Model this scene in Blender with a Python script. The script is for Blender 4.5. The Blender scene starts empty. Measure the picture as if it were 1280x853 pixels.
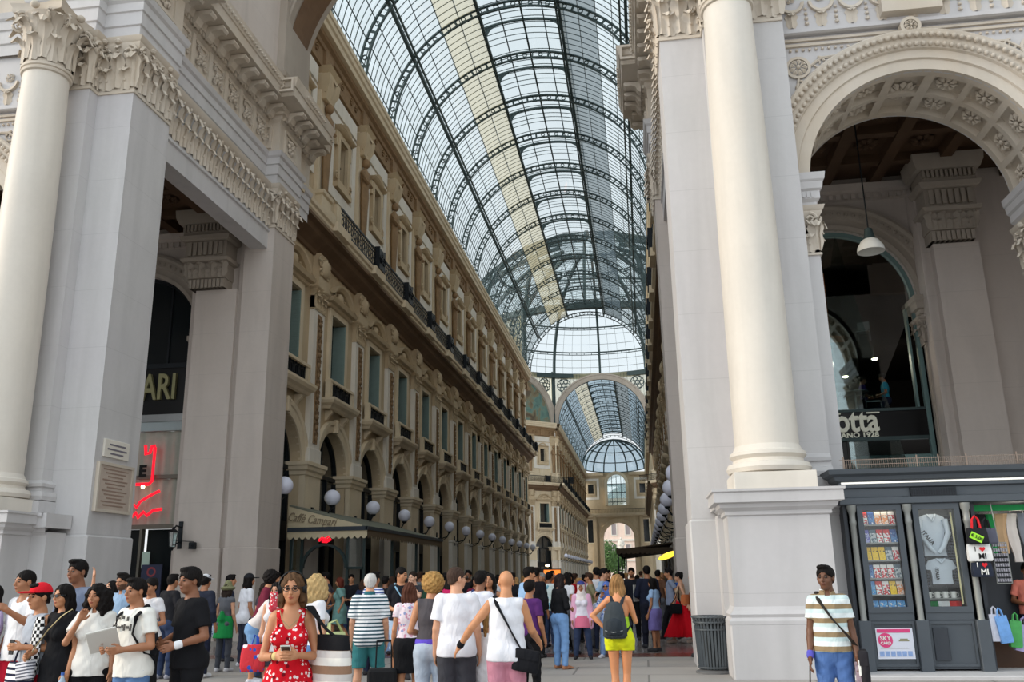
import bpy, math, random
import numpy as np
from mathutils import Vector, Matrix, noise
PI = math.pi
S = bpy.context.scene
COL = S.collection
rnd = random.Random(7)
sin, cos = math.sin, math.cos

# ---------------------------------------------------------------- materials
def srgb(c):
    return tuple((x/12.92 if x <= .04045 else ((x+.055)/1.055)**2.4) for x in [v/255 for v in c])
class NT:
    def __init__(s, m):
        m.use_nodes = True
        s.t = m.node_tree
        s.b = s.t.nodes.get('Principled BSDF')
        s.out = s.t.nodes.get('Material Output')
    def n(s, typ, **kw):
        nd = s.t.nodes.new(typ)
        for k, v in kw.items():
            if k.startswith('i_'):
                nd.inputs[k[2:].replace('_', ' ')].default_value = v
            else:
                setattr(nd, k, v)
        return nd
    def l(s, a, b):
        s.t.links.new(a, b)
    def math(s, op, a, b=None, c=None):
        nd = s.n('ShaderNodeMath', operation=op)
        for i, x in enumerate((a, b, c)):
            if x is None: continue
            if isinstance(x, (int, float)): nd.inputs[i].default_value = x
            else: s.l(x, nd.inputs[i])
        return nd.outputs[0]
    def mix(s, fac, a, b, blend='MIX'):
        nd = s.n('ShaderNodeMix', data_type='RGBA', blend_type=blend)
        for sock, x in ((nd.inputs[0], fac), (nd.inputs[6], a), (nd.inputs[7], b)):
            if isinstance(x, (int, float)): sock.default_value = x
            elif isinstance(x, tuple): sock.default_value = (*x[:3], 1)
            else: s.l(x, sock)
        return nd.outputs[2]
    def noise(s, scale, vec=None, detail=4, dist=0):
        nd = s.n('ShaderNodeTexNoise')
        nd.inputs['Scale'].default_value = scale
        nd.inputs['Detail'].default_value = detail
        nd.inputs['Distortion'].default_value = dist
        if vec is not None: s.l(vec, nd.inputs['Vector'])
        return nd.outputs[0]
    def ramp(s, fac, stops, interp='LINEAR'):
        nd = s.n('ShaderNodeValToRGB')
        cr = nd.color_ramp
        cr.interpolation = interp
        while len(cr.elements) < len(stops): cr.elements.new(.5)
        for e, (p, c) in zip(cr.elements, stops):
            e.position = p
            e.color = (*c[:3], 1)
        s.l(fac, nd.inputs[0])
        return nd.outputs[0]
    def obj(s):
        return s.n('ShaderNodeTexCoord').outputs['Object']
    def pos(s):
        return s.n('ShaderNodeNewGeometry').outputs['Position']
    def xyz(s, vec):
        nd = s.n('ShaderNodeSeparateXYZ')
        s.l(vec, nd.inputs[0])
        return nd.outputs
    def bump(s, h, strength=.3, dist=.02):
        nd = s.n('ShaderNodeBump')
        nd.inputs['Strength'].default_value = strength
        nd.inputs['Distance'].default_value = dist
        s.l(h, nd.inputs['Height'])
        s.l(nd.outputs[0], s.b.inputs['Normal'])
MATS = {}
def new(name):
    m = bpy.data.materials.new(name)
    return m, NT(m)
def plain(name, rgb, rough=.6, metal=0., var=.08, scale=6., bump=0., spec=.3, emit=0):
    if name in MATS: return MATS[name]
    m, t = new(name)
    c = srgb(rgb)
    if var:
        f = t.noise(scale, t.obj())
        hi = tuple(min(1, x*(1+var)) for x in c)
        lo = tuple(x*(1-var*1.6) for x in c)
        t.l(t.mix(f, lo, hi), t.b.inputs['Base Color'])
        if bump: t.bump(t.noise(scale*6, t.obj()), bump, .01)
    else:
        t.b.inputs['Base Color'].default_value = (*c, 1)
    t.b.inputs['Roughness'].default_value = rough
    t.b.inputs['Metallic'].default_value = metal
    t.b.inputs['Specular IOR Level'].default_value = spec
    if emit:
        t.b.inputs['Emission Color'].default_value = (*c, 1)
        t.b.inputs['Emission Strength'].default_value = emit
    MATS[name] = m
    return m
def stone(name, rgb, joint=0, vein=.1, rough=.7, tint=None, bump=.15, scale=1.):
    m, t = new(name)
    c = srgb(rgb)
    p = t.pos()
    f1 = t.noise(.7*scale, p, 6, .6)
    f2 = t.noise(9*scale, p, 5)
    base = t.mix(f1, tuple(x*(1-vein*1.5) for x in c), tuple(min(1, x*(1+vein)) for x in c))
    if tint:
        ft = t.ramp(t.noise(.35*scale, p, 3), [(.4, (0, 0, 0)), (.65, (1, 1, 1))])
        base = t.mix(t.math('MULTIPLY', ft, .55), base, srgb(tint))
    base = t.mix(t.math('MULTIPLY', f2, .25), base, tuple(x*.72 for x in c))
    ms = t.n('ShaderNodeMapping'); ms.inputs['Scale'].default_value = (1.6, 1.6, .22); t.l(p, ms.inputs[0])
    st = t.ramp(t.noise(1.1, ms.outputs[0], 6, .8), [(.45, (0,0,0)), (.75, (1,1,1))])
    base = t.mix(t.math('MULTIPLY', st, .38), base, tuple(x*.66 for x in c))
    if joint:
        z = t.xyz(p)[2]
        fr = t.math('FRACT', t.math('DIVIDE', z, joint))
        ln = t.math('LESS_THAN', fr, .01)
        base = t.mix(t.math('MULTIPLY', ln, .22), base, tuple(x*.45 for x in c))
    t.l(base, t.b.inputs['Base Color'])
    t.b.inputs['Roughness'].default_value = rough
    t.b.inputs['Specular IOR Level'].default_value = .25
    t.bump(f2, bump, .02)
    MATS[name] = m
    return m
def glass(name, tint, gloss=.12, rough=.02, fres=.8):
    m, t = new(name)
    t.t.nodes.remove(t.b)
    tr = t.n('ShaderNodeBsdfTransparent')
    tr.inputs[0].default_value = (*tint, 1)
    gl = t.n('ShaderNodeBsdfGlossy')
    gl.inputs['Roughness'].default_value = rough
    lw = t.n('ShaderNodeLayerWeight')
    lw.inputs[0].default_value = .35
    fac = t.math('ADD', t.math('MULTIPLY', lw.outputs['Fresnel'], fres), gloss)
    mx = t.n('ShaderNodeMixShader')
    t.l(fac, mx.inputs[0]); t.l(tr.outputs[0], mx.inputs[1]); t.l(gl.outputs[0], mx.inputs[2])
    t.l(mx.outputs[0], t.out.inputs[0])
    MATS[name] = m
    return m
def frosted(name, rgb, amount=.75, through=(.9, .92, .9)):
    m, t = new(name)
    t.t.nodes.remove(t.b)
    c = srgb(rgb)
    tl = t.n('ShaderNodeBsdfTranslucent'); tl.inputs[0].default_value = (*c, 1)
    df = t.n('ShaderNodeBsdfDiffuse'); df.inputs[0].default_value = (*c, 1)
    tr = t.n('ShaderNodeBsdfTransparent'); tr.inputs[0].default_value = (*through, 1)
    a = t.n('ShaderNodeMixShader'); a.inputs[0].default_value = .35
    t.l(tl.outputs[0], a.inputs[1]); t.l(df.outputs[0], a.inputs[2])
    b = t.n('ShaderNodeMixShader'); b.inputs[0].default_value = amount
    t.l(tr.outputs[0], b.inputs[1]); t.l(a.outputs[0], b.inputs[2])
    t.l(b.outputs[0], t.out.inputs[0])
    MATS[name] = m
    return m

# ---------------------------------------------------------------- mesh builder
class MB:
    def __init__(s):
        s.v = []; s.f = []; s.m = []
        s.M = None
    def add(s, vs, fs, m=0):
        o = len(s.v)
        if s.M is not None:
            vs = [tuple(s.M @ Vector(p)) for p in vs]
        s.v.extend(vs)
        for f in fs:
            s.f.append(tuple(i+o for i in f)); s.m.append(m)
        return s
    def box(s, x0, x1, y0, y1, z0, z1, m=0, b=0):
        if b <= 0:
            vs = [(x0,y0,z0),(x1,y0,z0),(x1,y1,z0),(x0,y1,z0),(x0,y0,z1),(x1,y0,z1),(x1,y1,z1),(x0,y1,z1)]
            return s.add(vs, [(0,3,2,1),(4,5,6,7),(0,1,5,4),(1,2,6,5),(2,3,7,6),(3,0,4,7)], m)
        # bevelled on the vertical edges and the top
        def ring(i, z): return [(x0+i+b,y0+i,z),(x1-i-b,y0+i,z),(x1-i,y0+i+b,z),(x1-i,y1-i-b,z),(x1-i-b,y1-i,z),(x0+i+b,y1-i,z),(x0+i,y1-i-b,z),(x0+i,y0+i+b,z)]
        rs = [ring(0, z0), ring(0, z1-b), ring(b*.7, z1)]
        return s.loft(rs, m, True)
    def loft(s, rings, m=0, caps=False, closed=True):
        n = len(rings[0]); vs = [p for r in rings for p in r]; fs = []
        for k in range(len(rings)-1):
            for i in range(n if closed else n-1):
                j = (i+1) % n
                fs.append((k*n+i, k*n+j, (k+1)*n+j, (k+1)*n+i))
        if caps:
            fs.append(tuple(reversed(range(n)))); fs.append(tuple((len(rings)-1)*n+i for i in range(n)))
        return s.add(vs, fs, m)
    def lathe(s, prof, n=24, c=(0,0,0), m=0, caps=True):
        return s.loft([[(c[0]+r*cos(2*PI*i/n), c[1]+r*sin(2*PI*i/n), c[2]+z) for i in range(n)] for r, z in prof], m, caps)
    def sphere(s, c, r, n=10, m=0):
        if isinstance(r, (int, float)): r = (r, r, r)
        rings = []
        for k in range(n+1):
            a = -PI/2+PI*k/n; q = max(cos(a), .02)
            rings.append([(c[0]+r[0]*q*cos(2*PI*i/(2*n)), c[1]+r[1]*q*sin(2*PI*i/(2*n)), c[2]+r[2]*sin(a)) for i in range(2*n)])
        return s.loft(rings, m, True)
    def tube(s, pts, r, n=6, m=0, r2=None, flat=None):
        pts = [Vector(p) for p in pts]; rings = []; up = Vector((0,0,1))
        for i, p in enumerate(pts):
            d = (pts[min(i+1, len(pts)-1)]-pts[max(i-1, 0)]).normalized()
            a = d.cross(up)
            if a.length < .05: a = d.cross(Vector((0,1,0)))
            a.normalize(); b = a.cross(d)
            rr = r if r2 is None else r+(r2-r)*i/(len(pts)-1)
            fa, fb = (1, 1) if flat is None else flat
            rings.append([tuple(p+a*rr*fa*cos(2*PI*k/n)+b*rr*fb*sin(2*PI*k/n)) for k in range(n)])
        return s.loft(rings, m, True)
    def bar(s, p, q, w, h, m=0):
        p, q = Vector(p), Vector(q); d = (q-p).normalized(); a = d.cross(Vector((0,0,1)))
        if a.length < .05: a = Vector((1,0,0))
        a.normalize(); b = a.cross(d); a = a*w/2; b = b*h/2
        return s.loft([[tuple(x+a+b), tuple(x-a+b), tuple(x-a-b), tuple(x+a-b)] for x in (p, q)], m, True)
    def sweep(s, prof, path, m=0, closed=False):
        """profile [(out,z)] along a plan path; 'out' is to the RIGHT of travel"""
        P = [Vector(p) for p in path]; n = len(P); rings = []
        for i in range(n):
            d1 = (P[i]-P[i-1]).normalized() if (i > 0 or closed) else None
            d2 = (P[(i+1) % n]-P[i]).normalized() if (i < n-1 or closed) else None
            if d1 is None: d1 = d2
            if d2 is None: d2 = d1
            n1 = Vector((d1.y, -d1.x)); n2 = Vector((d2.y, -d2.x)); q = n1+n2
            if q.length < 1e-4: q = n1
            q = q.normalized(); q = q/max(.3, q.dot(n1))
            rings.append([(P[i].x+q.x*o, P[i].y+q.y*o, z) for o, z in prof])
        if closed: rings.append(rings[0])
        return s.loft(rings, m, False, closed=False)
    def arch(s, xc, zc, prof, a0=0, a1=PI, n=32, m=0):
        """profile [(radius, y)] swept round a centre in the XZ plane"""
        rings = []
        for i in range(n+1):
            a = a0+(a1-a0)*i/n
            rings.append([(xc+r*cos(a), y, zc+r*sin(a)) for r, y in prof])
        return s.loft(rings, m, False, closed=False)
    def wall_arch(s, x0, x1, z0, z1, xc, r, zs, y0, y1, zb=0, n=20, m=0, mr=None):
        """front wall at y0 from x0..x1,z0..z1 pierced by a round-headed opening, with reveals to y1"""
        mr = m if mr is None else mr
        A = [(xc+r*cos(PI*i/n), zs+r*sin(PI*i/n)) for i in range(n+1)]
        q = lambda a, b, c, d: s.add([(p[0], y0, p[1]) for p in (a, b, c, d)], [(0,1,2,3)], m)
        if zb > z0: q((x0,z0),(x1,z0),(x1,zb),(x0,zb))
        if xc-r > x0: q((x0,zb),(xc-r,zb),(xc-r,zs),(x0,zs))
        if xc+r < x1: q((xc+r,zb),(x1,zb),(x1,zs),(xc+r,zs))
        def edge(p):
            a, b = p[0]-xc, p[1]-zs
            t = 1e9
            if a > 1e-6: t = min(t, (x1-xc)/a)
            if a < -1e-6: t = min(t, (x0-xc)/a)
            if b > 1e-6: t = min(t, (z1-zs)/b)
            return (xc+a*t, zs+b*t)
        E_ = [edge(p) for p in A]
        cz = [(x1, z1), (x0, z1)]
        for i in range(n):
            pts = [A[i], E_[i], E_[i+1], A[i+1]]
            for c in cz:
                if E_[i][0] != E_[i+1][0] and abs(E_[i][1]-E_[i+1][1]) > 1e-6 and min(abs(E_[i][0]-c[0]), abs(E_[i+1][0]-c[0])) < 1e-6 and min(abs(E_[i][1]-c[1]), abs(E_[i+1][1]-c[1])) < 1e-6:
                    pts = [A[i], E_[i], c, E_[i+1], A[i+1]]
            s.add([(p[0], y0, p[1]) for p in pts], [tuple(range(len(pts)))], m)
        pr = [(xc+r, zb)]+A+[(xc-r, zb)]
        for a, b in zip(pr, pr[1:]):
            s.add([(a[0],y0,a[1]),(b[0],y0,b[1]),(b[0],y1,b[1]),(a[0],y1,a[1])], [(0,1,2,3)], mr)
        return s
    def wall_rect(s, x0, x1, z0, z1, a0, a1, b0, b1, y0, y1, m=0, mr=None):
        mr = m if mr is None else mr
        q = lambda x, X, z, Z: s.add([(x,y0,z),(X,y0,z),(X,y0,Z),(x,y0,Z)], [(0,1,2,3)], m) if X > x and Z > z else None
        q(x0,x1,z0,b0); q(x0,a0,b0,b1); q(a1,x1,b0,b1); q(x0,x1,b1,z1)
        P = [(a0,b0),(a1,b0),(a1,b1),(a0,b1)]
        for a, b in zip(P, P[1:]+P[:1]):
            s.add([(a[0],y0,a[1]),(b[0],y0,b[1]),(b[0],y1,b[1]),(a[0],y1,a[1])], [(0,1,2,3)], mr)
        return s
    def frame(s, x0, x1, z0, z1, w, y0, y1, m=0):
        s.box(x0,x0+w,y0,y1,z0,z1,m); s.box(x1-w,x1,y0,y1,z0,z1,m)
        s.box(x0+w,x1-w,y0,y1,z0,z0+w,m); s.box(x0+w,x1-w,y0,y1,z1-w,z1,m)
        return s
    def leaf(s, base, ang, w, h, out=.5, m=0, lean=0.):
        """acanthus leaf: base point, heading angle of its outward side, width, height"""
        b = Vector(base); o = Vector((cos(ang), sin(ang), 0)); t = Vector((-sin(ang), cos(ang), 0))
        vs = []; rows = 7
        for i in range(rows):
            k = i/(rows-1)
            wd = w*(.5+.28*sin(k*PI*.9)-.33*k**3)*(1+.3*(i % 2))
            z = h*(sin(min(k, .86)*PI/2*1.08)) - (h*.25*((k-.7)/.3)**2 if k > .7 else 0)
            of = out*h*(.10+.06*k+.42*max(0, k-.42)**1.1*2.2)
            for j in range(5):
                u = (j-2)/2
                rid = .07*w*(1-abs(u))*1.0
                sc = -.06*w if j in (1, 3) else 0
                vs.append(tuple(b+t*(wd*u*.5+lean*k)+o*(of+rid+sc-abs(u)*.05*w)+Vector((0,0,z))))
        fs = []
        for i in range(rows-1):
            for j in range(4):
                fs.append((i*5+j, i*5+j+1, (i+1)*5+j+1, (i+1)*5+j))
        return s.add(vs, fs, m)
    def spiral(s, c, ax, r, th, turns=1.6, m=0, sgn=1, n=22):
        """volute in the vertical plane holding direction ax"""
        ax = Vector(ax).normalized(); pts = []
        for i in range(n):
            k = i/(n-1); a = PI/2-sgn*turns*2*PI*k; rr = r*(1-.82*k)
            pts.append(tuple(Vector(c)+ax*rr*cos(a)+Vector((0,0,rr*sin(a)))))
        return s.tube(pts, th, 5, m, th*.55)
    def rosette(s, c, r, ax='y', m=0, petals=8, d=.04):
        """raised flower facing -y (ax y) or -z (ax z)"""
        def P(u, v, w): return (c[0]+u, c[1]-w, c[2]+v) if ax == 'y' else (c[0]+u, c[1]+v, c[2]-w)
        for k in range(petals):
            a = 2*PI*k/petals
            vs = [P(r*.22*cos(a), r*.22*sin(a), d*.8)]
            for q, rr, ww in ((-.5,.55,d), (-.62,.85,d*.6), (0,1.,d*.35), (.62,.85,d*.6), (.5,.55,d)):
                b = a+q*2*PI/petals*.75
                vs.append(P(r*rr*cos(b), r*rr*sin(b), ww))
            vs.append(P(r*.65*cos(a), r*.65*sin(a), d*1.5))
            s.add(vs, [(0,1,6),(1,2,6),(2,3,6),(3,4,6),(4,5,6),(5,0,6)], m)
        s.sphere(P(0, 0, d*.9), r*.24, 4, m)
        return s
    def text(s, body, size, depth=.02, m=0, mat4=None, bold=0, shear=0, align='CENTER', sx=1):
        cu = bpy.data.curves.new('t', 'FONT')
        cu.body = body; cu.size = size; cu.extrude = depth/2; cu.align_x = align; cu.align_y = 'CENTER'
        cu.offset = bold; cu.shear = shear; cu.resolution_u = 3
        ob = bpy.data.objects.new('t', cu); COL.objects.link(ob)
        dg = bpy.context.evaluated_depsgraph_get(); me = bpy.data.meshes.new_from_object(ob.evaluated_get(dg))
        R_ = Matrix.Rotation(PI/2, 4, 'X') @ Matrix.Diagonal((sx, 1, 1, 1))
        T = (mat4 if mat4 is not None else Matrix()) @ R_
        s.add([tuple(T @ v.co) for v in me.vertices], [tuple(p.vertices) for p in me.polygons], m)
        bpy.data.objects.remove(ob); bpy.data.curves.remove(cu); bpy.data.meshes.remove(me)
        return s
    def build(s, name, mats, parent=None, loc=(0,0,0), rz=0, smooth=None):
        if not isinstance(mats, (list, tuple)): mats = [mats]
        me = bpy.data.meshes.new(name)
        me.from_pydata([tuple(p) for p in s.v], [], s.f)
        for m in mats: me.materials.append(m)
        if len(mats) > 1: me.polygons.foreach_set('material_index', s.m)
        me.update()
        if smooth:
            me.polygons.foreach_set('use_smooth', [True]*len(me.polygons))
            me.set_sharp_from_angle(angle=math.radians(smooth))
        o = bpy.data.objects.new(name, me)
        COL.objects.link(o)
        if parent: o.parent = parent
        o.location = loc; o.rotation_euler = (0, 0, rz)
        return o
def tag(o, label=None, cat=None, group=None, kind=None):
    if label: o['label'] = label
    if cat: o['category'] = cat
    if group: o['group'] = group
    if kind: o['kind'] = kind
    return o
def thing(name, label, cat, loc=(0,0,0), rz=0, group=None, kind=None):
    o = bpy.data.objects.new(name, None); COL.objects.link(o)
    o.empty_display_size = .2
    o.location = loc; o.rotation_euler = (0, 0, rz)
    return tag(o, label, cat, group, kind)
def struct(name, mb, mats, label, cat, smooth=None, loc=(0,0,0), rz=0, parent=None):
    return tag(mb.build(name, mats, parent, loc, rz, smooth), label, cat, None, 'structure')
def copy_tree(o, loc=None, rz=None, label=None, parent=None):
    c = o.copy(); COL.objects.link(c)
    if parent is not None: c.parent = parent
    if loc is not None: c.location = loc
    if rz is not None: c.rotation_euler = (0, 0, rz)
    if label: c['label'] = label
    for ch in o.children: copy_tree(ch, parent=c)
    return c
ORD = ['first','second','third','fourth','fifth','sixth','seventh','eighth','ninth','tenth','eleventh','twelfth','thirteenth','fourteenth','fifteenth','sixteenth','seventeenth','eighteenth']

M_ = {}
def mats():
    g = globals()
    g['STN'] = stone('pale_granite', (206, 204, 203), joint=1.32, vein=.07, tint=(200, 196, 198))
    g['STC'] = stone('carved_stone', (212, 202, 188), vein=.1, tint=(196, 180, 158), scale=2)
    g['STW'] = stone('column_marble', (226, 219, 208), vein=.07, tint=(216, 206, 192), rough=.5)
    g['STD'] = stone('weathered_stone', (176, 166, 154), joint=0, vein=.15, tint=(150, 138, 124))
    g['TAN'] = stone('ochre_stone', (206, 186, 154), vein=.16, tint=(182, 160, 128), scale=1.5)
    g['TAN2'] = stone('pale_ochre_stone', (224, 208, 180), vein=.12, tint=(206, 186, 152), scale=1.5)
    g['BRN'] = stone('brown_relief', (150, 122, 90), vein=.3, scale=4, bump=.6)
    g['PAL'] = stone('pale_panel', (230, 224, 212), vein=.06, tint=(216, 208, 196))
    g['DIRT'] = stone('dark_brown_soffit', (120, 96, 74), vein=.25, tint=(92, 72, 54), scale=2)  # dark brown stone on the ledge undersides
    g['DARKB'] = stone('dark_brown_ceiling', (92, 70, 52), vein=.25, tint=(70, 54, 40), scale=2)
    g['GRY'] = stone('porch_stone', (206, 196, 188), joint=1.32, vein=.08, tint=(194, 182, 172))
    g['IRON'] = plain('black_iron', (34, 38, 42), .45, .5, .1)
    g['IRONG'] = plain('green_iron', (62, 76, 76), .5, .3, .15)
    g['SHUT'] = plain('grey_green_shutter', (128, 148, 142), .6, 0, .06)
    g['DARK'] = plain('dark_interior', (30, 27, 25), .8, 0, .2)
    g['DGL'] = plain('dark_window_glass', (34, 38, 40), .08, 0, 0, spec=.6)
    g['KIO'] = plain('kiosk_grey_paint', (84, 90, 96), .42, .15, .05)
    g['KIO2'] = plain('kiosk_dark_paint', (62, 66, 72), .45, .15, .05)
    g['WHT'] = plain('white_paint', (236, 236, 230), .5, 0, .03)
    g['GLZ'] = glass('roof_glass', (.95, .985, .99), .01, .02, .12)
    g['GLZ2'] = glass('dusty_dimmed_roof_glass', (.50, .61, .68), .02, .05, .12)  # dusty far panes, tint deepened to darken the far arm
    g['SHOPG'] = glass('shop_glass', (.72, .84, .84), .3)
    g['CLR'] = glass('showcase_glass', (.97, .98, .98), .02, .02, .3)
    g['FRO'] = frosted('cream_frosted_glass', (204, 194, 162), .62)
    g['FRO2'] = frosted('shaded_frosted_glass', (120, 132, 138), .7)  # same frosted panes as the cream band, right-hand shade put into the colour
    g['LATT'] = frosted('cream_lattice_glass', (250, 240, 200), .55)
    g['GLOBE'] = plain('opal_globe', (226, 228, 244), .25, 0, .0, spec=.5)
    g['RED'] = plain('red_neon', (255, 26, 48), .4, 0, 0, emit=1.1)
    g['BULB'] = plain('warm_bulb', (255, 226, 170), .4, 0, 0, emit=6)
    g['SPOTB'] = plain('spot_bulb', (255, 232, 190), .4, 0, 0, emit=30)
    g['GOLD'] = plain('dull_gold', (150, 146, 108), .5, .3, .1)
    g['SIGNB'] = plain('black_sign', (14, 14, 15), .3, 0, .05)
    g['CANV'] = plain('cream_canvas', (212, 198, 166), .8, 0, .06)
    g['CANVG'] = plain('grey_green_canvas', (120, 122, 108), .8, 0, .08)
    g['WOOD'] = plain('dark_wood', (74, 50, 34), .5, 0, .2)
    g['BRICK'] = stone('brown_brickwork', (118, 92, 68), joint=.16, vein=.25, scale=3)
mats()
# ================================================================ portal and porches
XC = -5.14
class SB(MB):
    """mesh builder in 'distance from the gallery axis' coordinates; side -1 mirrors to the left"""
    def __init__(s, side):
        super().__init__(); s.side = side
        s.B = Matrix.Translation((XC, 0, 0)) @ Matrix.Diagonal((side, 1, 1, 1)); s.M = s.B
    def at(s, m): s.M = s.B @ m; return s
    def home(s): s.M = s.B; return s
    def build(s, *a, **k):
        if s.side < 0: s.f = [tuple(reversed(f)) for f in s.f]
        return super().build(*a, **k)
T3 = Matrix.Translation
def RZ(a): return Matrix.Rotation(a, 4, 'Z')

def capital_round(mb, r, h, m=0):
    """Corinthian capital about the origin, base at z 0"""
    mb.lathe([(r*1.0,0),(r*1.1,.02*h),(r*1.1,.06*h),(r*1.0,.08*h),(r*.98,.5*h),(r*1.12,.75*h),(r*1.3,.86*h)], 20, m=m)
    for k in range(8):
        a = 2*PI*k/8
        mb.leaf((r*.98*cos(a), r*.98*sin(a), .08*h), a, r*.74, h*.40, .75, m)
        a += PI/8
        mb.leaf((r*.98*cos(a), r*.98*sin(a), .12*h), a, r*.7, h*.62, .62, m)
    for k in range(4):
        a = PI/4+PI/2*k
        o = Vector((cos(a), sin(a), 0))
        for sg in (-.28, .28):
            ax = Vector((cos(a+sg), sin(a+sg), 0))
            mb.spiral((ax.x*r*1.35, ax.y*r*1.35, h*.74), ax, r*.34, r*.085, 1.7, m)
        mb.leaf((o.x*r*1.0, o.y*r*1.0, .45*h), a, r*.5, h*.34, 1.3, m)
        b = PI/2*k
        mb.leaf((r*1.0*cos(b), r*1.0*sin(b), .52*h), b, r*.5, h*.3, .7, m)
        mb.sphere((r*1.36*cos(b), r*1.36*sin(b), h*.92), (r*.2, r*.2, r*.17), 5, m)
    ab = []
    for z, g in ((.86, .96), (.9, 1.0), (.93, .97), (1., 1.06)):
        ring = []
        for k in range(4):
            a = PI/4+PI/2*k; c0 = Vector((cos(a), sin(a)))*r*1.78*g; c1 = Vector((cos(a+PI/2), sin(a+PI/2)))*r*1.78*g
            for i in range(6):
                t = i/6; p = c0.lerp(c1, t); p = p*(1-.16*sin(PI*t))
                ring.append((p.x, p.y, z*h))
        ab.append(ring)
    mb.loft(ab, m, True)
def leaf_row(mb, p0, p1, h, w=.42, m=0, tiers=2, out=.6):
    """rows of leaves along a straight band; outward is to the right of p0->p1"""
    p0 = Vector(p0); p1 = Vector(p1); d = p1-p0; L = d.length; n = max(1, round(L/w)); d.normalize()
    ang = math.atan2(-d.x, d.y)
    for t in range(tiers):
        k = n if t == 0 else n+1
        for i in range(k):
            u = (i+.5)/n if t == 0 else i/n
            if t and (i == 0 or i == k-1): u = min(max(u, .12/n), 1-.12/n)
            q = p0+d*L*u
            o_ = Vector((cos(ang), sin(ang), 0))
            for zz, oo, rr in (((.40,.13,.05),(.2,.07,.035)) if t == 0 else ((.70,.17,.055),(.84,.1,.04))): mb.sphere((q.x+o_.x*oo*h*.9, q.y+o_.y*oo*h*.9, p0.z+zz*h), (rr*.9,rr*.9,rr*h), 3, m)
            mb.leaf((q.x, q.y, p0.z+(0 if t == 0 else .05*h)), ang, L/n*.92, h*(.46 if t == 0 else .74), out if t == 0 else out*.75, m)
def capital_flat(mb, pts, z, h, m=0, w=.42, inset=.0):
    """leafy pilaster capital wrapping an open plan path (outward to the right)"""
    P = [Vector((*p, z)) for p in pts]
    prof = [(.0,0),(.035,.0),(.035,.045*h),(.0,.06*h),(.0,.62*h),(.05,.8*h),(.10,.86*h),(.10,.9*h),(.13,.92*h),(.16,h),(0,h)]
    mb.sweep([(o, z+q) for o, q in prof], pts, m)
    for a, b in zip(P, P[1:]):
        L = (b-a).length
        if L < .3: continue
        leaf_row(mb, a+Vector((0,0,.06*h)), b+Vector((0,0,.06*h)), h*.82, min(w, L/2), m)
        d = (b-a).normalized(); o = Vector((d.y, -d.x, 0))
        nv = max(1, round(L/.95))
        for i in range(nv):
            for sg in (-1, 1):
                c = a+d*(L*(i+.5)/nv+sg*L/nv*.33)+o*.10+Vector((0,0,.72*h))
                mb.spiral(tuple(c), d*sg, h*.13, h*.032, 1.5, m)
            c = a+d*(L*(i+.5)/nv)+o*.12+Vector((0,0,.92*h))
            mb.sphere(tuple(c), (.09,.09,.07), 4, m)
            mb.leaf(tuple(a+d*(L*(i+.5)/nv)+o*.03+Vector((0,0,.55*h))), math.atan2(o.y, o.x), L/nv*.3, h*.3, .6, m)
ARCHI = [(.02,14.2),(.02,14.5),(.06,14.52),(.06,14.86),(.10,14.88),(.10,15.1),(.16,15.16),(.2,15.3),(.02,15.32)]
FRIEZE = [(.02,15.32),(.02,16.42),(.06,16.46)]
CORN = [(.06,16.46),(.1,16.5),(.1,16.62),(.2,16.64),(.26,16.86),(.78,16.9),(.8,17.18),(.84,17.2),(.9,17.42),(.92,17.5),(-.1,17.52)]
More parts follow.
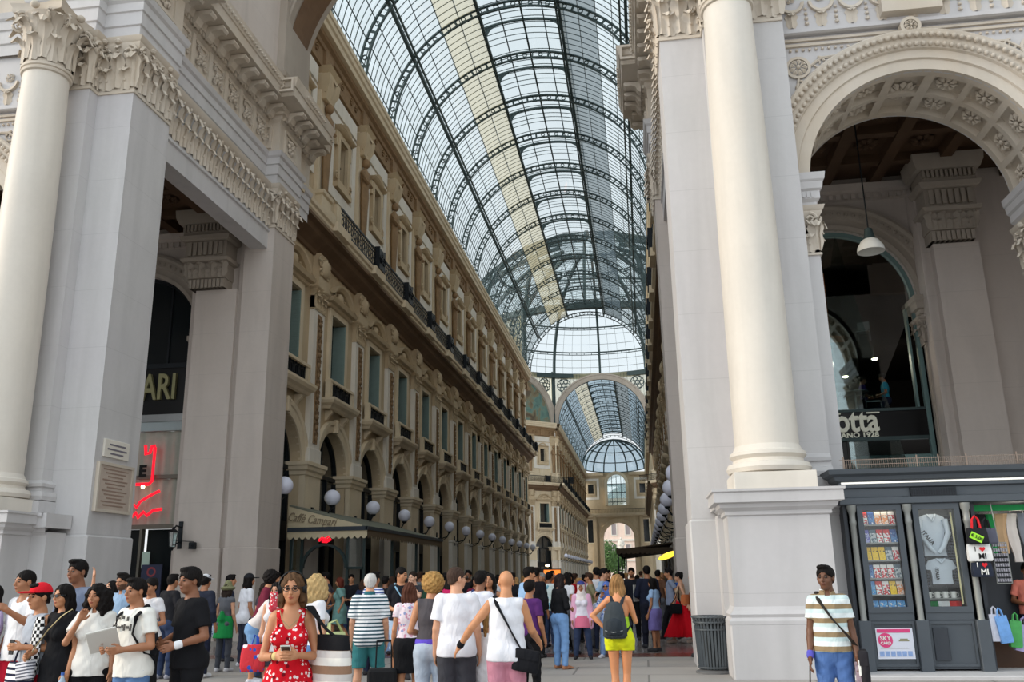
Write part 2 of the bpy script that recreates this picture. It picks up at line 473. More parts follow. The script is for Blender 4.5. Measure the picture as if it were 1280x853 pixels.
def porch_side(side):
    nm = 'right' if side > 0 else 'left'
    NM = {'right': 'right hand', 'left': 'left hand'}[nm]
    q = lambda: SB(side)
    # ---- corner pier with its respond pilaster
    t = thing('corner_pier', f'tall pale granite corner pier of the {NM} porch beside the gallery entrance', 'pier', (0,0,0), group=None)
    m = q(); m.box(6.08,8.6,16.95,18.57,0,12.75,0); m.box(6.98,8.6,16.62,16.95,3.0,12.75,0); m.build('shaft', STN, t)
    m = q(); m.box(6.03,8.66,16.9,18.62,0,2.62,0,.03); m.box(6.5,8.62,16.3,16.92,0,2.66,0)
    m.sweep([(.0,2.6),(.06,2.66),(.06,2.72),(.16,2.76),(.18,2.92),(.22,2.96),(.22,3.02),(-.1,3.04)], [(6.5,16.95),(6.5,16.3),(8.62,16.3)] if False else [(6.5,16.3),(8.62,16.3)], 0)
    m.box(6.42,8.7,16.12,16.93,2.74,3.02,0)
    m.box(6.84,8.6,16.42,16.95,3.02,3.3,0); m.sweep([(0,3.3),(.13,3.32),(.15,3.4),(.13,3.48),(.05,3.5),(.03,3.58),(.08,3.6),(.09,3.66),(.04,3.7),(0,3.74)], [(6.98,16.95),(6.98,16.62),(8.6,16.62)][::1], 0)
    m.build('base', STN, t)
    m = q()
    capital_flat(m, [(8.6,16.62),(6.98,16.62),(6.98,16.95),(6.08,16.95),(6.08,18.57)][::-1] if False else [(6.08,18.57),(6.08,16.95),(6.98,16.95),(6.98,16.62),(8.6,16.62)][::1], 12.75, 1.45, 0)
    m.build('capital', STC, t, smooth=40)
    # ---- inner pier
    t = thing('inner_pier', f'pale granite pier at the inner end of the {NM} porch, where the arcade begins', 'pier')
    m = q(); m.box(6.08,7.06,25.2,26.85,0,12.7); m.box(7.06,7.24,25.34,26.85,0,12.7); m.box(7.24,8.62,25.2,26.6,0,10.7); m.box(7.2,8.9,25.5,26.6,0,13.4)
    m.build('shaft', GRY, t)
    m = q(); m.box(6.04,7.1,25.16,26.9,0,2.62,0,.02); m.box(7.2,8.66,25.16,26.4,0,2.62,0,.02); m.build('base', GRY, t)
    m = q(); capital_flat(m, [(6.08,26.85),(6.08,25.2),(7.06,25.2)], 12.7, 1.5, 0); m.build('capital', STC, t, smooth=40)
    for k, (d0, d1) in enumerate(((7.3, 9.0), (13.5, 15.2))):
        y0 = 25.2 if k == 0 else 25.2
        if k == 1:
            t = thing('wall_pilaster', f'granite pilaster with a carved bracket at the far end of the {NM} porch', 'pilaster')
            m = q(); m.box(13.86,15.1,25.2,26.4,0,10.7); m.box(13.6,13.86,25.5,26.4,0,12.7); m.build('shaft', GRY, t)
        m = q()
        a, b = d0+.1, d1-.1
        m.box(a+.15,b-.15,24.95,25.6,10.7,11.0); m.box(a+.12,b-.12,24.85,25.6,11.0,11.5)
        leaf_row(m, (a+.12,24.85,11.0), (b-.12,24.85,11.0), .7, .4); 
        for i in range(9): m.box(a+.15+i*(b-a-.3)/9+.02, a+.15+(i+1)*(b-a-.3)/9-.02, 24.9,25.5,10.7,10.98)
        m.sweep([(0,11.5),(.08,11.52),(.12,11.62),(0,11.64)], [(a+.06,25.6),(a+.06,24.75),(b-.06,24.75),(b-.06,25.6)])
        m.box(a+.06,b-.06,24.75,25.6,11.5,12.25)
        for i in range(7):
            x = a+.14+i*(b-a-.28)/7; m.box(x+.03,x+(b-a-.28)/7-.03,24.68,24.8,11.72,12.15)
        m.sweep([(0,12.2),(.06,12.24),(.1,12.36),(0,12.4)], [(a,25.6),(a,24.65),(b,24.65),(b,25.6)]); m.box(a,b,24.65,25.6,12.2,12.8)
        for i in range(12):
            x = a+i*(b-a)/12; m.box(x+.02,x+(b-a)/12-.03,24.55,24.7,12.5,12.72)
        m.sweep([(0,12.72),(.12,12.76),(.2,12.95),(.22,13.2),(0,13.22)], [(a,25.6),(a,24.65),(b,24.65),(b,25.6)]); m.box(a,b,24.65,25.6,12.7,13.3)
        m.build('bracket', STD, t, smooth=35)
    # ---- facade bay wall with its arch
    m = q()
    m.wall_arch(8.5,14.3,0,12.75,11.24,2.3,9.4,17.3,17.34,0,36); m.wall_arch(8.5,14.3,0,13.4,11.24,2.3,9.4,19.2,19.16,0,36)
    m.box(14.2,17.2,16.95,18.57,0,12.75)
    struct('wall_front_'+nm, m, STN, f'granite bay wall of the {NM} porch around its big round arch', 'wall')
    t = thing('porch_arch', f'carved round archway of the {NM} porch on the square', 'arch')
    m = q()
    m.arch(11.24,9.4,[(2.3,17.32),(2.3,17.22),(2.52,17.22),(2.54,17.17),(2.72,17.17),(2.74,17.11),(2.8,17.09),(2.86,17.06),(2.94,17.06),(3.0,17.0),(3.08,16.98),(3.12,17.02),(3.12,17.3)], n=56)
    m.build('archivolt', STC, t, smooth=30)
    m = q()
    for i in range(64):
        a = PI*(i+.5)/64
        for r, y, sz in ((2.8, 17.06, .055), (2.97, 16.99, .06)):
            m.sphere((11.24+r*cos(a), y, 9.4+r*sin(a)), sz, 3)
    m.build('bead_moulding', STC, t, smooth=60)
    # coffered soffit
    m = q()
    m.arch(11.24,9.4,[(2.46,17.3),(2.46,19.2)], n=48)
    for y0, y1 in ((17.3,17.5),(18.18,18.32),(19.0,19.2)):
        m.arch(11.24,9.4,[(2.46,y0),(2.3,y0),(2.3,y1),(2.46,y1)], n=48)
    NC = 9
    for i in range(NC+1):
        a = PI*i/NC; w = .07 if i not in (4, 5) else .1
        for yy0, yy1 in ((17.4,19.1),):
            rings = []
            for da in (-w/2.3, w/2.3):
                rings.append([(11.24+r*cos(a+da), y, 9.4+r*sin(a+da)) for r, y in ((2.46,yy0),(2.3,yy0),(2.3,yy1),(2.46,yy1))])
            m.loft(rings, 0, False)
    for i in range(NC):
        if i == 4: continue
        a = PI*(i+.5)/NC
        for y in (17.84, 18.66):
            m.at(T3((11.24+2.44*cos(a), y, 9.4+2.44*sin(a))) @ Matrix.Rotation(PI/2-a, 4, 'Y')); m.rosette((0,0,0), .25, 'z', 0, 8, .07)
    m.at(T3((11.24, 18.25, 11.84))); m.arch(0,0,[(0,0)],n=1) if False else None
    m.rosette((0,0,0), .36, 'z', 0, 12, .08); m.home()
    m.build('coffered_soffit', STC, t, smooth=30)
    # impost pilasters
    for k, (a, b) in enumerate(((8.17,8.94),(13.54,14.3))):
        m = q(); m.box(a,b,17.12,19.2,2.0,7.75)
        pth = [(b,19.2),(b,17.12),(a,17.12)] if k == 0 else [(b,17.12),(a,17.12),(a,19.2)]
        pth = pth[::-1]
        pth2 = [(a,17.12),(b,17.12),(b,19.2)] if k == 0 else [(a,19.2),(a,17.12),(b,17.12)]
        m.box(a,b,17.12,19.2,7.75,9.42)
        m.sweep([(0,8.72),(.04,8.75),(.04,8.84),(.1,8.9),(.1,9.06),(.15,9.1),(.17,9.24),(.2,9.28),(.22,9.42),(-.1,9.43)], pth2)
        n = 9
        for i in range(n): m.box(a+i*(b-a)/n+.015, a+(i+1)*(b-a)/n-.015, 17.0,17.12,8.92,9.04)
        m.build('impost', STN, t)
        m = q(); capital_flat(m, pth2, 7.72, 1.02, 0, .36); m.build('impost_capital', STC, t, smooth=40)
    # spandrels: frame, roundel, scrolls
    m = q()
    for z in (12.5, 12.62): m.box(8.35,14.2,17.24,17.3,z,z+.06)
    m.box(8.35,8.45,17.24,17.3,9.45,12.5); m.box(14.1,14.2,17.24,17.3,9.45,12.5)
    for i in range(26): m.sphere((8.56+.05*(i % 2), 17.27, 9.6+.11*i), .04, 3)
    for i in range(40):
        if not 17 < i < 22: m.sphere((8.7+.132*i, 17.27, 12.42), .035, 3)
    for d in (8.95, 13.63):
        m.rosette((d,17.28,12.0), .2, 'y', 0, 9, .06)
        m.arch(d,12.0,[(.2,17.28),(.2,17.24),(.26,17.24),(.26,17.28)],0,2*PI,20)
        sg = 1 if d < 11 else -1
        m.spiral((d+sg*.42,17.27,12.08), (sg,0,0), .15, .03, 1.4); m.spiral((d,17.27,11.55), (sg,0,0), .14, .03, 1.4)
        m.tube([(d+sg*.25,17.27,12.02),(d+sg*.5,17.27,12.2),(d+sg*.9,17.27,12.22)], .03, 5); m.tube([(d,17.27,11.8),(d-.08,17.27,11.4),(d-.05,17.27,11.1)], .03, 5)
    m.arch(11.24,12.62,[(.14,17.2),(.14,17.02),(.21,17.02),(.21,17.2)],0,2*PI,20); m.rosette((11.24,17.06,12.62), .14, 'y', 0, 8, .06)
    m.build('spandrel_ornament', STC, t, smooth=40)
    # frieze of swags above the arch, up to the architrave
    t = thing('carved_band', f'carved leaf and swag band above the arch of the {NM} porch', 'frieze')
    m = q(); m.box(8.6,14.3,17.18,18.5,12.75,14.2); m.sweep([(0,12.74),(.06,12.76),(.06,12.84),(0,12.86)], [(8.6,17.18),(14.3,17.18)]); m.build('block', STN, t)
    m = q()
    for i in range(9):
        d = 8.9+.62*i; m.arch(d+.02,13.5,[(.2,17.2),(.2,17.12),(.27,17.1),(.27,17.2)],PI,2*PI,10); m.rosette((d,17.18,13.62), .13, 'y', 0, 7, .05)
        for k in range(4): m.sphere((d+.31, 17.16, 12.98+.12*k), .05-.004*k, 3)
        m.leaf((d,17.18,12.9), -PI/2, .3, .35, .5)
    m.box(10.7,11.9,16.95,17.2,12.95,13.7)
    m.build('swag_relief', STC, t, smooth=40)
    # ---- beam over the side opening
    t = thing('side_beam', f'leaf carved beam over the side opening of the {NM} porch', 'beam')
    m = q(); m.box(6.3,6.85,18.5,25.3,12.0,14.2); m.sweep([(0,12.55),(.05,12.58),(.05,12.66),(0,12.68)], [(6.3,25.2),(6.3,18.57)]); m.build('lintel', STN, t)
    m = q(); leaf_row(m, (6.3,25.15,12.68), (6.3,18.62,12.68), 1.4, .36); m.sweep([(0,13.95),(.06,14.0),(.1,14.2),(0,14.2)], [(6.3,25.2),(6.3,18.57)])
    for i in range(26): m.spiral((6.22,18.8+.25*i,13.78), (0,1,0), .1, .026, 1.3, 0, 1 if i % 2 else -1, 12)
    m.build('leaf_band', STC, t, smooth=40)
    # ---- entablature turning from the square into the passage
    t = thing('entablature', f'stacked mouldings and modillion cornice over the {NM} porch', 'entablature')
    pth = [(6.3,28.4),(6.3,26.95),(6.06,26.95),(6.06,25.1),(6.5,25.1),(6.5,18.68),(6.06,18.68),(6.06,16.9),(7.0,16.9),(7.0,16.6),(8.66,16.6),(8.66,17.1),(16,17.1)]
    m = q(); m.sweep(ARCHI, pth); m.build('architrave', STN, t, smooth=25)
    m = q(); m.sweep(FRIEZE, pth)
    n = 6
    for i in range(n):
        y = 18.95+i*(6.0/n)
        m.box(6.42,6.52,y-.06,y+.12,15.36,16.42)
        m.box(6.44,6.52,y+.2,y+.88,15.42,15.5); m.box(6.44,6.52,y+.2,y+.88,16.26,16.34)
        m.at(T3((6.46,y+.54,15.9)) @ RZ(-PI/2)); m.rosette((0,0,0), .2, 'y', 0, 7, .07)
        for sg in (-1, 1): m.spiral((sg*.2,-.04,.22), (sg,0,0), .1, .03, 1.4); m.spiral((sg*.2,-.04,-.2), (sg,0,0), .1, .03, 1.4)
        m.home()
    for y0, y1 in ((25.2,26.8),(17.0,18.5)):   # panels on the ressauts, passage face
        m.at(T3((6.04,(y0+y1)/2,15.9)) @ RZ(-PI/2)); m.frame(-.55,.55,-.42,.42,.09,-.05,.02); m.rosette((0,0,0), .3, 'y', 0, 8, .08); m.home()
    m.frame(6.3,6.86,15.48,16.32,.09,25.02,25.1); m.rosette((6.58,25.08,15.9), .2, 'y', 0, 8, .07)
    m.build('frieze', STC, t, smooth=30)
    m = q(); m.sweep(CORN, pth)
    P = [Vector(p) for p in pth]
    for a, b in zip(P[:-1], P[1:]):
        L = (b-a).length
        if L < .5: continue
        d = (b-a)/L; o = Vector((d.y, -d.x)); k = max(1, round(L/.72)); nd = round(L/.17)
        e = lambda u, w, z: (a.x+d.x*u+o.x*w, a.y+d.y*u+o.y*w, z)
        for i in range(k):
            u = L*(i+.5)/k; w_ = .15
            sec = [(.2,16.84),(.72,16.84),(.74,16.76),(.68,16.7),(.5,16.72),(.36,16.66),(.28,16.5),(.2,16.46)]
            m.loft([[e(u-w_, ww, z) for ww, z in sec], [e(u+w_, ww, z) for ww, z in sec]], 0, True)
            if i < k-1 or k == 1:
                c = e(u+L/k/2, .5, 16.88); m.sphere(c, (.1,.1,.04), 3)
        for i in range(nd):
            u = L*(i+.5)/nd
            m.loft([[e(u-.055, ww, z) for ww, z in ((.1,16.5),(.18,16.5),(.18,16.62),(.1,16.62))], [e(u+.055, ww, z) for ww, z in ((.1,16.5),(.18,16.5),(.18,16.62),(.1,16.62))]], 0, True)
            if L > 1.2: m.sphere(e(u, .9, 17.32), .05, 3)
    m.build('cornice', STC, t, smooth=30)
    m = q(); m.frame(6.0-.75,6.0+.2,16.96,17.44,.07,24.1,24.2); m.rosette((5.7,24.16,17.2), .15, 'y', 0, 10, .05)
    m.build('corner_panel', STC, t, smooth=30)
    # ---- attic wall over the cornice and the end arch springing
    m = q(); m.box(6.42,8.2,16.9,27.2,17.5,23.5); m.box(8.2,17,17.2,18.6,14.2,23.5)
    struct('wall_attic_'+nm, m, GRY, f'plain attic wall above the cornice on the {NM} side of the entrance', 'wall')
    t = thing('attic_pier', f'panelled ochre pier above the {NM} inner cornice, carrying the entrance arch', 'pier')
    m = q(); m.box(6.1,8.2,25.3,27.6,17.5,18.3,0,.03); m.sweep([(0,18.25),(.1,18.3),(.14,18.45),(0,18.5)], [(6.15,27.6),(6.15,25.35),(8.2,25.35)]); m.box(6.15,8.2,25.35,27.6,18.2,22); m.build('block', STD, t)
    m = q(); m.frame(6.5,7.6,18.8,21.6,.1,25.27,25.36); m.frame(6.85,7.2,19.6,20.0,.06,25.25,25.36); m.rosette((7.02,25.33,19.8), .12)
    m.build('panel', STD, t)
    # ---- porch ceiling and walls
    m = q(); m.box(6.6,22,17.3,26.4,13.35,13.6)
    for d in (8.2,9.9,11.24,12.7,14.3,16.5,19): m.box(d-.16,d+.16,19,26.2,13.05,13.36)
    for y in (19.4,21.2,22.9,24.7): m.box(8,22,y-.14,y+.14,13.1,13.36)
    for d in (9.05,10.6,12.0,13.5,15.4):
        for y in (20.3,22.05,23.8): m.rosette((d,y,13.33), .36, 'z', 0, 9, .08)
    struct('ceiling_porch_'+nm, m, DARKB, f'coffered brown ceiling inside the {NM} porch', 'ceiling')
    m = q(); m.wall_arch(8.3,14.3,0,13.4,11.24,2.3,9.4,26.2,26.75,0,30); m.box(14.3,22,26.1,26.6,0,13.4); m.box(21.5,22,17,26.4,0,13.4)
    m.box(8.3,22,18.9,19.2,11.9,13.4)
    m.sweep([(0,12.6),(.1,12.64),(.16,12.8),(.3,12.86),(.34,13.06),(0,13.1)], [(8.6,26.2),(14,26.2)])
    for i in range(24): m.box(8.7+.22*i,8.82+.22*i,26.0,26.2,12.62,12.78)
    struct('wall_back_'+nm, m, GRY, f'back wall of the {NM} porch with a shop arch', 'wall')
    t = thing('shop_arch', f'moulded stone arch around the shop window in the {NM} porch', 'arch')
    m = q(); m.arch(11.24,9.4,[(2.3,26.25),(2.3,26.08),(2.42,26.06),(2.5,26.1),(2.62,26.1),(2.66,26.04),(2.9,26.02),(2.98,25.96),(3.06,25.98),(3.06,26.22)], n=44)
    for i in range(40):
        a = PI*(i+.5)/40; m.sphere((11.24+2.78*cos(a), 26.02, 9.4+2.78*sin(a)), (.07,.05,.07), 3)
    m.build('archivolt', STD, t, smooth=30)
    for k, (a, b) in enumerate(((8.42,8.94),(13.54,14.1))):
        m = q(); m.box(a,b,26.0,26.75,0,9.4)
        p2 = [(a,26.0),(b,26.0),(b,26.75)] if k == 0 else [(a,26.75),(a,26.0),(b,26.0)]
        m.sweep([(0,8.85),(.05,8.88),(.06,8.98),(.14,9.02),(.16,9.2),(.2,9.24),(.2,9.4),(0,9.42)], p2)
        capital_flat(m, p2, 7.95, .82, 0, .3); m.build('impost', STD, t, smooth=35)
    # ---- free-standing column on its pedestal
    cx = XC+7.42 if side > 0 else XC-7.66
    t = thing('column_pedestal', f'moulded stone pedestal under the big column on the {NM} side of the entrance', 'pedestal', (cx,16.1,0))
    if side < 0: pass
    m = MB(); m.box(-.93,.93,-.72,.55,0,.86,0,.03); m.sweep([(0,.84),(.0,.9),(-.04,.95),(-.02,1.0),(-.07,1.06),(-.1,1.12)], [(-.93,.55),(-.93,-.72),(.93,-.72),(.93,.55)][::1]); m.build('plinth', STD if False else STN, t)
    m = MB(); m.box(-.83,.83,-.62,.55,.86,2.66,0); m.build('die', STN, t)
    m = MB(); m.sweep([(0,2.58),(.04,2.6),(.04,2.66),(.12,2.72),(.14,2.78),(.22,2.8),(.22,2.96),(.25,2.98),(.25,3.02),(-.4,3.04)], [(-.83,.5),(-.83,-.62),(.83,-.62),(.83,.5)]); m.box(-.8,.8,-.6,.5,2.6,3.03); m.build('cornice', STN, t)
    t = thing('corinthian_column', f'tall round column with leafy capital on the {NM} side of the gallery entrance', 'column', (cx,16.05,3.03))
    m = MB(); m.box(-.68,.68,-.68,.6,0,.28,0,.01); m.lathe([(.6,.28),(.7,.31),(.73,.38),(.7,.46),(.62,.48),(.6,.54),(.63,.57),(.66,.6),(.65,.66),(.6,.69),(.58,.74),(.56,.78)], 40); m.build('base', STW, t, smooth=35)
    m = MB(); m.lathe([(.555,.76),(.553,2.),(.55,3.5),(.54,5),(.525,6.5),(.505,8),(.48,9.3),(.475,9.7)], 48); m.build('shaft', STW, t, smooth=40)
    m = MB(); m.lathe([(.475,9.66),(.52,9.68),(.53,9.73),(.5,9.77)], 36); m.M = T3((0,0,9.75)); capital_round(m, .49, 1.55); m.build('capital', STC, t, smooth=45)
for sd in (1, -1): porch_side(sd)
# the entrance arch into the gallery, high above
m = MB(); y0, y1 = 25.6, 27.6
m.arch(XC,19.2,[(7.0,y0),(6.5,y0),(6.4,y0-.06),(6.32,y0-.06),(6.32,y1),(7.0,y1)], n=48)
t = thing('entrance_arch', 'great coffered arch high over the gallery entrance', 'arch'); m.build('archivolt', STD, t, smooth=30)
m = MB()
m.arch(XC,19.2,[(6.3,y0+.3),(6.3,y1-.3)], n=60); m.build('soffit', BRICK, t)
# ================================================================ the glass-roofed arcade
WL, WR = -12.4, 2.12
PITCH = 5.2
AX = [26.9+PITCH*k for k in range(15)]          # pilaster axes
BAYS = [29.5+PITCH*k for k in range(14)]
LEFT, RIGHT = PI/2, -PI/2
def bay_wall(mb, M):
    mb.M = M
    mb.wall_arch(-2.6,2.6,0,8.3,0,1.78,5.75,0,.8,0,20,0)
    mb.wall_rect(-2.6,2.6,8.3,14.3,-.88,.88,8.7,12.35,0,.55)
    mb.wall_rect(-2.6,2.6,14.3,24.7,-.5,.5,18.7,20.65,.1,.45)
def wall_run(name, label, placements, mt):
    mb = MB()
    for M in placements: bay_wall(mb, M)
    return struct(name, mb, mt, label, 'wall')
PL = lambda x, y, rz: T3((x, y, 0)) @ RZ(rz)
wall_run('wall_left', 'long ochre arcade wall on the left of the gallery, with an arch and a window in every bay', [PL(WL, y, LEFT) for y in BAYS], TAN)
wall_run('wall_right', 'ochre arcade wall on the right of the gallery, seen edge on behind the granite pier', [PL(WR, y, RIGHT) for y in BAYS], TAN)

# ---------------- prototypes of one bay (origin on the wall face, outward is -y)
def mk_shopfront():
    t = thing('arched_shopfront', '', 'shopfront')
    m = MB(); m.arch(0,5.75,[(1.78,.1),(1.78,-.06),(1.9,-.1),(2.05,-.1),(2.08,-.15),(2.24,-.17),(2.26,0)], n=28)
    m.box(-.13,.13,-.22,0,7.5,8.05,0,.03); m.leaf((0,-.2,7.55), -PI/2, .22, .4, .4); m.build('archivolt', TAN2, t, smooth=30)
    m = MB(); m.box(-1.78,1.78,.5,.54,0,5.75); m.add([(1.78*cos(PI*i/20), .5, 5.75+1.78*sin(PI*i/20)) for i in range(21)], [tuple(range(21))]); m.build('shop_glass', DGL, t)
    m = MB(); m.box(-1.78,1.78,.4,.52,3.05,3.75); m.box(-1.78,1.78,.4,.5,5.65,5.8)
    for x in (-1.74,-.62,.62,1.74): m.box(x-.05,x+.05,.4,.52,0,5.7)
    m.arch(0,5.75,[(1.78,.5),(1.78,.4),(1.68,.4),(1.68,.5)], n=20); m.box(-.04,.04,.42,.5,5.75,7.5)
    m.box(-1.7,1.7,.36,.5,0,.5); m.build('shop_frame', IRON, t)
    return t
def mk_window():
    t = thing('balcony_window', '', 'window')
    m = MB(); m.frame(-1.14,1.14,8.5,12.62,.26,-.12,.05); m.box(-1.0,-.88,-.05,.5,8.7,12.35); m.box(.88,1.0,-.05,.5,8.7,12.35); m.build('surround', TAN2, t)
    m = MB(); m.sweep([(0,12.6),(.08,12.64),(.1,12.76),(.24,12.8),(.3,12.95),(0,12.98)], [(-1.3,.1),(-1.3,-.12),(1.3,-.12),(1.3,.1)])
    m.arch(0,12.1,[(1.5,.05),(1.5,-.2),(1.62,-.32),(1.7,-.34),(1.7,.05)],PI*.22,PI*.78,16); m.sphere((0,-.1,13.3), (.3,.14,.24), 5)
    for sg in (-1, 1): m.spiral((sg*.55,-.1,13.15), (sg,0,0), .2, .05, 1.4)
    m.build('pediment', TAN, t, smooth=30)
    for sg in (-1, 1):
        m = MB(); x = sg*.86
        m.box(min(x, x-sg*.05), max(x, x-sg*.05), -.1, .5, 9.0, 12.3)
        for i in range(40): m.box(min(x-sg*.05, x-sg*.07), max(x-sg*.05, x-sg*.07), -.06, .46, 9.06+.08*i, 9.11+.08*i)
        m.build('shutter', SHUT, t)
    m = MB(); m.box(-.88,.88,.44,.48,8.7,12.35); m.build('pane', DGL, t)
    m = MB(); m.sweep([(0,8.28),(.1,8.32),(.16,8.42),(.28,8.5),(.34,8.62),(.34,8.72),(0,8.74)], [(-1.3,0),(-1.3,-.26),(1.3,-.26),(1.3,0)]); m.box(-1.4,1.4,-.36,0,8.5,8.72); bs = m.build('balcony_slab', TAN2, t)
    for sg in (-1, 1):
        m = MB(); x = sg*.95; pr = [(0,8.3),(-.28,8.3),(-.31,8.22),(-.27,8.14),(-.2,8.1),(-.14,8.02),(-.1,7.92),(0,7.88)]
        m.loft([[(x-.09,y,z) for y, z in pr],[(x+.09,y,z) for y, z in pr]], 0, True); m.build('bracket', TAN2, bs)
    m = MB()
    for x in (-1.36, 1.36): m.box(x-.12,x+.12,-.36,-.14,8.72,9.4)
    m.box(-1.48,1.48,-.38,-.1,9.38,9.5,0,.02); m.build('balcony_parapet', TAN2, bs)
    m = MB(); m.box(-1.24,1.24,-.25,-.21,8.74,9.38)
    for i in range(9): m.box(-1.12+.28*i-.012,-1.12+.28*i+.012,-.29,-.2,8.74,9.38)
    for i in range(4): m.arch(-.84+.56*i,9.06,[(.2,-.26),(.2,-.29),(.24,-.29),(.24,-.26)],0,2*PI,10)
    m.build('balcony_panel', IRON, bs)
    return t
def mk_pilaster():
    t = thing('arcade_pilaster', '', 'pilaster')
    m = MB(); m.box(-.84,.84,-.3,.02,0,.9,0,.03); m.box(-.78,.78,-.24,.02,.9,4.0); m.sweep([(0,3.86),(.05,3.9),(.05,4.0),(0,4.02)], [(-.78,0),(-.78,-.24),(.78,-.24),(.78,0)]); m.build('base', PAL, t)
    m = MB(); m.box(-.82,.82,-.2,.02,4.0,5.5); m.sweep([(0,5.42),(.05,5.46),(.06,5.58),(.13,5.64),(.15,5.76),(.2,5.8),(.2,5.93),(0,5.95)], [(-.82,.8),(-.82,-.2),(.82,-.2),(.82,.8)]); m.build('impost', TAN2, t)
    m = MB(); m.box(-.56,.56,-.2,.02,5.95,12.0); m.box(-.62,.62,-.26,.02,5.95,6.5,0,.03); sh_ = m.build('shaft', PAL, t)
    m = MB(); m.box(-.2,.2,-.24,-.19,6.7,11.8)
    for i in range(12):
        z = 6.9+.41*i
        m.sphere((0,-.26,z), (.09+.05*(i % 3),.06,.12), 4)
        for sg in (-1, 1): m.spiral((sg*.12,-.26,z+.16), (sg,0,0), .09, .025, 1.2, 0, 1, 9)
    m.build('relief', BRN, sh_, smooth=50)
    m = MB(); m.box(-.56,.56,-.2,.02,12.0,12.8); capital_flat(m, [(-.56,0),(-.56,-.2),(.56,-.2),(.56,0)], 11.95, .9, 0, .36); m.build('capital', TAN, t, smooth=40)
    m = MB(); m.box(-.6,.6,-.34,.02,12.85,13.3); m.sphere((0,-.36,13.75), (.34,.16,.4), 6); m.box(-.45,.45,-.3,0,13.3,14.3)
    for sg in (-1, 1): m.spiral((sg*.4,-.34,13.9), (sg,0,0), .22, .06, 1.5); m.spiral((sg*.36,-.34,13.5), (sg,0,0), .16, .05, 1.5)
    m.build('cartouche', TAN, t, smooth=40)
    return t
def mk_railing():
    t = thing('iron_railing', '', 'railing')
    m = MB(); m.box(-2.6,2.6,-.98,-.92,16.3,16.38); m.box(-2.6,2.6,-.97,-.93,15.48,15.54); m.box(-2.6,2.6,-.97,-.93,16.12,16.15); m.build('rail', IRON, t)
    m = MB()
    for i in range(26):
        x = -2.5+.2*i
        m.box(x-.014,x+.014,-.965,-.935,15.5,16.3)
    for i in range(13): m.arch(-2.4+.4*i,15.83,[(.12,-.94),(.12,-.97),(.155,-.97),(.155,-.94)],0,2*PI,10)
    m.build('bars', IRON, t)
    m = MB(); m.M = T3((2.6,0,0)); m.box(-.42,.42,-1.16,-1.08,15.45,16.42)
    for sg in (-1, 1): m.spiral((sg*.2,-1.18,15.9), (sg,0,0), .2, .04, 1.5); m.box(sg*.42-.04,sg*.42+.04,-1.16,-.9,15.45,16.5)
    m.sphere((0,-1.16,16.2), (.14,.06,.14), 4); m.build('ornate_panel', IRON, t)
    return t
def mk_upper_window():
    t = thing('upper_window', '', 'window')
    m = MB(); m.frame(-.78,.78,18.4,20.95,.28,-.06,.12)
    m.box(-.95,.95,-.14,.1,18.2,18.42); m.sweep([(0,20.93),(.08,20.96),(.2,21.1),(0,21.14)], [(-.9,.1),(-.9,-.06),(.9,-.06),(.9,.1)])
    m.arch(0,20.6,[(.8,.05),(.8,-.1),(.95,-.18),(.95,.05)],PI*.25,PI*.75,10)
    for sg in (-1, 1): m.box(sg*.78,sg*1.0,-.04,.1,20.2,20.9) if sg > 0 else m.box(-1.0,-.78,-.04,.1,20.2,20.9); m.spiral((sg*.85,-.06,18.75), (sg,0,0), .2, .05, 1.3)
    m.build('surround', TAN, t, smooth=30)
    m = MB(); m.box(-.5,.5,.3,.34,18.7,20.65); m.box(-.03,.03,.26,.32,18.7,20.65); m.box(-.5,.5,.26,.32,19.7,19.75); m.build('pane', DGL, t)
    m = MB(); m.frame(-1.75,1.75,17.6,21.6,.5,-.01,.1); m.box(-1.75,1.75,-.02,.1,21.75,22.5); m.build('white_panel', PAL, t)
    m = MB(); m.box(-2.3,2.3,.0,.1,16.0,16.9); m.box(-.6,.6,-.03,.1,15.5,17.5); m.build('apron', TAN2, t)
    return t
def mk_herm():
    t = thing('figure_pilaster', '', 'pilaster')
    m = MB(); m.box(-.52,.52,-.3,.1,15.4,16.9,0,.02); m.sweep([(0,16.8),(.08,16.86),(.1,17.0),(0,17.04)], [(-.52,.1),(-.52,-.3),(.52,-.3),(.52,.1)]); m.box(-.55,.55,-.06,.1,16.9,22.4); m.build('pedestal', TAN2, t)
    m = MB()
    m.loft([[(w*cos(2*PI*i/10), -.2+w*.55*sin(2*PI*i/10), z) for i in range(10)] for w, z in ((.2,17.0),(.24,17.6),(.3,18.6),(.36,19.2),(.32,19.6),(.4,20.1),(.42,20.4),(.2,20.6),(.13,20.7))], 0, True)
    m.sphere((0,-.24,20.95), (.19,.2,.25), 6)
    for sg in (-1, 1): m.tube([(sg*.38,-.22,20.35),(sg*.5,-.3,20.0),(sg*.2,-.44,19.8)], .1, 6); m.spiral((sg*.3,-.2,21.55), (sg,0,0), .2, .06, 1.4)
    m.build('figure', BRN, t, smooth=60)
    m = MB(); m.sweep([(0,21.2),(.06,21.24),(.1,21.5),(.22,21.8),(.26,22.3),(.1,22.4),(.3,22.66)], [(-.4,.1),(-.4,-.2),(.4,-.2),(.4,.1)]); m.box(-.4,.4,-.2,.1,21.2,22.6); m.leaf((0,-.24,21.4), -PI/2, .5, .8, .6); m.build('capital', TAN, t, smooth=30)
    return t
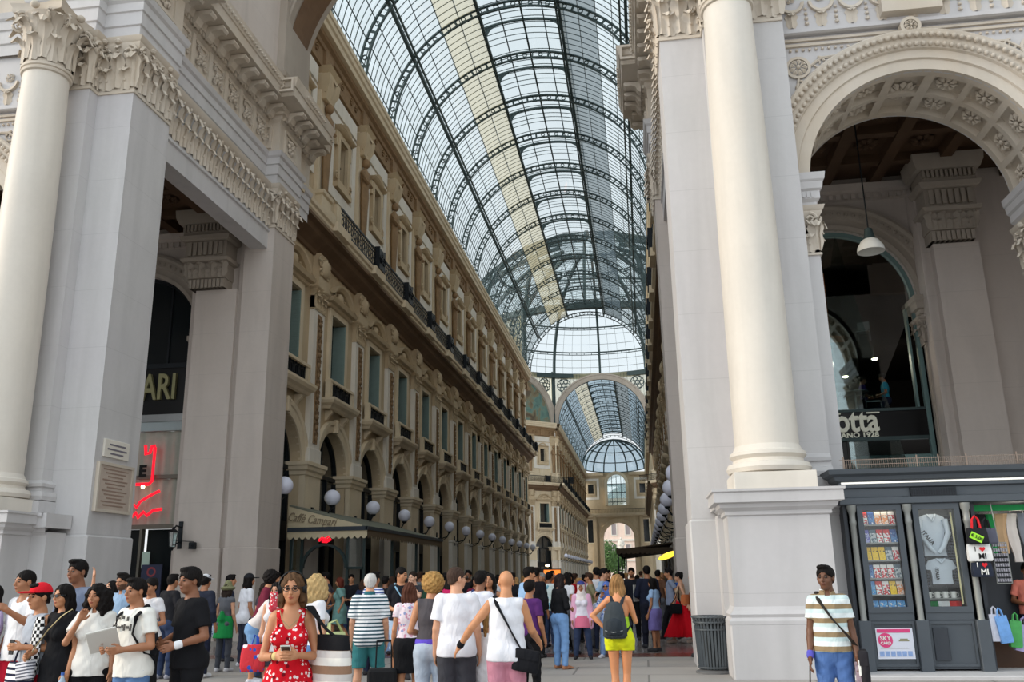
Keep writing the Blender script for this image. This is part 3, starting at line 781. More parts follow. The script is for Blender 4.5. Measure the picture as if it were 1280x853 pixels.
def mk_lamp():
    t = thing('globe_lamp', '', 'lamp')
    m = MB(); m.tube([(0,-.2,4.0),(0,-.5,3.95),(0,-.85,4.05),(0,-1.0,4.3)], .035, 6); m.box(-.08,.08,-.26,-.2,3.7,4.3); m.tube([(0,-.24,3.8),(0,-.6,3.85),(0,-.9,4.05)], .02, 5); m.lathe([(.05,4.26),(.11,4.3),(.13,4.36)], 10, (0,-1.0,0)); m.build('bracket', IRON, t)
    m = MB(); m.sphere((0,-1.0,4.64), .3, 12); m.build('globe', GLOBE, t, smooth=180)
    return t
PR = dict(shop=mk_shopfront(), win=mk_window(), pil=mk_pilaster(), rail=mk_railing(), upw=mk_upper_window(), herm=mk_herm(), lamp=mk_lamp())
USED = set()
def put(kind, x, y, rz, label, group):
    o = PR[kind]
    if kind in USED: o = copy_tree(o)
    USED.add(kind)
    o.location = (x, y, 0); o.rotation_euler = (0, 0, rz); o['label'] = label; o['group'] = group
    return o
def nth(i, n): return ORD[i] if i < 18 else str(i)
def run(x, rz, axes, bays, side, frm, skip_lamp=False):
    for i, y in enumerate(bays):
        w = nth(i, 0)
        put('shop', x, y, rz, f'{w} dark glazed shop arch from {frm}, {side} wall', f'shop arches of the {side} wall')
        put('win', x, y, rz, f'{w} shuttered balcony window from {frm}, {side} wall', f'balcony windows of the {side} wall')
        put('upw', x, y, rz, f'{w} small top floor window from {frm}, {side} wall', f'top floor windows of the {side} wall')
    for i, y in enumerate(axes):
        w = nth(i, 0)
        if y < 30: 
            put('lamp', x, y+.55, rz, f'{w} white globe lamp from {frm}, {side} wall', f'globe lamps of the {side} wall'); continue
        put('pil', x, y, rz, f'{w} carved strip pilaster from {frm}, {side} wall', f'pilasters of the {side} wall')
        if i < len(bays): put('rail', x, bays[i], rz, f'{w} iron railing length from {frm}, {side} ledge', f'iron railings of the {side} ledge')
        put('herm', x, y, rz, f'{w} top floor figure pilaster from {frm}, {side} wall', f'figure pilasters of the {side} wall')
        if not skip_lamp: put('lamp', x, y, rz, f'{w} white globe lamp from {frm}, {side} wall', f'globe lamps of the {side} wall')
run(WL, LEFT, AX[:14], BAYS, 'left', 'the entrance')
run(WR, RIGHT, AX[:14], BAYS, 'right', 'the entrance')

# ---------------- continuous ledges, friezes and top cornices
def ledge(name, label, path, axpts):
    """path runs with outward to the right; axpts = (x,y,rz) of the pilaster axes"""
    t = thing(name, label, 'cornice')
    m = MB(); m.sweep([(0,12.82),(.06,12.84),(.06,12.98),(.12,13.0),(.14,13.14),(.2,13.2),(0,13.24)], path)
    m.sweep([(0,15.02),(.84,15.02),(.9,15.08),(.9,15.2),(.98,15.26),(1.0,15.42),(0,15.45)], path)
    for x, y, rz in axpts:
        m.M = PL(x, y, rz); m.box(-.8,.8,-1.12,-.8,15.06,15.44); m.M = None
    m.build('ledge', TAN2, t)
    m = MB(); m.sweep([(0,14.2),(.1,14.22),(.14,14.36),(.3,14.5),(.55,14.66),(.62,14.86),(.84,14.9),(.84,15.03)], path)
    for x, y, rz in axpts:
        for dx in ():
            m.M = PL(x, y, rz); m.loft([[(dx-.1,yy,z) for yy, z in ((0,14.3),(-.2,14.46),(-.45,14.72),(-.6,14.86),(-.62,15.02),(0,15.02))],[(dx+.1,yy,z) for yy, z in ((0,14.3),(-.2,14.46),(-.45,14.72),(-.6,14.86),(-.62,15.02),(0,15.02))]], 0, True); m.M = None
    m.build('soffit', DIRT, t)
    m = MB(); m.sweep([(-.08,22.6),(.08,22.64),(.1,22.8),(.04,22.84),(.04,23.55)], path); m.sweep([(.04,23.5),(.12,23.54),(.16,23.7),(.3,23.8),(.34,23.95)], path)
    for x, y, rz in axpts:
        m.M = PL(x, y, rz)
        for dx in (-1.95,-1.3,1.3,1.95): m.spiral((dx,-.08,23.18), (1,0,0), .2, .05, 1.4, 0, 1, 10)
        m.box(-.45,.45,-.18,0,22.7,23.55); m.M = None
    m.build('frieze', BRN, t)
    m = MB(); m.sweep([(.3,23.92),(.5,23.96),(.52,24.2),(.6,24.26),(.62,24.46),(.68,24.5),(.68,24.72),(-.3,24.76)], path)
    m.build('top_cornice', TAN2, t)
    return t
ledge('gallery_cornice', 'deep ochre ledge and top cornice running along the left gallery wall', [(WL,26.9),(WL,99.9)], [(WL,y,LEFT) for y in AX])
ledge('gallery_cornice', 'ochre ledge and top cornice running along the right gallery wall, seen end on', [(WR,99.9),(WR,26.9)], [(WR,y,RIGHT) for y in AX])

# ---------------- barrel vaults of iron and glass
RV, ZV = 7.1, 24.72
def vault(name, label, ys, end_gable=False, fine=True):
    t = thing(name, label, 'glass roof')
    P = lambda r, a, y: (XC+r*cos(a), y, ZV+r*sin(a))
    n = 44
    for y in ys:
        m = MB()
        for r, w, h in ((RV,.13,.09),(RV-.38,.12,.08)):
            m.arch(XC,ZV,[(r-h/2,y-w/2),(r+h/2,y-w/2),(r+h/2,y+w/2),(r-h/2,y+w/2),(r-h/2,y-w/2)], n=n)
        k = 46 if fine else 24
        for i in range(k):
            a = PI*(i+.5)/k
            m.arch(XC+(RV-.19)*cos(a), ZV+(RV-.19)*sin(a), [(.10,y-.03),(.145,y-.03),(.145,y+.03),(.10,y+.03),(.10,y-.03)],0,2*PI,8) if i % 2 else m.bar(P(RV-.38,a,y), P(RV,a,y), .06, .12)
        m.build('rib', IRONG, t)
    y0, y1 = ys[0], ys[-1]
    HV = [math.radians(a) for a in (36,72,108,144)]
    for a in HV:
        m = MB(); m.bar(P(RV-.02,a,y0), P(RV-.02,a,y1), .16, .2); m.bar(P(RV-.4,a,y0), P(RV-.4,a,y1), .1, .1); m.build('purlin', IRONG, t)
    for ya, yb in zip(ys, ys[1:]):
        m = MB()
        nb = 9 if fine else 5; bw_ = .013 if fine else .022
        for i in range(1, nb):
            y = ya+(yb-ya)*i/nb
            for a0, a1, r in ((.0,72,RV),(72,108,RV+.55),(108,180,RV)):
                m.arch(XC,ZV,[(r-.02,y-bw_),(r+.02,y-bw_),(r+.02,y+bw_),(r-.02,y+bw_),(r-.02,y-bw_)],math.radians(a0),math.radians(a1),n=20)
        for dg in (9,18,27,45,54,63,117,126,135,153,162,171):
            a = math.radians(dg); m.bar(P(RV,a,ya), P(RV,a,yb), .035, .05)
        for dg in (72,81,90,99,108):
            a = math.radians(dg); m.bar(P(RV+.55,a,ya), P(RV+.55,a,yb), .06 if dg != 90 else .1, .08)
        for sg in (-1, 1):      # lantern brackets
            for y in ((ya+yb)/2,):
                a = PI/2+sg*math.radians(18)
                o_ = [(RV-.2,0),(RV+.55,0),(RV+.55,.19),(RV+.46,.12),(RV+.3,.06),(RV+.1,.03)]
                m.loft([[P(r,a-sg*d,yy) for r, d in o_] for yy in (y-.03, y+.03)], 0, True)
        for y in ((ya+yb)/2,): m.arch(XC,ZV,[(RV+.45,y-.05),(RV+.57,y-.05),(RV+.57,y+.05),(RV+.45,y+.05),(RV+.45,y-.05)],math.radians(72),math.radians(108),12)
        m.build('glazing_bars', IRONG, t)
        m = MB()
        m.arch(XC,ZV,[(RV,ya),(RV,yb)],0,math.radians(54),14,0); m.arch(XC,ZV,[(RV,ya),(RV,yb)],math.radians(126),PI,14,0)
        m.arch(XC,ZV,[(RV+.55,ya),(RV+.55,yb)],math.radians(72),math.radians(108),10,0)
        m.arch(XC,ZV,[(RV,ya),(RV,yb)],math.radians(54),math.radians(72),6,2); m.arch(XC,ZV,[(RV,ya),(RV,yb)],math.radians(108),math.radians(126),6,1)
        for a in (math.radians(72), math.radians(108)):
            m.add([P(RV,a,ya),P(RV,a,yb),P(RV+.55,a,yb),P(RV+.55,a,ya)], [(0,1,2,3)], 3)
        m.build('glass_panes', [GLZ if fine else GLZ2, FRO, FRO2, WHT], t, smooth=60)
    return t
RIBS = [26.1+4.93*k for k in range(16)]
RIBS[-1] = 99.9
vault('barrel_vault', 'long iron and glass barrel vault over the gallery, with cream panes beside the crown', RIBS)

# ---------------- octagon
OC = (XC, 117.8); AP = 18.0; SL = 2*AP*math.tan(PI/8)
def side_M(k):     # k=0 north, 1 north-west, 7 north-east ... outward -y points to the centre
    a = PI/2+k*PI/4
    return T3((OC[0]+AP*cos(a), OC[1]+AP*sin(a), 0)) @ RZ(a-PI/2)
for k, nm_, lab in ((1,'wall_chamfer_left','ochre wall across the far left corner of the octagon'),(7,'wall_chamfer_right','ochre wall across the far right corner of the octagon')):
    mb = MB(); M = side_M(k)
    for dx in (-5.0, 0, 5.0): bay_wall(mb, M @ T3((dx,0,0)))
    mb.M = M; mb.box(-SL/2,-7.4,-.1,.4,0,24.7); mb.box(7.4,SL/2,-.1,.4,0,24.7)
    struct(nm_, mb, TAN2, lab, 'wall')
for k in (1, 7):
    M = side_M(k); rz = k*PI/4; sn = 'left' if k == 1 else 'right'
    for j, dx in enumerate((-5.0, 0, 5.0) if k == 1 else (-5.0,)):
        p = M @ Vector((dx,0,0)); pos_ = ('leftmost','middle','rightmost')[j] if k == 1 else 'near'
        put('shop', p.x, p.y, rz, f'{pos_} shop arch across the far {sn} corner of the octagon', 'octagon shop arches')
        put('win', p.x, p.y, rz, f'{pos_} balcony window across the far {sn} corner of the octagon', 'octagon balcony windows')
        put('upw', p.x, p.y, rz, f'{pos_} top floor window across the far {sn} corner of the octagon', 'octagon top floor windows')
    for j, dx in enumerate((-2.5, 2.5, 7.0) if k == 1 else (-7.0, -2.5)):
        p = M @ Vector((dx,0,0)); pos_ = ORD[j]+' from the left'
        put('pil', p.x, p.y, rz, f'pilaster {pos_} across the far {sn} corner of the octagon', 'octagon pilasters')
        put('rail', p.x, p.y, rz, f'black railing length {pos_} across the far {sn} corner of the octagon', 'octagon railings')
        put('herm', p.x, p.y, rz, f'figure pilaster {pos_} across the far {sn} corner of the octagon', 'octagon figure pilasters')
    e0, e1 = M @ Vector((-SL/2,0,0)), M @ Vector((SL/2,0,0))
    ledge('corner_cornice', f'ledge and cornice across the far {sn} corner of the octagon', [(e0.x,e0.y),(e1.x,e1.y)], [((M @ Vector((dx,0,0))).x, (M @ Vector((dx,0,0))).y, rz) for dx in (-5,0,5)])
def mosaic():
    m, t = new('lunette_mosaic'); p = t.obj()
    c = t.ramp(t.noise(.5, p, 5, 1.2), [(.3, srgb((70,96,92))), (.45, srgb((96,128,118))), (.55, srgb((120,110,84))), (.7, srgb((84,70,54)))])
    t.l(c, t.b.inputs['Base Color']); t.b.inputs['Roughness'].default_value = .6
    return m
MOS = mosaic()
for k in range(8):
    M = side_M(k); m = MB(); m.M = M
    nm_ = {0:'far',1:'far left',2:'left',3:'near left',4:'near',5:'near right',6:'right',7:'far right'}[k]
    if k == 4: continue
    t = thing('octagon_arch', f'great arch on the {nm_} side of the octagon, under the dome', 'arch')
    m.arch(0,ZV,[(6.75,.3),(6.75,-.12),(6.95,-.2),(7.4,-.2),(7.46,-.3),(7.7,-.3),(7.72,.1)], n=48); m.build('archivolt', STD, t, smooth=30)
    m = MB(); m.M = M; m.wall_arch(-SL/2,SL/2,ZV,32.5,0,7.1,ZV,0,.12,ZV,30); m.build('lattice_panel', LATT, t)
    m = MB(); m.M = M
    for sg in (-1, 1):
        m = MB(); m.M = M
        for cx, cz in ((5.75,30.75),):
            for q in range(7):
                a = q*PI/3; rr = .62 if q else 0
                m.arch(sg*cx+rr*cos(a)*1.05, cz+rr*sin(a)*1.05, [(.24,-.06),(.34,-.06),(.34,.02),(.24,.02)],0,2*PI,14)
            m.arch(sg*cx,cz,[(.98,-.06),(1.1,-.06),(1.1,.02),(.98,.02)],0,2*PI,20)
        for i in range(9): m.box(sg*(3.2+.5*i)-.02, sg*(3.2+.5*i)+.02, -.03,.02, ZV+math.sqrt(max(0, 7.4**2-(3.2+.5*i)**2)) if 3.2+.5*i < 7.4 else ZV, 32.4)
        m.box(sg*SL/2-.2, sg*SL/2+.2, -.3,.2, ZV, 33.0)
        m.build('lattice_bars', IRONG, t)
    if k in (1, 7):
        m = MB(); m.add([(6.75*cos(PI*i/24), .2, ZV+6.75*sin(PI*i/24)) for i in range(25)], [tuple(range(25))]); mm = m
        mo = mm.build('mosaic_lunette', MOS, t); mo.location = M.to_translation(); mo.rotation_euler = (0, 0, k*PI/4)
# dome
t = thing('glass_dome', 'bright iron and glass dome over the octagon', 'dome', (OC[0], OC[1], 0))
RD, ZD, HD = AP/cos(PI/8)*.965, 32.4, 15.0
DP = lambda la, az, r=1.0: (RD*r*cos(la)*cos(az), RD*r*cos(la)*sin(az), ZD+HD*r*sin(la))
m = MB(); m.lathe([(RD*.985,31.9),(RD*1.03,31.9),(RD*1.03,32.6),(RD*.985,32.6),(RD*.985,31.9)], 48, caps=False); m.build('base_ring', IRONG, t)
for k in range(16):
    az = PI/2+PI/16+k*PI/8+PI/16
    m = MB()
    for a, b in zip(range(0, 12), range(1, 13)): m.bar(DP(a*PI/28, az, .995), DP(b*PI/28, az, .995), .34, .5)
    m.build('rib', IRONG, t)
for k, la in enumerate((.24,.5,.8,1.1)):
    m = MB(); c, s_ = RD*cos(la), ZD+HD*sin(la)
    m.lathe([(c*.985,s_-.16),(c*1.0,s_-.16),(c*1.0,s_+.0),(c*.985,s_+.0),(c*.985,s_-.16)], 48, caps=False); m.lathe([(c*.985,s_-.5),(c*.995,s_-.5),(c*.995,s_-.42),(c*.985,s_-.42),(c*.985,s_-.5)], 48, caps=False)
    for i in range(96):
        az = 2*PI*i/96; m.bar((c*.99*cos(az), c*.99*sin(az), s_-.5), (c*.99*cos(az), c*.99*sin(az), s_), .08, .14)
    m.build('ring', IRONG, t)
m = MB()
for i in range(80):
    az = 2*PI*i/80
    for a in range(0, 12): m.bar(DP(a*PI/26, az), DP((a+1)*PI/26, az), .03, .03)
for la in (.08,.16,.32,.42,.6,.7): m.lathe([(RD*cos(la)*.998,ZD+HD*sin(la)-.02),(RD*cos(la)*1.002,ZD+HD*sin(la)-.02),(RD*cos(la)*1.002,ZD+HD*sin(la)+.02),(RD*cos(la)*.998,ZD+HD*sin(la)+.02)], 48, caps=False)
m.build('glazing_bars', IRONG, t)
m = MB(); m.lathe([(RD*cos(a*PI/30)*1.003, ZD+HD*1.003*sin(a*PI/30)) for a in range(16)], 64, caps=False); m.build('glass_panes', GLZ, t, smooth=60)

# ---------------- far arm and its end wall
FB = [138.4+PITCH*k for k in range(13)]; FA = [135.9+PITCH*k for k in range(14)]
wall_run('wall_far_left', 'ochre arcade wall on the left of the far arm beyond the octagon', [PL(WL, y, LEFT) for y in FB], TAN)
wall_run('wall_far_right', 'ochre arcade wall on the right of the far arm beyond the octagon', [PL(WR, y, RIGHT) for y in FB], TAN)
run(WL, LEFT, FA, FB, 'left', 'the octagon in the far arm')
ledge('far_cornice', 'ledge and cornice on the left wall of the far arm beyond the octagon', [(WL,135.8),(WL,206)], [(WL,y,LEFT) for y in FA])
ledge('far_cornice', 'ledge and cornice on the right wall of the far arm beyond the octagon', [(WR,206),(WR,135.8)], [(WR,y,RIGHT) for y in FA])
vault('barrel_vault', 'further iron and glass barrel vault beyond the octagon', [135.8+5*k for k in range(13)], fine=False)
YE = 206.0
m = MB(); m.wall_arch(-8.2,8.2,0,16.0,0,3.5,9.9,0,4,0,28); m.wall_arch(-8.2,8.2,16.0,24.8,0,2.1,22.2,0,.8,17.2,20)
struct('wall_end', m, TAN, 'end wall of the far arm with a tall open archway and a window over it', 'wall', loc=(XC,YE,0))
t = thing('end_arch', 'moulded surround of the open archway at the far end of the gallery', 'arch', (XC,YE,0))
m = MB(); m.arch(0,9.9,[(3.5,.1),(3.5,-.15),(4.0,-.2),(4.3,-.25),(4.35,0)], n=32)
for sg in (-1, 1): m.box(sg*3.5 if sg > 0 else -4.3, 4.3 if sg > 0 else -3.5, -.2,.1,0,9.9); m.box(min(sg*4.9,sg*5.7),max(sg*4.9,sg*5.7),-.3,.1,0,15)
m.build('archivolt', TAN, t)
t = thing('end_window', 'round headed window in the end wall, above the open archway', 'window', (XC,YE,0))
m = MB(); m.arch(0,22.2,[(2.1,.1),(2.1,-.2),(2.4,-.25),(2.75,-.3),(2.75,.05)], n=24)
for sg in (-1, 1): m.box(min(sg*2.1,sg*2.75),max(sg*2.1,sg*2.75),-.3,.05,17.2,22.2)
m.build('surround', TAN2, t)
m = MB()
for x in (-1.05,0,1.05): m.box(x-.06,x+.06,.3,.4,17.2,24)
for z in (18.0,20.2,22.1): m.box(-2.1,2.1,.3,.4,z-.08,z+.08)
m.build('frame', IRONG, t)
m = MB(); m.box(-2.1,2.1,.42,.44,17.2,22.2); m.add([(2.1*cos(PI*i/16), .42, 22.2+2.1*sin(PI*i/16)) for i in range(17)], [tuple(range(17))]); m.build('pane', SHOPG, t)
for k, x in enumerate((-5.9, 5.9)):
    sn = ('left','right')[k]
    t = thing('end_side_window', f'small square window in the end wall, {sn} of the tall window', 'window', (XC+x,YE,0))
    m = MB(); m.frame(-1.0,1.0,19.6,22.4,.35,-.15,.05); m.build('surround', TAN, t)
    m = MB(); m.box(-.65,.65,-.02,.0,19.95,22.05); m.build('pane', DGL, t)
    m = MB(); m.frame(-1.9,1.9,18.6,23.4,.5,-.06,.02); m.build('white_panel', PAL, t)
    t = thing('end_tall_window', f'narrow tall window in the end wall, {sn} of the open archway', 'window', (XC+x+(.4 if k else -.4),YE,0))
    m = MB(); m.frame(-.95,.95,8.6,14.2,.3,-.2,.05); m.build('surround', TAN2, t)
    m = MB(); m.box(-.65,.65,-.02,.0,8.9,13.9); m.build('pane', DGL, t)
t = thing('end_ledge', 'ledge with black railing crossing the end wall above the archway', 'cornice', (XC,YE,0))
m = MB(); m.sweep([(0,14.6),(.4,14.9),(.8,15.0),(.9,15.4),(0,15.45)], [(-7.3,0),(7.3,0)]); m.build('ledge', TAN2, t)
for x0, x1 in ((-7.3,-2.9),(2.9,7.3)): m = MB(); m.sweep([(0,24.0),(.4,24.1),(.6,24.7),(0,24.8)], [(x0,0),(x1,0)]); m.build('upper_cornice', TAN2, t)
m = MB(); m.box(-7.3,7.3,-.86,-.8,16.3,16.4)
for i in range(60): m.box(-7.2+.245*i,-7.16+.245*i,-.85,-.81,15.4,16.3)
m.build('railing', IRON, t)
# glass half dome closing the far vault
t = thing('glass_apse', 'glass half dome closing the far vault over the end wall', 'glass roof', (XC,195.8,0))
HP = lambda la, az: (RV*cos(la)*cos(az), 10.2*cos(la)*sin(az), ZV+RV*.86*sin(la))
m = MB()
for i in range(9):
    az = PI*i/8
    for a in range(8): m.bar(HP(a*PI/16, az), HP((a+1)*PI/16, az), .22, .3)
for la in (.0,.35,.75,1.1):
    for i in range(24): m.bar(HP(la, PI*i/24), HP(la, PI*(i+1)/24), .16, .2)
m.build('ribs', IRONG, t)
m = MB(); m.loft([[HP(la*PI/20, PI*i/24) for i in range(25)] for la in range(11)], 0, False, closed=False); m.build('glass_panes', [GLZ2], t)
# ================================================================ ground
def floor_mat(name, c1, c2, bw, bh, mortar, rough, gloss, rot=0, off=.5):
    m, t = new(name)
    p = t.pos()
    mp = t.n('ShaderNodeMapping'); t.l(p, mp.inputs[0]); mp.inputs['Rotation'].default_value = (0,0,rot)
    br = t.n('ShaderNodeTexBrick'); br.offset = off
    br.inputs['Scale'].default_value = 1; br.inputs['Brick Width'].default_value = bw; br.inputs['Row Height'].default_value = bh; br.inputs['Mortar Size'].default_value = mortar
    br.inputs['Color1'].default_value = (*srgb(c1),1); br.inputs['Color2'].default_value = (*srgb(c2),1); br.inputs['Mortar'].default_value = (*[x*.35 for x in srgb(c1)],1)
    t.l(mp.outputs[0], br.inputs['Vector'])
    f = t.noise(.6, p, 6, .4); f2 = t.noise(14, p, 4)
    c = t.mix(t.math('MULTIPLY', f, .5), br.outputs[0], tuple(x*.7 for x in srgb(c2)))
    c = t.mix(t.math('MULTIPLY', f2, .25), c, tuple(x*.6 for x in srgb(c1)))
    t.l(c, t.b.inputs['Base Color'])
    t.l(t.math('MULTIPLY_ADD', f, .2, rough), t.b.inputs['Roughness'])
    t.b.inputs['Specular IOR Level'].default_value = gloss
    return m
PAV = floor_mat('piazza_slabs', (178,172,166), (166,160,154), 2.6, 1.35, .02, .5, .3)
REDB = floor_mat('red_granite_band', (128,78,66), (116,68,58), 1.4, 1.4, .012, .16, .5)
GAL = floor_mat('polished_gallery_marble', (150,142,138), (128,120,118), 1.5, 1.5, .02, .1, .5)
GAL2 = floor_mat('polished_dark_band', (104,84,76), (92,78,72), 1.2, .9, .012, .1, .5)
m = MB(); m.box(-60,60,-60,19.6,-.3,0); struct('floor', m, PAV, 'grey stone slabs of the square in front of the gallery', 'floor')
m = MB(); m.box(-11.3,1.05,19.6,20.5,-.3,.002); m.box(-11.3,1.05,27.2,27.9,-.3,.002)
struct('trim_1', m, REDB, 'polished red granite bands set in the floor of the entrance', 'floor band')
m = MB(); m.box(-11.3,1.05,20.5,27.2,-.3,.001); m.box(-13.4,3.2,27.9,136,-.3,.001); m.box(-30,20,99.9,136,-.3,.0005); m.box(-13.4,3.2,136,212,-.3,.001)
struct('floor_gallery', m, GAL, 'polished grey marble floor of the gallery', 'floor')
m = MB()
for k in range(12): m.box(-11.2,1.0,30+6*k,31.2+6*k,0,.004)
struct('trim_2', m, GAL2, 'dark stone bands across the gallery floor', 'floor band')
m = MB()
m.box(-40,-11.3,19.6,27.2,-.3,.0); m.box(1.05,40,19.6,27.2,-.3,.0); m.box(-60,60,212,330,-.3,0)
struct('floor_porch', m, PAV, 'stone paving inside the porches and on the far square', 'floor')
m = MB(); m.box(3.2,12,15.3,16.6,0,.07,0,.02); struct('trim_3', m, STN, 'pale stone kerb under the souvenir kiosk', 'kerb')
# ================================================================ shops, kiosk and street furniture
def txt(body, size, loc, rz, mt, name, parent, depth=.03, bold=0, shear=0, sx=1, tilt=0):
    m = MB(); m.text(body, size, depth, 0, Matrix.Rotation(tilt, 4, 'Y') if tilt else None, bold, shear, sx=sx)
    return m.build(name, mt, parent, loc, rz)
OAT = plain('cream_letters', (232, 232, 214), .5, 0, 0)
BLK = plain('black_letters', (20, 20, 22), .5, 0, 0)
# ---------------- upstairs cafe window on the right
RC = XC+11.24; LC = XC-11.24
def lunette(m, y, r=2.3, zc=9.4, zb=0., x=0):
    m.add([(x+r,y,zb),(x-r,y,zb)][::-1]+[(x-r*cos(PI*i/28), y, zc+r*sin(PI*i/28)) for i in range(29)][::1], [tuple(range(31))])
t = thing('cafe_window', 'tall arched cafe window with cream lettered sign in the right porch', 'window', (RC,26.45,0))
m = MB(); lunette(m, 0); m.build('pane', SHOPG, t)
TEAL = plain('teal_metal', (112, 138, 136), .35, .3, .05)
m = MB(); m.arch(0,9.4,[(2.3,-.1),(2.18,-.1),(2.18,.06),(2.3,.06)], n=32)
for sg in (-1, 1): m.box(min(sg*2.18,sg*2.3),max(sg*2.18,sg*2.3),-.1,.06,0,9.4); m.box(min(sg*2.02,sg*2.08),max(sg*2.02,sg*2.08),.1,.3,6.2,9.2)
m.build('frame', TEAL, t)
m = MB(); m.box(-2.18,2.18,-.06,.05,5.38,6.12); m.build('sign_band', SIGNB, t)
m = MB(); m.box(-2.18,2.18,-.1,.05,6.12,6.2); m.box(-2.18,2.18,-.1,.05,5.28,5.38); m.build('sign_rail', IRONG, t)
txt('Motta', .94, (-.06,-.1,5.84), 0, OAT, 'letters', t, .06, .022, sx=.78)
m = MB(); m.box(-.42,-.2,-.13,-.07,6.06,6.1); m.box(.52,.88,-.13,-.07,6.06,6.1); m.build('letter_bars', OAT, t)
txt('MILANO 1928', .2, (.1,-.09,5.44), 0, OAT, 'small_letters', t, .04, .006, sx=1.15)
m = MB(); m.box(-2.18,-.1,-.02,.06,4.4,5.28); m.box(-.1,-.04,-.06,.06,4.4,5.28); m.build('dark_panel', SIGNB, t)
m = MB(); m.box(-.04,2.18,.0,.05,4.4,4.86); m.build('teal_panel', TEAL, t)
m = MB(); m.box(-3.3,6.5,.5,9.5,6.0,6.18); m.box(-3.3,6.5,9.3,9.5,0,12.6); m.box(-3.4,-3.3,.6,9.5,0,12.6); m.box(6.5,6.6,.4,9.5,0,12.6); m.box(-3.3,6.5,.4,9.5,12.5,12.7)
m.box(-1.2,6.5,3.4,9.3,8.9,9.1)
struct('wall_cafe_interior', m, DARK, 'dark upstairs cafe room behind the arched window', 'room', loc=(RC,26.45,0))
CPR = plain('copper_panel', (168, 100, 48), .45, .2, .25)
t = thing('cafe_pillar', 'copper lit pillar deep inside the upstairs cafe', 'pillar', (RC+.75,32.2,9.1)); m = MB(); m.box(-.3,.3,-.2,.2,0,3.2,0,.02); m.build('shaft', CPR, t); m = MB(); m.box(-.7,.7,-.5,.5,0,.7,0,.03); m.build('counter', CPR, t)
def mk_spot():
    t = thing('ceiling_spot', '', 'lamp'); m = MB(); m.lathe([(.02,.5),(.02,.12),(.06,.1),(.12,0)], 10); m.build('shade', IRON, t)
    m = MB(); m.sphere((0,0,0), (.1,.1,.05), 5); m.build('bulb', SPOTB, t); return t
SPOT = mk_spot()
sp_ = [(-1.95,4.0,11.6),(-1.5,5.2,11.7),(-1.0,6.2,11.8),(-1.4,7.0,11.4),(-1.6,7.6,11.3),(-1.75,8.2,11.2),(-1.55,6.6,11.0),(-1.65,7.9,10.5),(.1,2.6,8.2),(1.55,2.2,8.2),(1.3,5.2,8.3),(-1.0,3.4,8.3),(-.4,5.5,7.9)]
for i, (x, y, z) in enumerate(sp_):
    o = SPOT if i == 0 else copy_tree(SPOT)
    o.location = (RC+x, 26.45+y, z); o['group'] = 'ceiling spots inside the cafe'
    o['label'] = f'{nth(i,0)} glowing ceiling spot inside the upstairs cafe, counted from the left' if i < 8 else f'{nth(i-8,0)} low pendant spot over the cafe tables, counted from the window'
STEEL = plain('brushed_metal', (150, 152, 152), .35, .7, .05)
def cafe_chair(x, y, z, rz, lab):
    t = thing('cafe_chair', lab, 'chair', (x,y,z), rz, 'cafe chairs upstairs')
    m = MB(); m.box(-.2,.2,-.2,.2,.43,.47,0,.01); m.build('seat', STEEL, t)
    for sx in (-1, 1):
        m = MB(); m.tube([(sx*.2,-.2,.45),(sx*.23,-.24,0)], .014); m.build('leg', STEEL, t)
        m = MB(); m.tube([(sx*.2,.24,0),(sx*.19,.2,.45),(sx*.18,.25,.85)], .014); m.build('leg', STEEL, t)
    m = MB(); m.box(-.2,.2,.22,.25,.6,.86,0,.01); m.build('backrest', STEEL, t)
cafe_chair(RC-.55,30.2,9.1,.3,'pale metal cafe chair on the upper cafe floor, left of the copper pillar')
cafe_chair(RC+1.75,30.4,9.1,-.4,'pale metal cafe chair on the upper cafe floor, right of the copper pillar')
cafe_chair(RC+1.1,27.75,6.18,PI/2*.9,'cafe chair under the person in the turquoise shirt')
cafe_chair(RC-.15,28.0,6.18,-PI/2,'cafe chair under the person in the purple shirt')
t = thing('cafe_table', 'small pale cafe table behind the lettered sign', 'table', (RC+.55,27.5,6.18)); m = MB(); m.lathe([(.4,.7),(.42,.72),(.42,.74)], 20); m.build('top', STEEL, t); m = MB(); m.lathe([(.2,0),(.2,.02),(.03,.05),(.03,.7)], 12); m.build('stem', STEEL, t)
# ---------------- hanging lamp
t = thing('hanging_lamp', 'white bell lamp hanging on a long cable inside the right porch', 'lamp', (5.84,21,9.1))
m = MB(); m.tube([(0,0,.5),(0,0,4.0)], .018, 5); m.build('cable', IRON, t)
m = MB(); m.lathe([(.03,.62),(.09,.58),(.12,.4),(.16,.3)], 16); m.build('cap', IRONG, t, smooth=40)
m = MB(); m.lathe([(.14,.32),(.2,.28),(.3,.12),(.32,0),(.3,0),(.28,.1),(.14,.28)], 24, caps=False); m.build('shade', WHT, t, smooth=40)
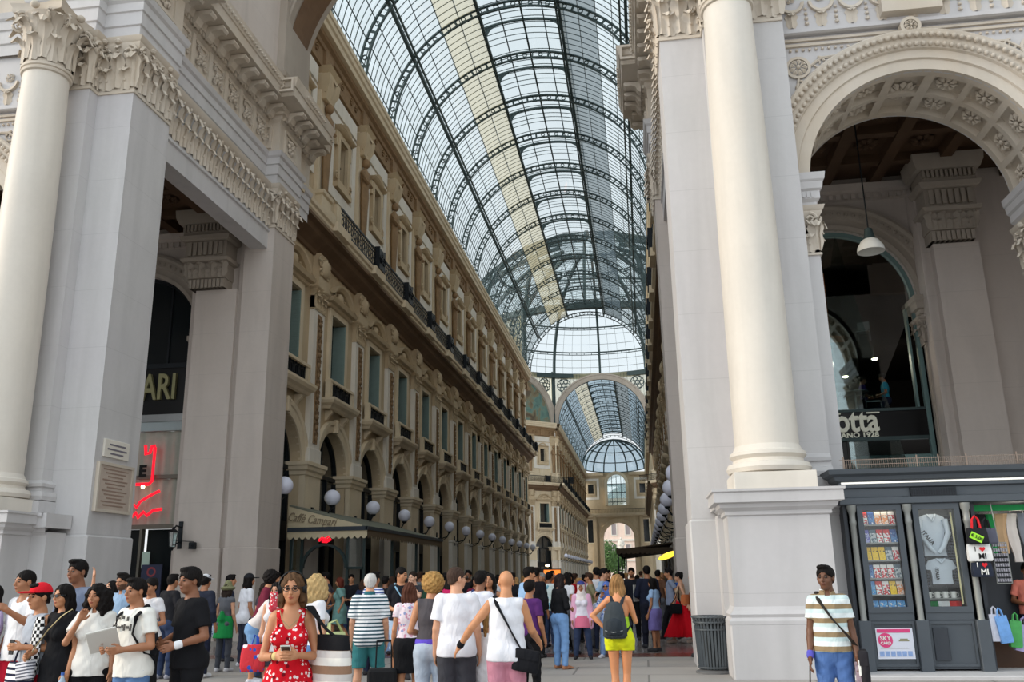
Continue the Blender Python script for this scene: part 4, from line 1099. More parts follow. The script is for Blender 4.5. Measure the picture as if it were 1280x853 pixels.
# ---------------- bar on the left
t = thing('bar_shopfront', 'dark bar shopfront with gold sign letters in the left porch', 'shopfront', (LC,26.5,0))
m = MB(); m.add([(2.3*cos(PI*i/28), 0, 9.4+2.3*sin(PI*i/28)) for i in range(29)]+[(-2.3,0,8.6),(2.3,0,8.6)], [tuple(range(31))]); m.build('lunette_glass', DGL, t)
m = MB(); m.arch(0,9.4,[(2.3,-.12),(2.2,-.12),(2.2,.02),(2.3,.02)], n=30); m.box(-2.3,2.3,-.14,.02,8.5,8.66); m.box(-.04,.04,-.08,.02,8.6,11.6); m.box(1.1,1.16,-.08,.02,8.6,11.3); m.box(2.0,2.04,-.06,.0,8.7,10); m.build('lunette_frame', IRON, t)
m = MB(); m.box(-2.3,2.3,-.1,.1,6.95,8.5); m.build('sign_board', SIGNB, t)
txt('CAMPARI', 1.2, (-.1,-.16,7.82), 0, GOLD, 'letters', t, .12, .02, sx=.68)
m = MB(); m.box(-2.3,2.3,-.16,.1,6.72,6.95); m.build('rail', STEEL, t)
m = MB(); m.box(-2.3,2.3,-.1,.1,6.42,6.72); m.build('pale_rail', plain('pale_blue_grey', (168,180,182), .4, .1, .05), t)
CURT = plain('grey_green_curtain', (176, 180, 168), .85, 0, .08)
def curtain(x0, x1, z0, z1, y=.02, n=60):
    m = MB(); vs = [(x0+(x1-x0)*i/n, y+.035*sin(i*1.3)+.02*sin(i*.41), z) for z in (z0, z1) for i in range(n+1)]
    m.add(vs, [(i,i+1,n+2+i,n+1+i) for i in range(n)]); return m
for z0, z1 in ((5.0,6.42),(3.42,4.88)): curtain(-2.2,2.2,z0,z1,.08).build('curtain', CURT, t, smooth=60)
m = MB(); m.box(-2.3,2.3,-.08,.1,4.88,5.0); m.box(-2.3,2.3,-.08,.12,3.3,3.44)
for x in (-2.26,2.22): m.box(x-.04,x+.06,-.1,.1,0,6.5)
m.box(.72,.8,-.1,.1,0,3.3); m.box(1.98,2.06,-.1,.1,0,3.3); m.build('frame', plain('bronze_frame', (112,108,98), .45, .3, .08), t)
m = MB(); m.box(.8,1.98,.25,.3,0,3.3); m.box(-2.2,.72,.2,.25,0,3.3); m.build('door_glass', DGL, t)
t = thing('menu_board', 'dark blue menu board standing in the bar doorway', 'board', (LC+1.42,26.1,0)); m = MB(); m.box(-.34,.34,-.03,.03,.1,2.2,0,.01); m.build('panel', plain('navy_board', (52,58,82), .6, 0, .1), t); m = MB(); m.arch(0,1.98,[(.09,-.035),(.12,-.045),(.15,-.035)],0,2*PI,20); m.build('emblem', plain('dull_red', (150,70,76), .6, 0, 0), t)
m = MB()
for i in range(7): m.box(-.22,.22-.06*(i % 3),-.035,-.03,1.62-.13*i,1.65-.13*i)
m.build('chalk_lines', plain('chalk', (110,116,136), .8, 0, 0), t); m = MB(); m.box(-.3,-.24,.03,.3,0,.5); m.box(.24,.3,.03,.3,0,.5); m.build('stand', IRON, t)
t = thing('paper_notice', 'small pale green notice on the bar door', 'notice', (LC+1.0,26.42,2.35)); m = MB(); m.box(-.13,.13,-.01,.0,-.25,.25); m.build('sheet', plain('pale_green_paper', (190,212,198), .8, 0, .03), t)
t = thing('neon_bracket_sign', 'red neon sign shaped like a tall hooked bracket on the bar curtains', 'neon sign', (LC+1.05,26.3,4.7))
m = MB(); m.tube([(-.9,0,0),(-.1,0,.0),(.0,0,.1),(.0,0,1.15),(-.02,0,1.22),(-.12,0,1.2),(-.16,0,1.0),(-.3,0,.95),(-.34,0,1.25)], .05, 8); m.build('tube', RED, t)
txt('E', .5, (-.42,.1,.42), 0, SIGNB, 'dark_letter', t, .05, .02)
t = thing('neon_script_sign', 'red neon handwriting on the bar curtains under the bracket sign', 'neon sign', (LC+.55,26.3,3.85))
m = MB(); m.tube([(-.6,0,.0),(-.4,0,.22),(-.25,0,.1),(-.1,0,.26),(.05,0,.12),(.15,0,.3),(.35,0,.42),(.6,0,.55),(.78,0,.62)], .045, 8); m.tube([(-.7,0,-.25),(-.5,0,-.1),(-.42,0,-.26),(-.25,0,-.08),(-.15,0,-.24),(.05,0,-.04),(.12,0,-.2),(.3,0,-.02),(.42,0,-.14),(.62,0,.02),(.9,0,.05)], .05, 8); m.build('tube', RED, t)
t = thing('bulb_lamp', 'small glowing warm bulb between the two red neon signs', 'lamp', (LC+.75,26.3,4.62)); m = MB(); m.sphere((0,0,0), .06, 6); m.build('bulb', BULB, t); m = MB(); m.tube([(0,.02,0),(0,.2,.06)], .02); m.build('holder', IRON, t)
# plaques on the left corner pier
PXL = XC-6.08
t = thing('street_name_plate', 'small pale name plate on the left corner pier, above the big plaque', 'plaque', (PXL,17.66,4.46), PI/2); m = MB(); m.box(-.47,.47,-.05,.0,-.19,.19,0,.01); m.build('plate', PAL, t)
m = MB()
for z, w in ((.08,.3),(-.02,.36),(-.11,.24)): m.box(-w,w,-.056,-.05,z-.018,z+.018)
m.build('worn_lines', plain('worn_grey', (120,116,124), .8, 0, 0), t)
t = thing('inscribed_plaque', 'square inscribed stone plaque on the left corner pier', 'plaque', (PXL,17.7,3.63), PI/2); m = MB(); m.box(-.64,.64,-.05,.0,-.5,.5); m.build('slab', stone('plaque_marble', (196,180,166), vein=.1, scale=4), t); m = MB(); m.frame(-.66,.66,-.52,.52,.06,-.08,0); m.build('border', STC, t)
m = MB()
for i in range(11):
    z = .38-.075*i; w = .46-.09*((i*7) % 3); m.box(-w,w,-.056,-.05,z-.014,z+.014)
m.build('worn_lines', plain('worn_brown', (150,128,114), .8, 0, 0), t)
t = thing('wall_lantern', 'black iron lantern on the left inner pier beside the bar door', 'lantern', (-13.62,25.1,2.62))
m = MB(); m.tube([(0,.1,.62),(0,-.2,.66),(0,-.34,.55)], .025); m.tube([(0,.1,.2),(0,-.3,.1)], .02); m.box(-.06,.06,.05,.1,.0,.8); m.build('bracket', IRON, t)
m = MB(); m.lathe([(.02,.62),(.05,.56),(.16,.48),(.15,.46)], 6, (0,-.34,0)); m.lathe([(.1,.04),(.05,0),(.02,-.06)], 6, (0,-.34,0))
for i in range(6): m.bar((.1*cos(i*PI/3),-.34+.1*sin(i*PI/3),.04),(.15*cos(i*PI/3),-.34+.15*sin(i*PI/3),.47),.014,.014)
m.build('cage', IRON, t); m = MB(); m.lathe([(.09,.05),(.135,.46)], 6, (0,-.34,0)); m.build('glass', SHOPG, t)
t = thing('security_camera', 'small dark camera on a thin arm on the left inner pier', 'camera', (-13.25,25.1,2.7)); m = MB(); m.bar((-.6,.02,.16),(.1,.02,.12),.02,.02); m.build('arm', IRON, t); m = MB(); m.box(.02,.2,-.14,.04,-.1,.1,0,.02); m.lathe([(.05,0),(.05,.06)], 10, (.11,-.16,-.03)); m.build('body', IRON, t)
# ---------------- cafe veranda with awning, left
def scallop(m, p, q, zt, zb, n, thick=.015):
    p, q = Vector(p), Vector(q); vs = []; N = n*6
    for i in range(N+1):
        k = i/N; pt = p.lerp(q, k); d = abs(sin(PI*n*k))
        vs += [(pt.x,pt.y,zt),(pt.x,pt.y,zb-.09*d)]
    m.add(vs, [(2*i,2*i+1,2*i+3,2*i+2) for i in range(N)])
AWX0, AWX1, AY0, AY1 = -12.1, -9.3, 29.7, 41.4
t = thing('cafe_awning', 'cream and grey awning with scalloped edge on the left gallery wall', 'awning')
m = MB(); m.loft([[(AWX0,AY0,4.22),(AWX1,AY0,3.42),(AWX1,AY0,3.36),(AWX0,AY0,4.16)],[(AWX0,AY1,4.22),(AWX1,AY1,3.42),(AWX1,AY1,3.36),(AWX0,AY1,4.16)]], 0, True); m.build('roof_cloth', CANVG, t)
m = MB(); m.add([(AWX0,AY0-.02,3.4),(AWX1-.15,AY0-.02,3.4),(AWX1-.15,AY0-.02,3.46),(AWX0,AY0-.02,4.14)], [(0,1,2,3)]); m.build('gable_cloth', CANV, t)
m = MB(); scallop(m, (AWX0,AY0-.05,0), (AWX1+.05,AY0-.05,0), 3.3, 3.1, 13); m.build('front_valance', CANV, t)
m = MB(); scallop(m, (AWX1+.05,AY0-.05,0), (AWX1+.05,AY1,0), 3.32, 3.1, 44); m.build('side_valance', plain('striped_brown_canvas', (112,96,76), .8, 0, .2, 30), t)
m = MB(); m.box(AWX0,AWX1+.06,AY0-.09,AY0-.02,3.28,3.42); m.box(AWX1,AWX1+.08,AY0-.09,AY1,3.3,3.42); m.build('fascia', plain('slate_blue_trim', (58,66,74), .5, 0, .05), t)
txt('Caffè Campari', .42, (-11.25,AY0-.06,3.68), 0, plain('faded_script', (146,132,110), .8, 0, 0), 'script', t, .02, 0, .35, sx=.72, tilt=.13)
t = thing('veranda_frame', 'dark green glazed veranda with arched doorway under the cream awning', 'veranda')
GRNF = plain('dark_green_frame', (52, 66, 66), .45, .1, .08)
m = MB()
for x in (-12.0,-11.62,-9.98,-9.4): m.box(x-.045,x+.045,AY0+.1,AY0+.2,0,3.2)
m.box(-12.0,-9.36,AY0+.1,AY0+.2,3.1,3.2); m.box(-9.98,-9.4,AY0+.1,AY0+.2,2.0,2.08); m.arch(-10.8,2.05,[(.82,AY0+.06),(.74,AY0+.06),(.74,AY0+.22),(.82,AY0+.22)], n=24)
m.build('arched_frame', GRNF, t)
for y in (33.3,37.0,41.2): m = MB(); m.box(-9.44,-9.34,y-.05,y+.05,0,3.3); m.build('post', GRNF, t)
for x0, x1, z0 in ((-12.0,-11.62,.8),(-9.98,-9.4,2.08)):
    m = MB(); m.box(x0,x1,AY0+.14,AY0+.16,z0,3.1); m.build('pane', SHOPG, t)
    m = MB(); m.box(x0,x1,AY0+.12,AY0+.18,0,.85); m.build('low_panel', GRNF, t)
t = thing('neon_sign', 'small red neon shape glowing over the veranda arch', 'neon sign', (-10.75,AY0-.02,2.98)); m = MB(); m.tube([(-.22,0,-.02),(-.1,0,.08),(.02,0,.03),(.14,0,.12),(.2,0,.02),(.05,0,-.06),(-.1,0,-.04)], .05, 6); m.build('tube', RED, t)
# ---------------- awning and heater on the right
BRC = plain('brown_awning_cloth', (84, 70, 56), .8, 0, .15)
t = thing('terrace_awning', 'long dark brown awning jutting from the right gallery wall', 'awning')
m = MB(); m.loft([[(1.9,57,3.6),(-1.6,57,3.2),(-1.6,57,3.12),(1.9,57,3.52)],[(1.9,86,3.6),(-1.6,86,3.2),(-1.6,86,3.12),(1.9,86,3.52)]], 0, True); m.build('cloth', BRC, t)
m = MB(); scallop(m, (1.9,56.98,0), (-1.6,56.98,0), 3.28, 3.0, 12); scallop(m, (-1.62,56.98,0), (-1.62,86,0), 3.28, 3.0, 70); m.build('valance', BRC, t)
for y in (57.2,67,76,85.8): m = MB(); m.box(-1.55,-1.47,y-.04,y+.04,0,3.3); m.build('post', IRON, t)
t = thing('yellow_lamp', 'glowing yellow oval lamp on a stand before the right gallery wall', 'lamp', (.78,28.5,0)); m = MB(); m.lathe([(.2,0),(.2,.04),(.03,.08),(.03,2.12)], 12); m.build('stand', IRON, t); m = MB(); m.M = T3((0,0,2.22)) @ Matrix.Rotation(-.35, 4, 'Y'); m.sphere((0,0,0), (.32,.2,.09), 8); m.build('lamp_head', plain('yellow_glow', (255,214,60), .4, 0, 0, emit=1.6), t)
# ---------------- lit shop in the octagon corner
t = thing('lit_food_counter', 'orange lit shop counter glowing in the far left octagon corner', 'counter')
p = side_M(1) @ Vector((5.0,-1.2,0)); t.location = p; t.rotation_euler = (0,0,PI/4)
m = MB(); m.box(-1.7,1.7,-.4,.4,0,1.6,0,.03); m.build('cabinet', WOOD, t)
GLOW = plain('orange_glow', (255,132,50), .5, 0, .5, 3, emit=1.1)
m = MB(); m.box(-1.6,1.6,-.3,.3,1.9,2.6); m.build('lit_panel', GLOW, t); m = MB(); m.box(-1.7,1.7,-.36,.36,2.6,2.75); m.box(-1.7,-1.62,-.36,.36,1.6,2.6); m.box(1.62,1.7,-.36,.36,1.6,2.6); m.build('hood', IRON, t)
t = thing('shop_lamp', 'warm lamp over the orange counter in the octagon corner', 'lamp', (p.x-.4,p.y-.6,3.2)); m = MB(); m.sphere((0,0,0), (.35,.2,.16), 6); m.build('bulb', BULB, t); m = MB(); m.tube([(0,0,.1),(0,.3,.9)], .02); m.build('arm', IRON, t)
# ---------------- beyond the far arch
t = thing('far_palace', 'sunlit pink and cream palace across the square beyond the far archway', 'building', (-4,268,0))
PKC = stone('pink_plaster', (238,214,198), vein=.05)
m = MB()
m.box(-22,22,0,10,0,24); m.build('wall', PKC, t)
m = MB(); m.box(-22,22,-.4,0,11.4,12.0); m.box(-22,22,-.9,0,18.5,19.4); m.box(-22,22,-.3,0,5.6,6.0); m.build('mouldings', PAL, t)
for z in (7,13):
    for i in range(9):
        x = -16+4*i; m = MB(); m.frame(x-.9,x+.9,z,z+3.6,.25,-.2,.05,0); m.box(x-.65,x+.65,-.05,-.02,z+.25,z+3.35,1); m.build('window', [PAL, plain('palace_pane', (150,140,140), .3, 0, .1)], t)
t = thing('marble_statue', 'white marble statue on a tall pedestal beyond the far archway', 'statue', (-5.6,245,0))
m = MB(); m.box(-2.2,2.2,-2.2,2.2,0,1.4,0,.1); m.box(-1.3,1.3,-1.3,1.3,1.4,6.5,0,.1); m.box(-1.6,1.6,-1.6,1.6,6.5,7.1,0,.1); m.build('pedestal', PAL, t)
m = MB(); m.loft([[(w*cos(2*PI*i/12), w*.7*sin(2*PI*i/12), z) for i in range(12)] for w, z in ((.9,7.1),(.8,8.2),(.75,9.3),(.85,10.0),(.8,10.5),(.3,10.8),(.2,10.95))], 0, True); m.sphere((0,-.05,11.25), (.26,.3,.36), 8); m.tube([(.7,0,10.4),(.9,-.2,9.6),(.3,-.7,9.3)], .2, 8); m.tube([(-.7,0,10.4),(-.9,-.2,9.6),(-.2,-.7,9.5)], .2, 8); m.build('figure', PAL, t, smooth=60)
def tree(x, y, h, lab, seed):
    t = thing('leafy_tree', lab, 'tree', (x,y,0)); r = random.Random(seed)
    m = MB(); m.tube([(0,0,0),(.1,0,h*.2),(-.1,.1,h*.45),(0,0,h*.8)], .28, 8, 0, .1)
    for i in range(6): a = r.uniform(0,6.28); m.tube([(0,0,h*.35),(cos(a)*h*.12,sin(a)*h*.12,h*.5),(cos(a)*h*.2,sin(a)*h*.2,h*.65)], .09, 5, 0, .03)
    m.build('trunk', WOOD, t)
    m = MB()
    for i in range(1500):
        d = Vector((r.gauss(0,1), r.gauss(0,1), r.gauss(0,1))).normalized()*(r.random()**.4)
        c = Vector((d.x*h*.3, d.y*h*.3, h*.6+d.z*h*.38)); s_ = r.uniform(.2,.42)
        a = Vector((r.gauss(0,1), r.gauss(0,1), r.gauss(0,1))).normalized(); b = a.orthogonal().normalized()
        m.add([tuple(c-a*s_), tuple(c+b*s_*.5), tuple(c+a*s_), tuple(c-b*s_*.5)], [(0,1,2,3)])
    f = m.build('foliage', plain('green_leaves', (96,130,72), .6, 0, .35, 2), t); f['kind'] = 'stuff'
tree(-8.6,226,10.5,'leafy green tree just beyond the far archway, left side',3)
tree(-6.6,232,8.0,'smaller leafy tree beyond the far archway, beside the statue',5)
# ---------------- litter bin
t = thing('litter_bin', 'dark slatted metal litter bin against the right pedestal', 'bin', (1.13,16.5,0))
BINM = plain('bin_grey_metal', (92, 98, 102), .45, .4, .1)
m = MB()
for i in range(30):
    a = 2*PI*i/30; c_, s_ = cos(a), sin(a)
    m.bar((.25*c_,.25*s_,.07),(.285*c_,.285*s_,.78),.034,.012); m.bar((.285*c_,.285*s_,.78),(.33*c_,.33*s_,.93),.03,.012)
    b = a+PI/30; m.bar((.285*c_,.285*s_,.8),(.325*cos(b*1.0+PI/30),.325*sin(b*1.0+PI/30),.92),.014,.01)
m.build('slats', BINM, t)
m = MB()
for r_0, z in ((.262,.1),(.283,.72),(.305,.84),(.335,.93)): m = MB(); m.lathe([(r_0,z-.012),(r_0+.02,z-.012),(r_0+.02,z+.012),(r_0,z+.012),(r_0,z-.012)], 32, caps=False); m.build('hoop', BINM, t)
m = MB(); m.lathe([(.21,.06),(.24,.9),(.225,.9),(.2,.08)], 24); m.build('liner', plain('bin_liner', (46,50,52), .6, 0, .1), t)
m = MB(); m.lathe([(.32,0),(.32,.03),(.24,.06)], 28); m.build('base', plain('bin_base', (110,110,110), .7, 0, .1), t)
# ---------------- souvenir kiosk
KX0, KX1, KY, KYB = 3.44, 8.6, 15.95, 17.0
t = KIOSK = thing('souvenir_kiosk', 'dark grey souvenir kiosk built between the right column and the porch', 'kiosk')
m = MB(); m.box(KX0,KX1,KY+.02,KYB,2.76,3.06); m.sweep([(0,2.74),(.05,2.76),(.05,2.86),(.0,2.88)], [(KX0,KYB),(KX0,KY),(KX1,KY)]); m.sweep([(0,3.02),(.04,3.04),(.04,3.12),(.1,3.16),(.12,3.22),(.2,3.26),(.22,3.34),(-.3,3.36)], [(KX0,KYB),(KX0,KY),(KX1,KY)]); m.build('fascia', KIO, t, smooth=25)
m = MB(); m.box(KX0,KX1,KY-.055,KY-.03,3.1,3.135); m.build('bright_strip', plain('bright_strip', (252,250,240), .35, 0, 0, emit=.5), t)
m = MB()
for i in range(150): m.bar((KX0+.05+.034*i,KY-.1,3.36),(KX0+.05+.034*i,KY-.1,3.52),.006,.006)
m.box(KX0,KX1,KY-.105,KY-.095,3.5,3.51); m.box(KX0,KX1,KY-.105,KY-.095,3.42,3.43)
for x in (3.5,4.7,5.05,5.5,6.3): m.box(x,x+.02,KY-.11,KY-.09,3.36,3.56)
m.build('wire_fence', plain('rusty_wire', (150,134,122), .6, .2, .2), t)
m = MB(); m.box(4.56,5.3,KY-.02,KY+.04,2.86,3.01)
m.build('vent_backing', BLK, t); m = MB()
for i in range(6): m.box(4.56,5.3,KY-.035,KY,2.865+.025*i,2.877+.025*i)
for i in range(19): m.box(4.56+.04*i,4.572+.04*i,KY-.035,KY,2.86,3.01)
m.build('vent_grille', KIO2, t)
m = MB(); m.box(KX0,KX0+.06,KY+.05,KYB,0,2.76); m.box(KX0,KX1,KYB-.04,KYB,0,2.76); m.box(5.52,5.58,KY+.1,KYB-.04,0,2.76); m.build('side_panel', KIO2, t)
SILV = plain('worn_silver_paint', (150,152,148), .4, .3, .08)
for x in (3.57,4.47,5.40):
    m = MB(); m.box(x-.1,x+.1,KY-.08,KY+.1,0.07,.86,0,.01); m.build('column_base', KIO, t)
    m = MB(); m.lathe([(.055,.86),(.05,.9),(.047,2.4),(.055,2.42),(.06,2.46),(.05,2.5),(.052,2.6),(.075,2.66),(.08,2.74)], 14, (x,KY-.01,0)); m.build('column_shaft', SILV, t, smooth=40)
for x0, x1 in ((3.66,4.38),(4.56,5.31)):
    m = MB(); m.frame(x0,x1,.98,2.74,.09,KY+.0,KY+.08); m.box(x0,x1,KY+.02,KY+.1,.86,.98); sf = m.build('showcase_frame', KIO, t)
    m = MB(); m.box(x0+.09,x1-.09,KY+.05,KY+.056,1.07,2.65); m.build('showcase_pane', CLR, sf)
    m = MB(); m.box(x0,x1,KY+.5,KY+.54,.86,2.74); m.box(x0,x0+.03,KY+.08,KY+.5,.98,2.7); m.box(x1-.03,x1,KY+.08,KY+.5,.98,2.7); m.box(x0,x1,KY+.08,KY+.5,.95,1.0); m.build('showcase_back', plain('case_lining', (120,124,124), .7, 0, .1), sf)
    m = MB(); m.box(x0,x1,KY+.03,KY+.09,.1,.86); m.frame(x0+.02,x1-.02,.14,.84,.04,KY+.0,KY+.05); m.build('low_panel', KIO, t)
m = MB()
for x0, x1 in ((3.78,4.26),(4.68,5.19)): m.box(x0,x1,KY+.12,KY+.16,2.66,2.69)
m.build('case_fill_strip', plain('case_fill_glow', (255,244,226), .4, 0, 0, emit=5), t)  # unseen glowing strips added to brighten the showcase goods
m = MB(); m.box(4.62,4.86,KY-.02,KY+.06,.24,.74,0,.01); m.build('hatch', KIO2, t)
SH = [2.44,2.14,1.85,1.56,1.29]
m = MB()
for z in SH: m.box(3.72,4.32,KY+.1,KY+.26,z-.045,z-.02)
m.build('shelf', SILV, t)
def cover(name, rgb, rgb2, rgb3, seed):
    m, t = new(name); p = t.obj(); z = t.xyz(p)
    mp = t.n('ShaderNodeMapping'); t.l(p, mp.inputs[0]); mp.inputs['Location'].default_value = (seed*1.7, 0, seed*.9)
    f = t.noise(22, mp.outputs[0], 2)
    c = t.ramp(f, [(.42, srgb(rgb)), (.5, srgb(rgb2)), (.62, srgb(rgb3))], 'CONSTANT')
    c = t.mix(t.math('GREATER_THAN', z[2], .155), c, srgb(rgb2))
    t.l(c, t.b.inputs['Base Color']); t.b.inputs['Roughness'].default_value = .35
    return m
CV = dict(yellow=((244,204,40),(236,190,30),(60,50,40)), blue=((90,140,190),(60,96,160),(220,230,236)), white=((236,236,232),(214,60,60),(90,100,120)), orange=((238,150,90),(240,226,210),(200,60,50)), lilac=((176,180,222),(110,110,190),(240,236,240)), red=((206,44,52),(240,236,230),(50,40,46)), grey=((190,196,196),(90,110,120),(236,238,236)), skyblue=((110,180,228),(84,150,214),(236,232,210)))
CM = {k: cover(k+'_cover', *v, i) for i, (k, v) in enumerate(CV.items())}
rows = [['white','blue','orange','orange','red'],['lilac','grey','white','white','blue'],['yellow','yellow','yellow','grey','red'],['blue','red','red','red','grey'],['skyblue','white','red','yellow','orange'],['skyblue','skyblue','skyblue','skyblue']]
rown = ['top','second','third','fourth','fifth','bottom']
for r, rw in enumerate(rows):
    z0 = ([s_-.02 for s_ in SH]+[1.0])[r] if r < 5 else 1.0
    if r == 5: z0 = 1.0
    cnt = {}
    for i, c in enumerate(rw):
        w = .56/len(rw); cnt[c] = cnt.get(c, 0)+1
        m = MB(); h = .215 if r < 5 else .17; m.loft([[(-w/2+.006,0,0),(w/2-.006,0,0),(w/2-.006,.012,0),(-w/2+.006,.012,0)],[(-w/2+.006,.06,h),(w/2-.006,.06,h),(w/2-.006,.072,h),(-w/2+.006,.072,h)]], 0, True)
        o = m.build('magazine', CM[c], None, (3.74+w*(i+.5),KY+.11,z0))
        lab = f'{c} covered magazine on the {rown[r]} kiosk shelf'+(f', {ORD[cnt[c]-1]} of its colour from the left' if rw.count(c) > 1 else '')
        tag(o, lab, 'magazine', f'magazines on the {rown[r]} kiosk shelf')
# poster
t = thing('printed_poster', 'white and pink poster on the low kiosk panel, under the magazines', 'poster', (4.02,KY-.01,.5))
m = MB(); m.box(-.29,.29,0,.012,-.24,.24); m.build('sheet', plain('poster_paper', (226,228,238), .5, 0, .02), t)
PINK = plain('poster_pink', (228,74,130), .5, 0, .03)
m = MB(); m.box(-.27,.25,-.006,0,.17,.225); m.lathe([(.115,-.004),(.115,.004)], 24); 
pk = m; pk.v = [(v[0],v[1],v[2]) for v in pk.v]
m = MB(); m.box(-.27,.25,-.006,0,.17,.225); m.add([(-.15+.115*cos(2*PI*i/24),-.006,.05+.115*sin(2*PI*i/24)) for i in range(24)], [tuple(range(24))]); m.build('pink_marks', PINK, t)
txt('SKY', .1, (-.15,-.012,.08), 0, WHT, 'letters', t, .004, .002); txt('CARD', .06, (-.15,-.012,.005), 0, WHT, 'letters', t, .004, .002)
m = MB()
for i in range(6): m.box(-.26+.088*i,-.19+.088*i,-.006,0,-.2,-.12)
m.build('blue_pictures', plain('poster_blue', (150,176,222), .5, 0, .2, 30), t)
m = MB(); m.box(.08,.2,-.006,0,.06,.075); m.box(.06,.22,-.006,0,.035,.05); m.box(-.24,.2,-.006,0,-.075,-.07); m.build('gold_lines', GOLD, t)
# shirts in the second showcase
SHIRT = plain('pale_blue_grey_jersey', (208,218,226), .85, 0, .06)
def shirt(name, lab, x, y, z, w, h, mt, long=False):
    t = thing(name, lab, 'shirt', (x,y,z))
    pr = [(.0,h),(w*.18,h*.99),(w*.42,h*.92),(w*.56,h*.62),(w*.46,h*.56),(w*.38,h*.66),(w*.34,h*.3),(w*.36,0)]
    out = pr+[(-a,b) for a, b in reversed(pr[1:])]
    m = MB(); fr = [(a,-.05+.035*(abs(a)/w*2)**2,b) for a, b in out]; bk = [(a,.03,b) for a, b in out]; n = len(out)
    c = (0,-.075,h*.5)
    m.add(fr+bk+[c], [(i,(i+1) % n,2*n) for i in range(n)]+[(i,n+i,n+(i+1) % n,(i+1) % n) for i in range(n)]+[tuple(n+i for i in reversed(range(n)))]); m.build('body', mt, t, smooth=50)
    m = MB(); m.tube([(-.07,-.05,h*.99),(-.03,-.09,h*.9),(0,-.09,h*.82),(.03,-.09,h*.9),(.07,-.05,h*.99)], .016, 6); m.build('collar', mt, t, smooth=50)
    if long:
        for sg in (-1, 1):
            m = MB(); m.tube([(sg*w*.4,-.06,h*.86),(sg*w*.46,-.1,h*.55),(sg*w*.22,-.13,h*.2),(sg*w*.05,-.13,.05)], .055, 8, 0, .03); m.build('sleeve', mt, t, smooth=60)
    return t
sh1 = shirt('long_sleeved_shirt', 'pale blue grey long sleeved shirt in the kiosk showcase, above the other shirt', 4.92,KY+.3,1.88,.5,.7, SHIRT, True)
m = MB(); m.M = T3((-.13,-.17,.3)) @ Matrix.Rotation(.95, 4, 'Y'); m.text('ITALIA', .09, .004, 0, None, .003); m.build('letters', BLK, sh1)
sh2 = shirt('polo_shirt', 'pale blue grey polo shirt in the kiosk showcase, below the long sleeved shirt', 4.97,KY+.28,1.42,.46,.42, SHIRT)
m = MB(); m.M = T3((-.09,-.085,.17)) @ Matrix.Rotation(PI/2, 4, 'Y'); m.text('ITALIA', .07, .004, 0, None, .003); m.build('letters', BLK, sh2)
KEYM = plain('trinket_mix', (96,108,122), .4, .4, .5, 40)
for k, (x, z0, z1) in enumerate(((4.71,1.25,2.5),(5.18,1.3,2.55))):
    t = thing('keyring_board', ['hanging board of small keyrings left of the kiosk shirts','hanging board of small keyrings right of the kiosk shirts'][k], 'souvenirs', (x,KY+.42,0)); m = MB(); m.box(-.1,.1,0,.02,z0,z1); m.build('board', IRON, t); m = MB(); r = random.Random(k)
    for i in range(5):
        for j in range(22): m.box(-.09+.04*i,-.065+.04*i,-.03,0,z0+.05*j+.12+r.uniform(-.01,.01),z0+.05*j+.155)
    o = m.build('keyrings', KEYM, t); o['kind'] = 'stuff'
t = thing('tape_measure_strip', 'pale yellow vertical strip beside the kiosk shirts', 'strip', (5.2,KY+.12,0)); m = MB(); m.box(-.012,.012,0,.01,1.1,2.6); m.build('strip', plain('pale_yellow', (232,224,170), .6, 0, .03), t)
for i in range(4):
    t = thing('souvenir_mug', f'{ORD[i]} small white souvenir mug from the left above the flag in the kiosk', 'mug', (4.72+.13*i,KY+.25,1.2), 0, 'souvenir mugs'); m = MB(); m.lathe([(.042,0),(.045,.1),(.04,.1),(.036,.01)], 16); m.build('cup', WHT, t, smooth=40); m = MB(); m.tube([(.043,0,.08),(.075,0,.07),(.075,0,.03),(.043,0,.02)], .008, 6); m.build('handle', WHT, t)
t = thing('mug_shelf', 'thin shelf carrying the souvenir mugs', 'shelf', (4.93,KY+.27,1.18)); m = MB(); m.box(-.3,.3,-.08,.1,0,.02); m.build('board', SILV, t)
t = thing('italian_flag', 'green white and red flag at the bottom of the kiosk showcase', 'flag', (4.93,KY+.2,1.0))
FL = [plain('flag_green', (30,130,70), .8), plain('flag_white', (226,228,226), .8), plain('flag_red', (206,44,44), .8)]
m = MB()
for k in range(3):
    for i in range(4):
        x = -.28+.187*k+.047*i; f = lambda q: .02*sin(q*26)
        m.add([(x,f(x),0),(x+.047,f(x+.047),0),(x+.047,f(x+.047)+.03,.15),(x,f(x)+.03,.15)], [(0,1,2,3)], k)
m.build('cloth', FL, t)
# bags on the third kiosk column
def bag(name, lab, cat, x, y, z, w, h, mt, hm, d=.07, loc_tilt=0, hl=.16):
    t = thing(name, lab, cat, (x,y,z)); t.rotation_euler = (0, loc_tilt, 0)
    m = MB(); m.loft([[(-w/2*k,-d*q,zz),(w/2*k,-d*q,zz),(w/2*k,d*q,zz),(-w/2*k,d*q,zz)] for k, q, zz in ((.94,.8,0),(1,1,.03),(1,.8,h*.6),(.97,.35,h))], 0, True); m.build('body', mt, t, smooth=30)
    for s_ in (-1, 1):
        m = MB(); m.tube([(-w*.22,s_*d*.35,h*.96),(-w*.16,s_*d*.3,h+hl*.7),(0,s_*d*.1,h+hl),(w*.16,s_*d*.3,h+hl*.7),(w*.22,s_*d*.35,h*.96)], .012, 6); m.build('handle', hm, t)
    return t
BBK = plain('black_fabric', (32,32,36), .8, 0, .1); BWH = plain('white_canvas', (234,234,232), .8, 0, .03); BNV = plain('navy_fabric', (40,46,62), .8, 0, .1)
REDP = plain('red_cloth', (220,36,46), .7, 0, .05)
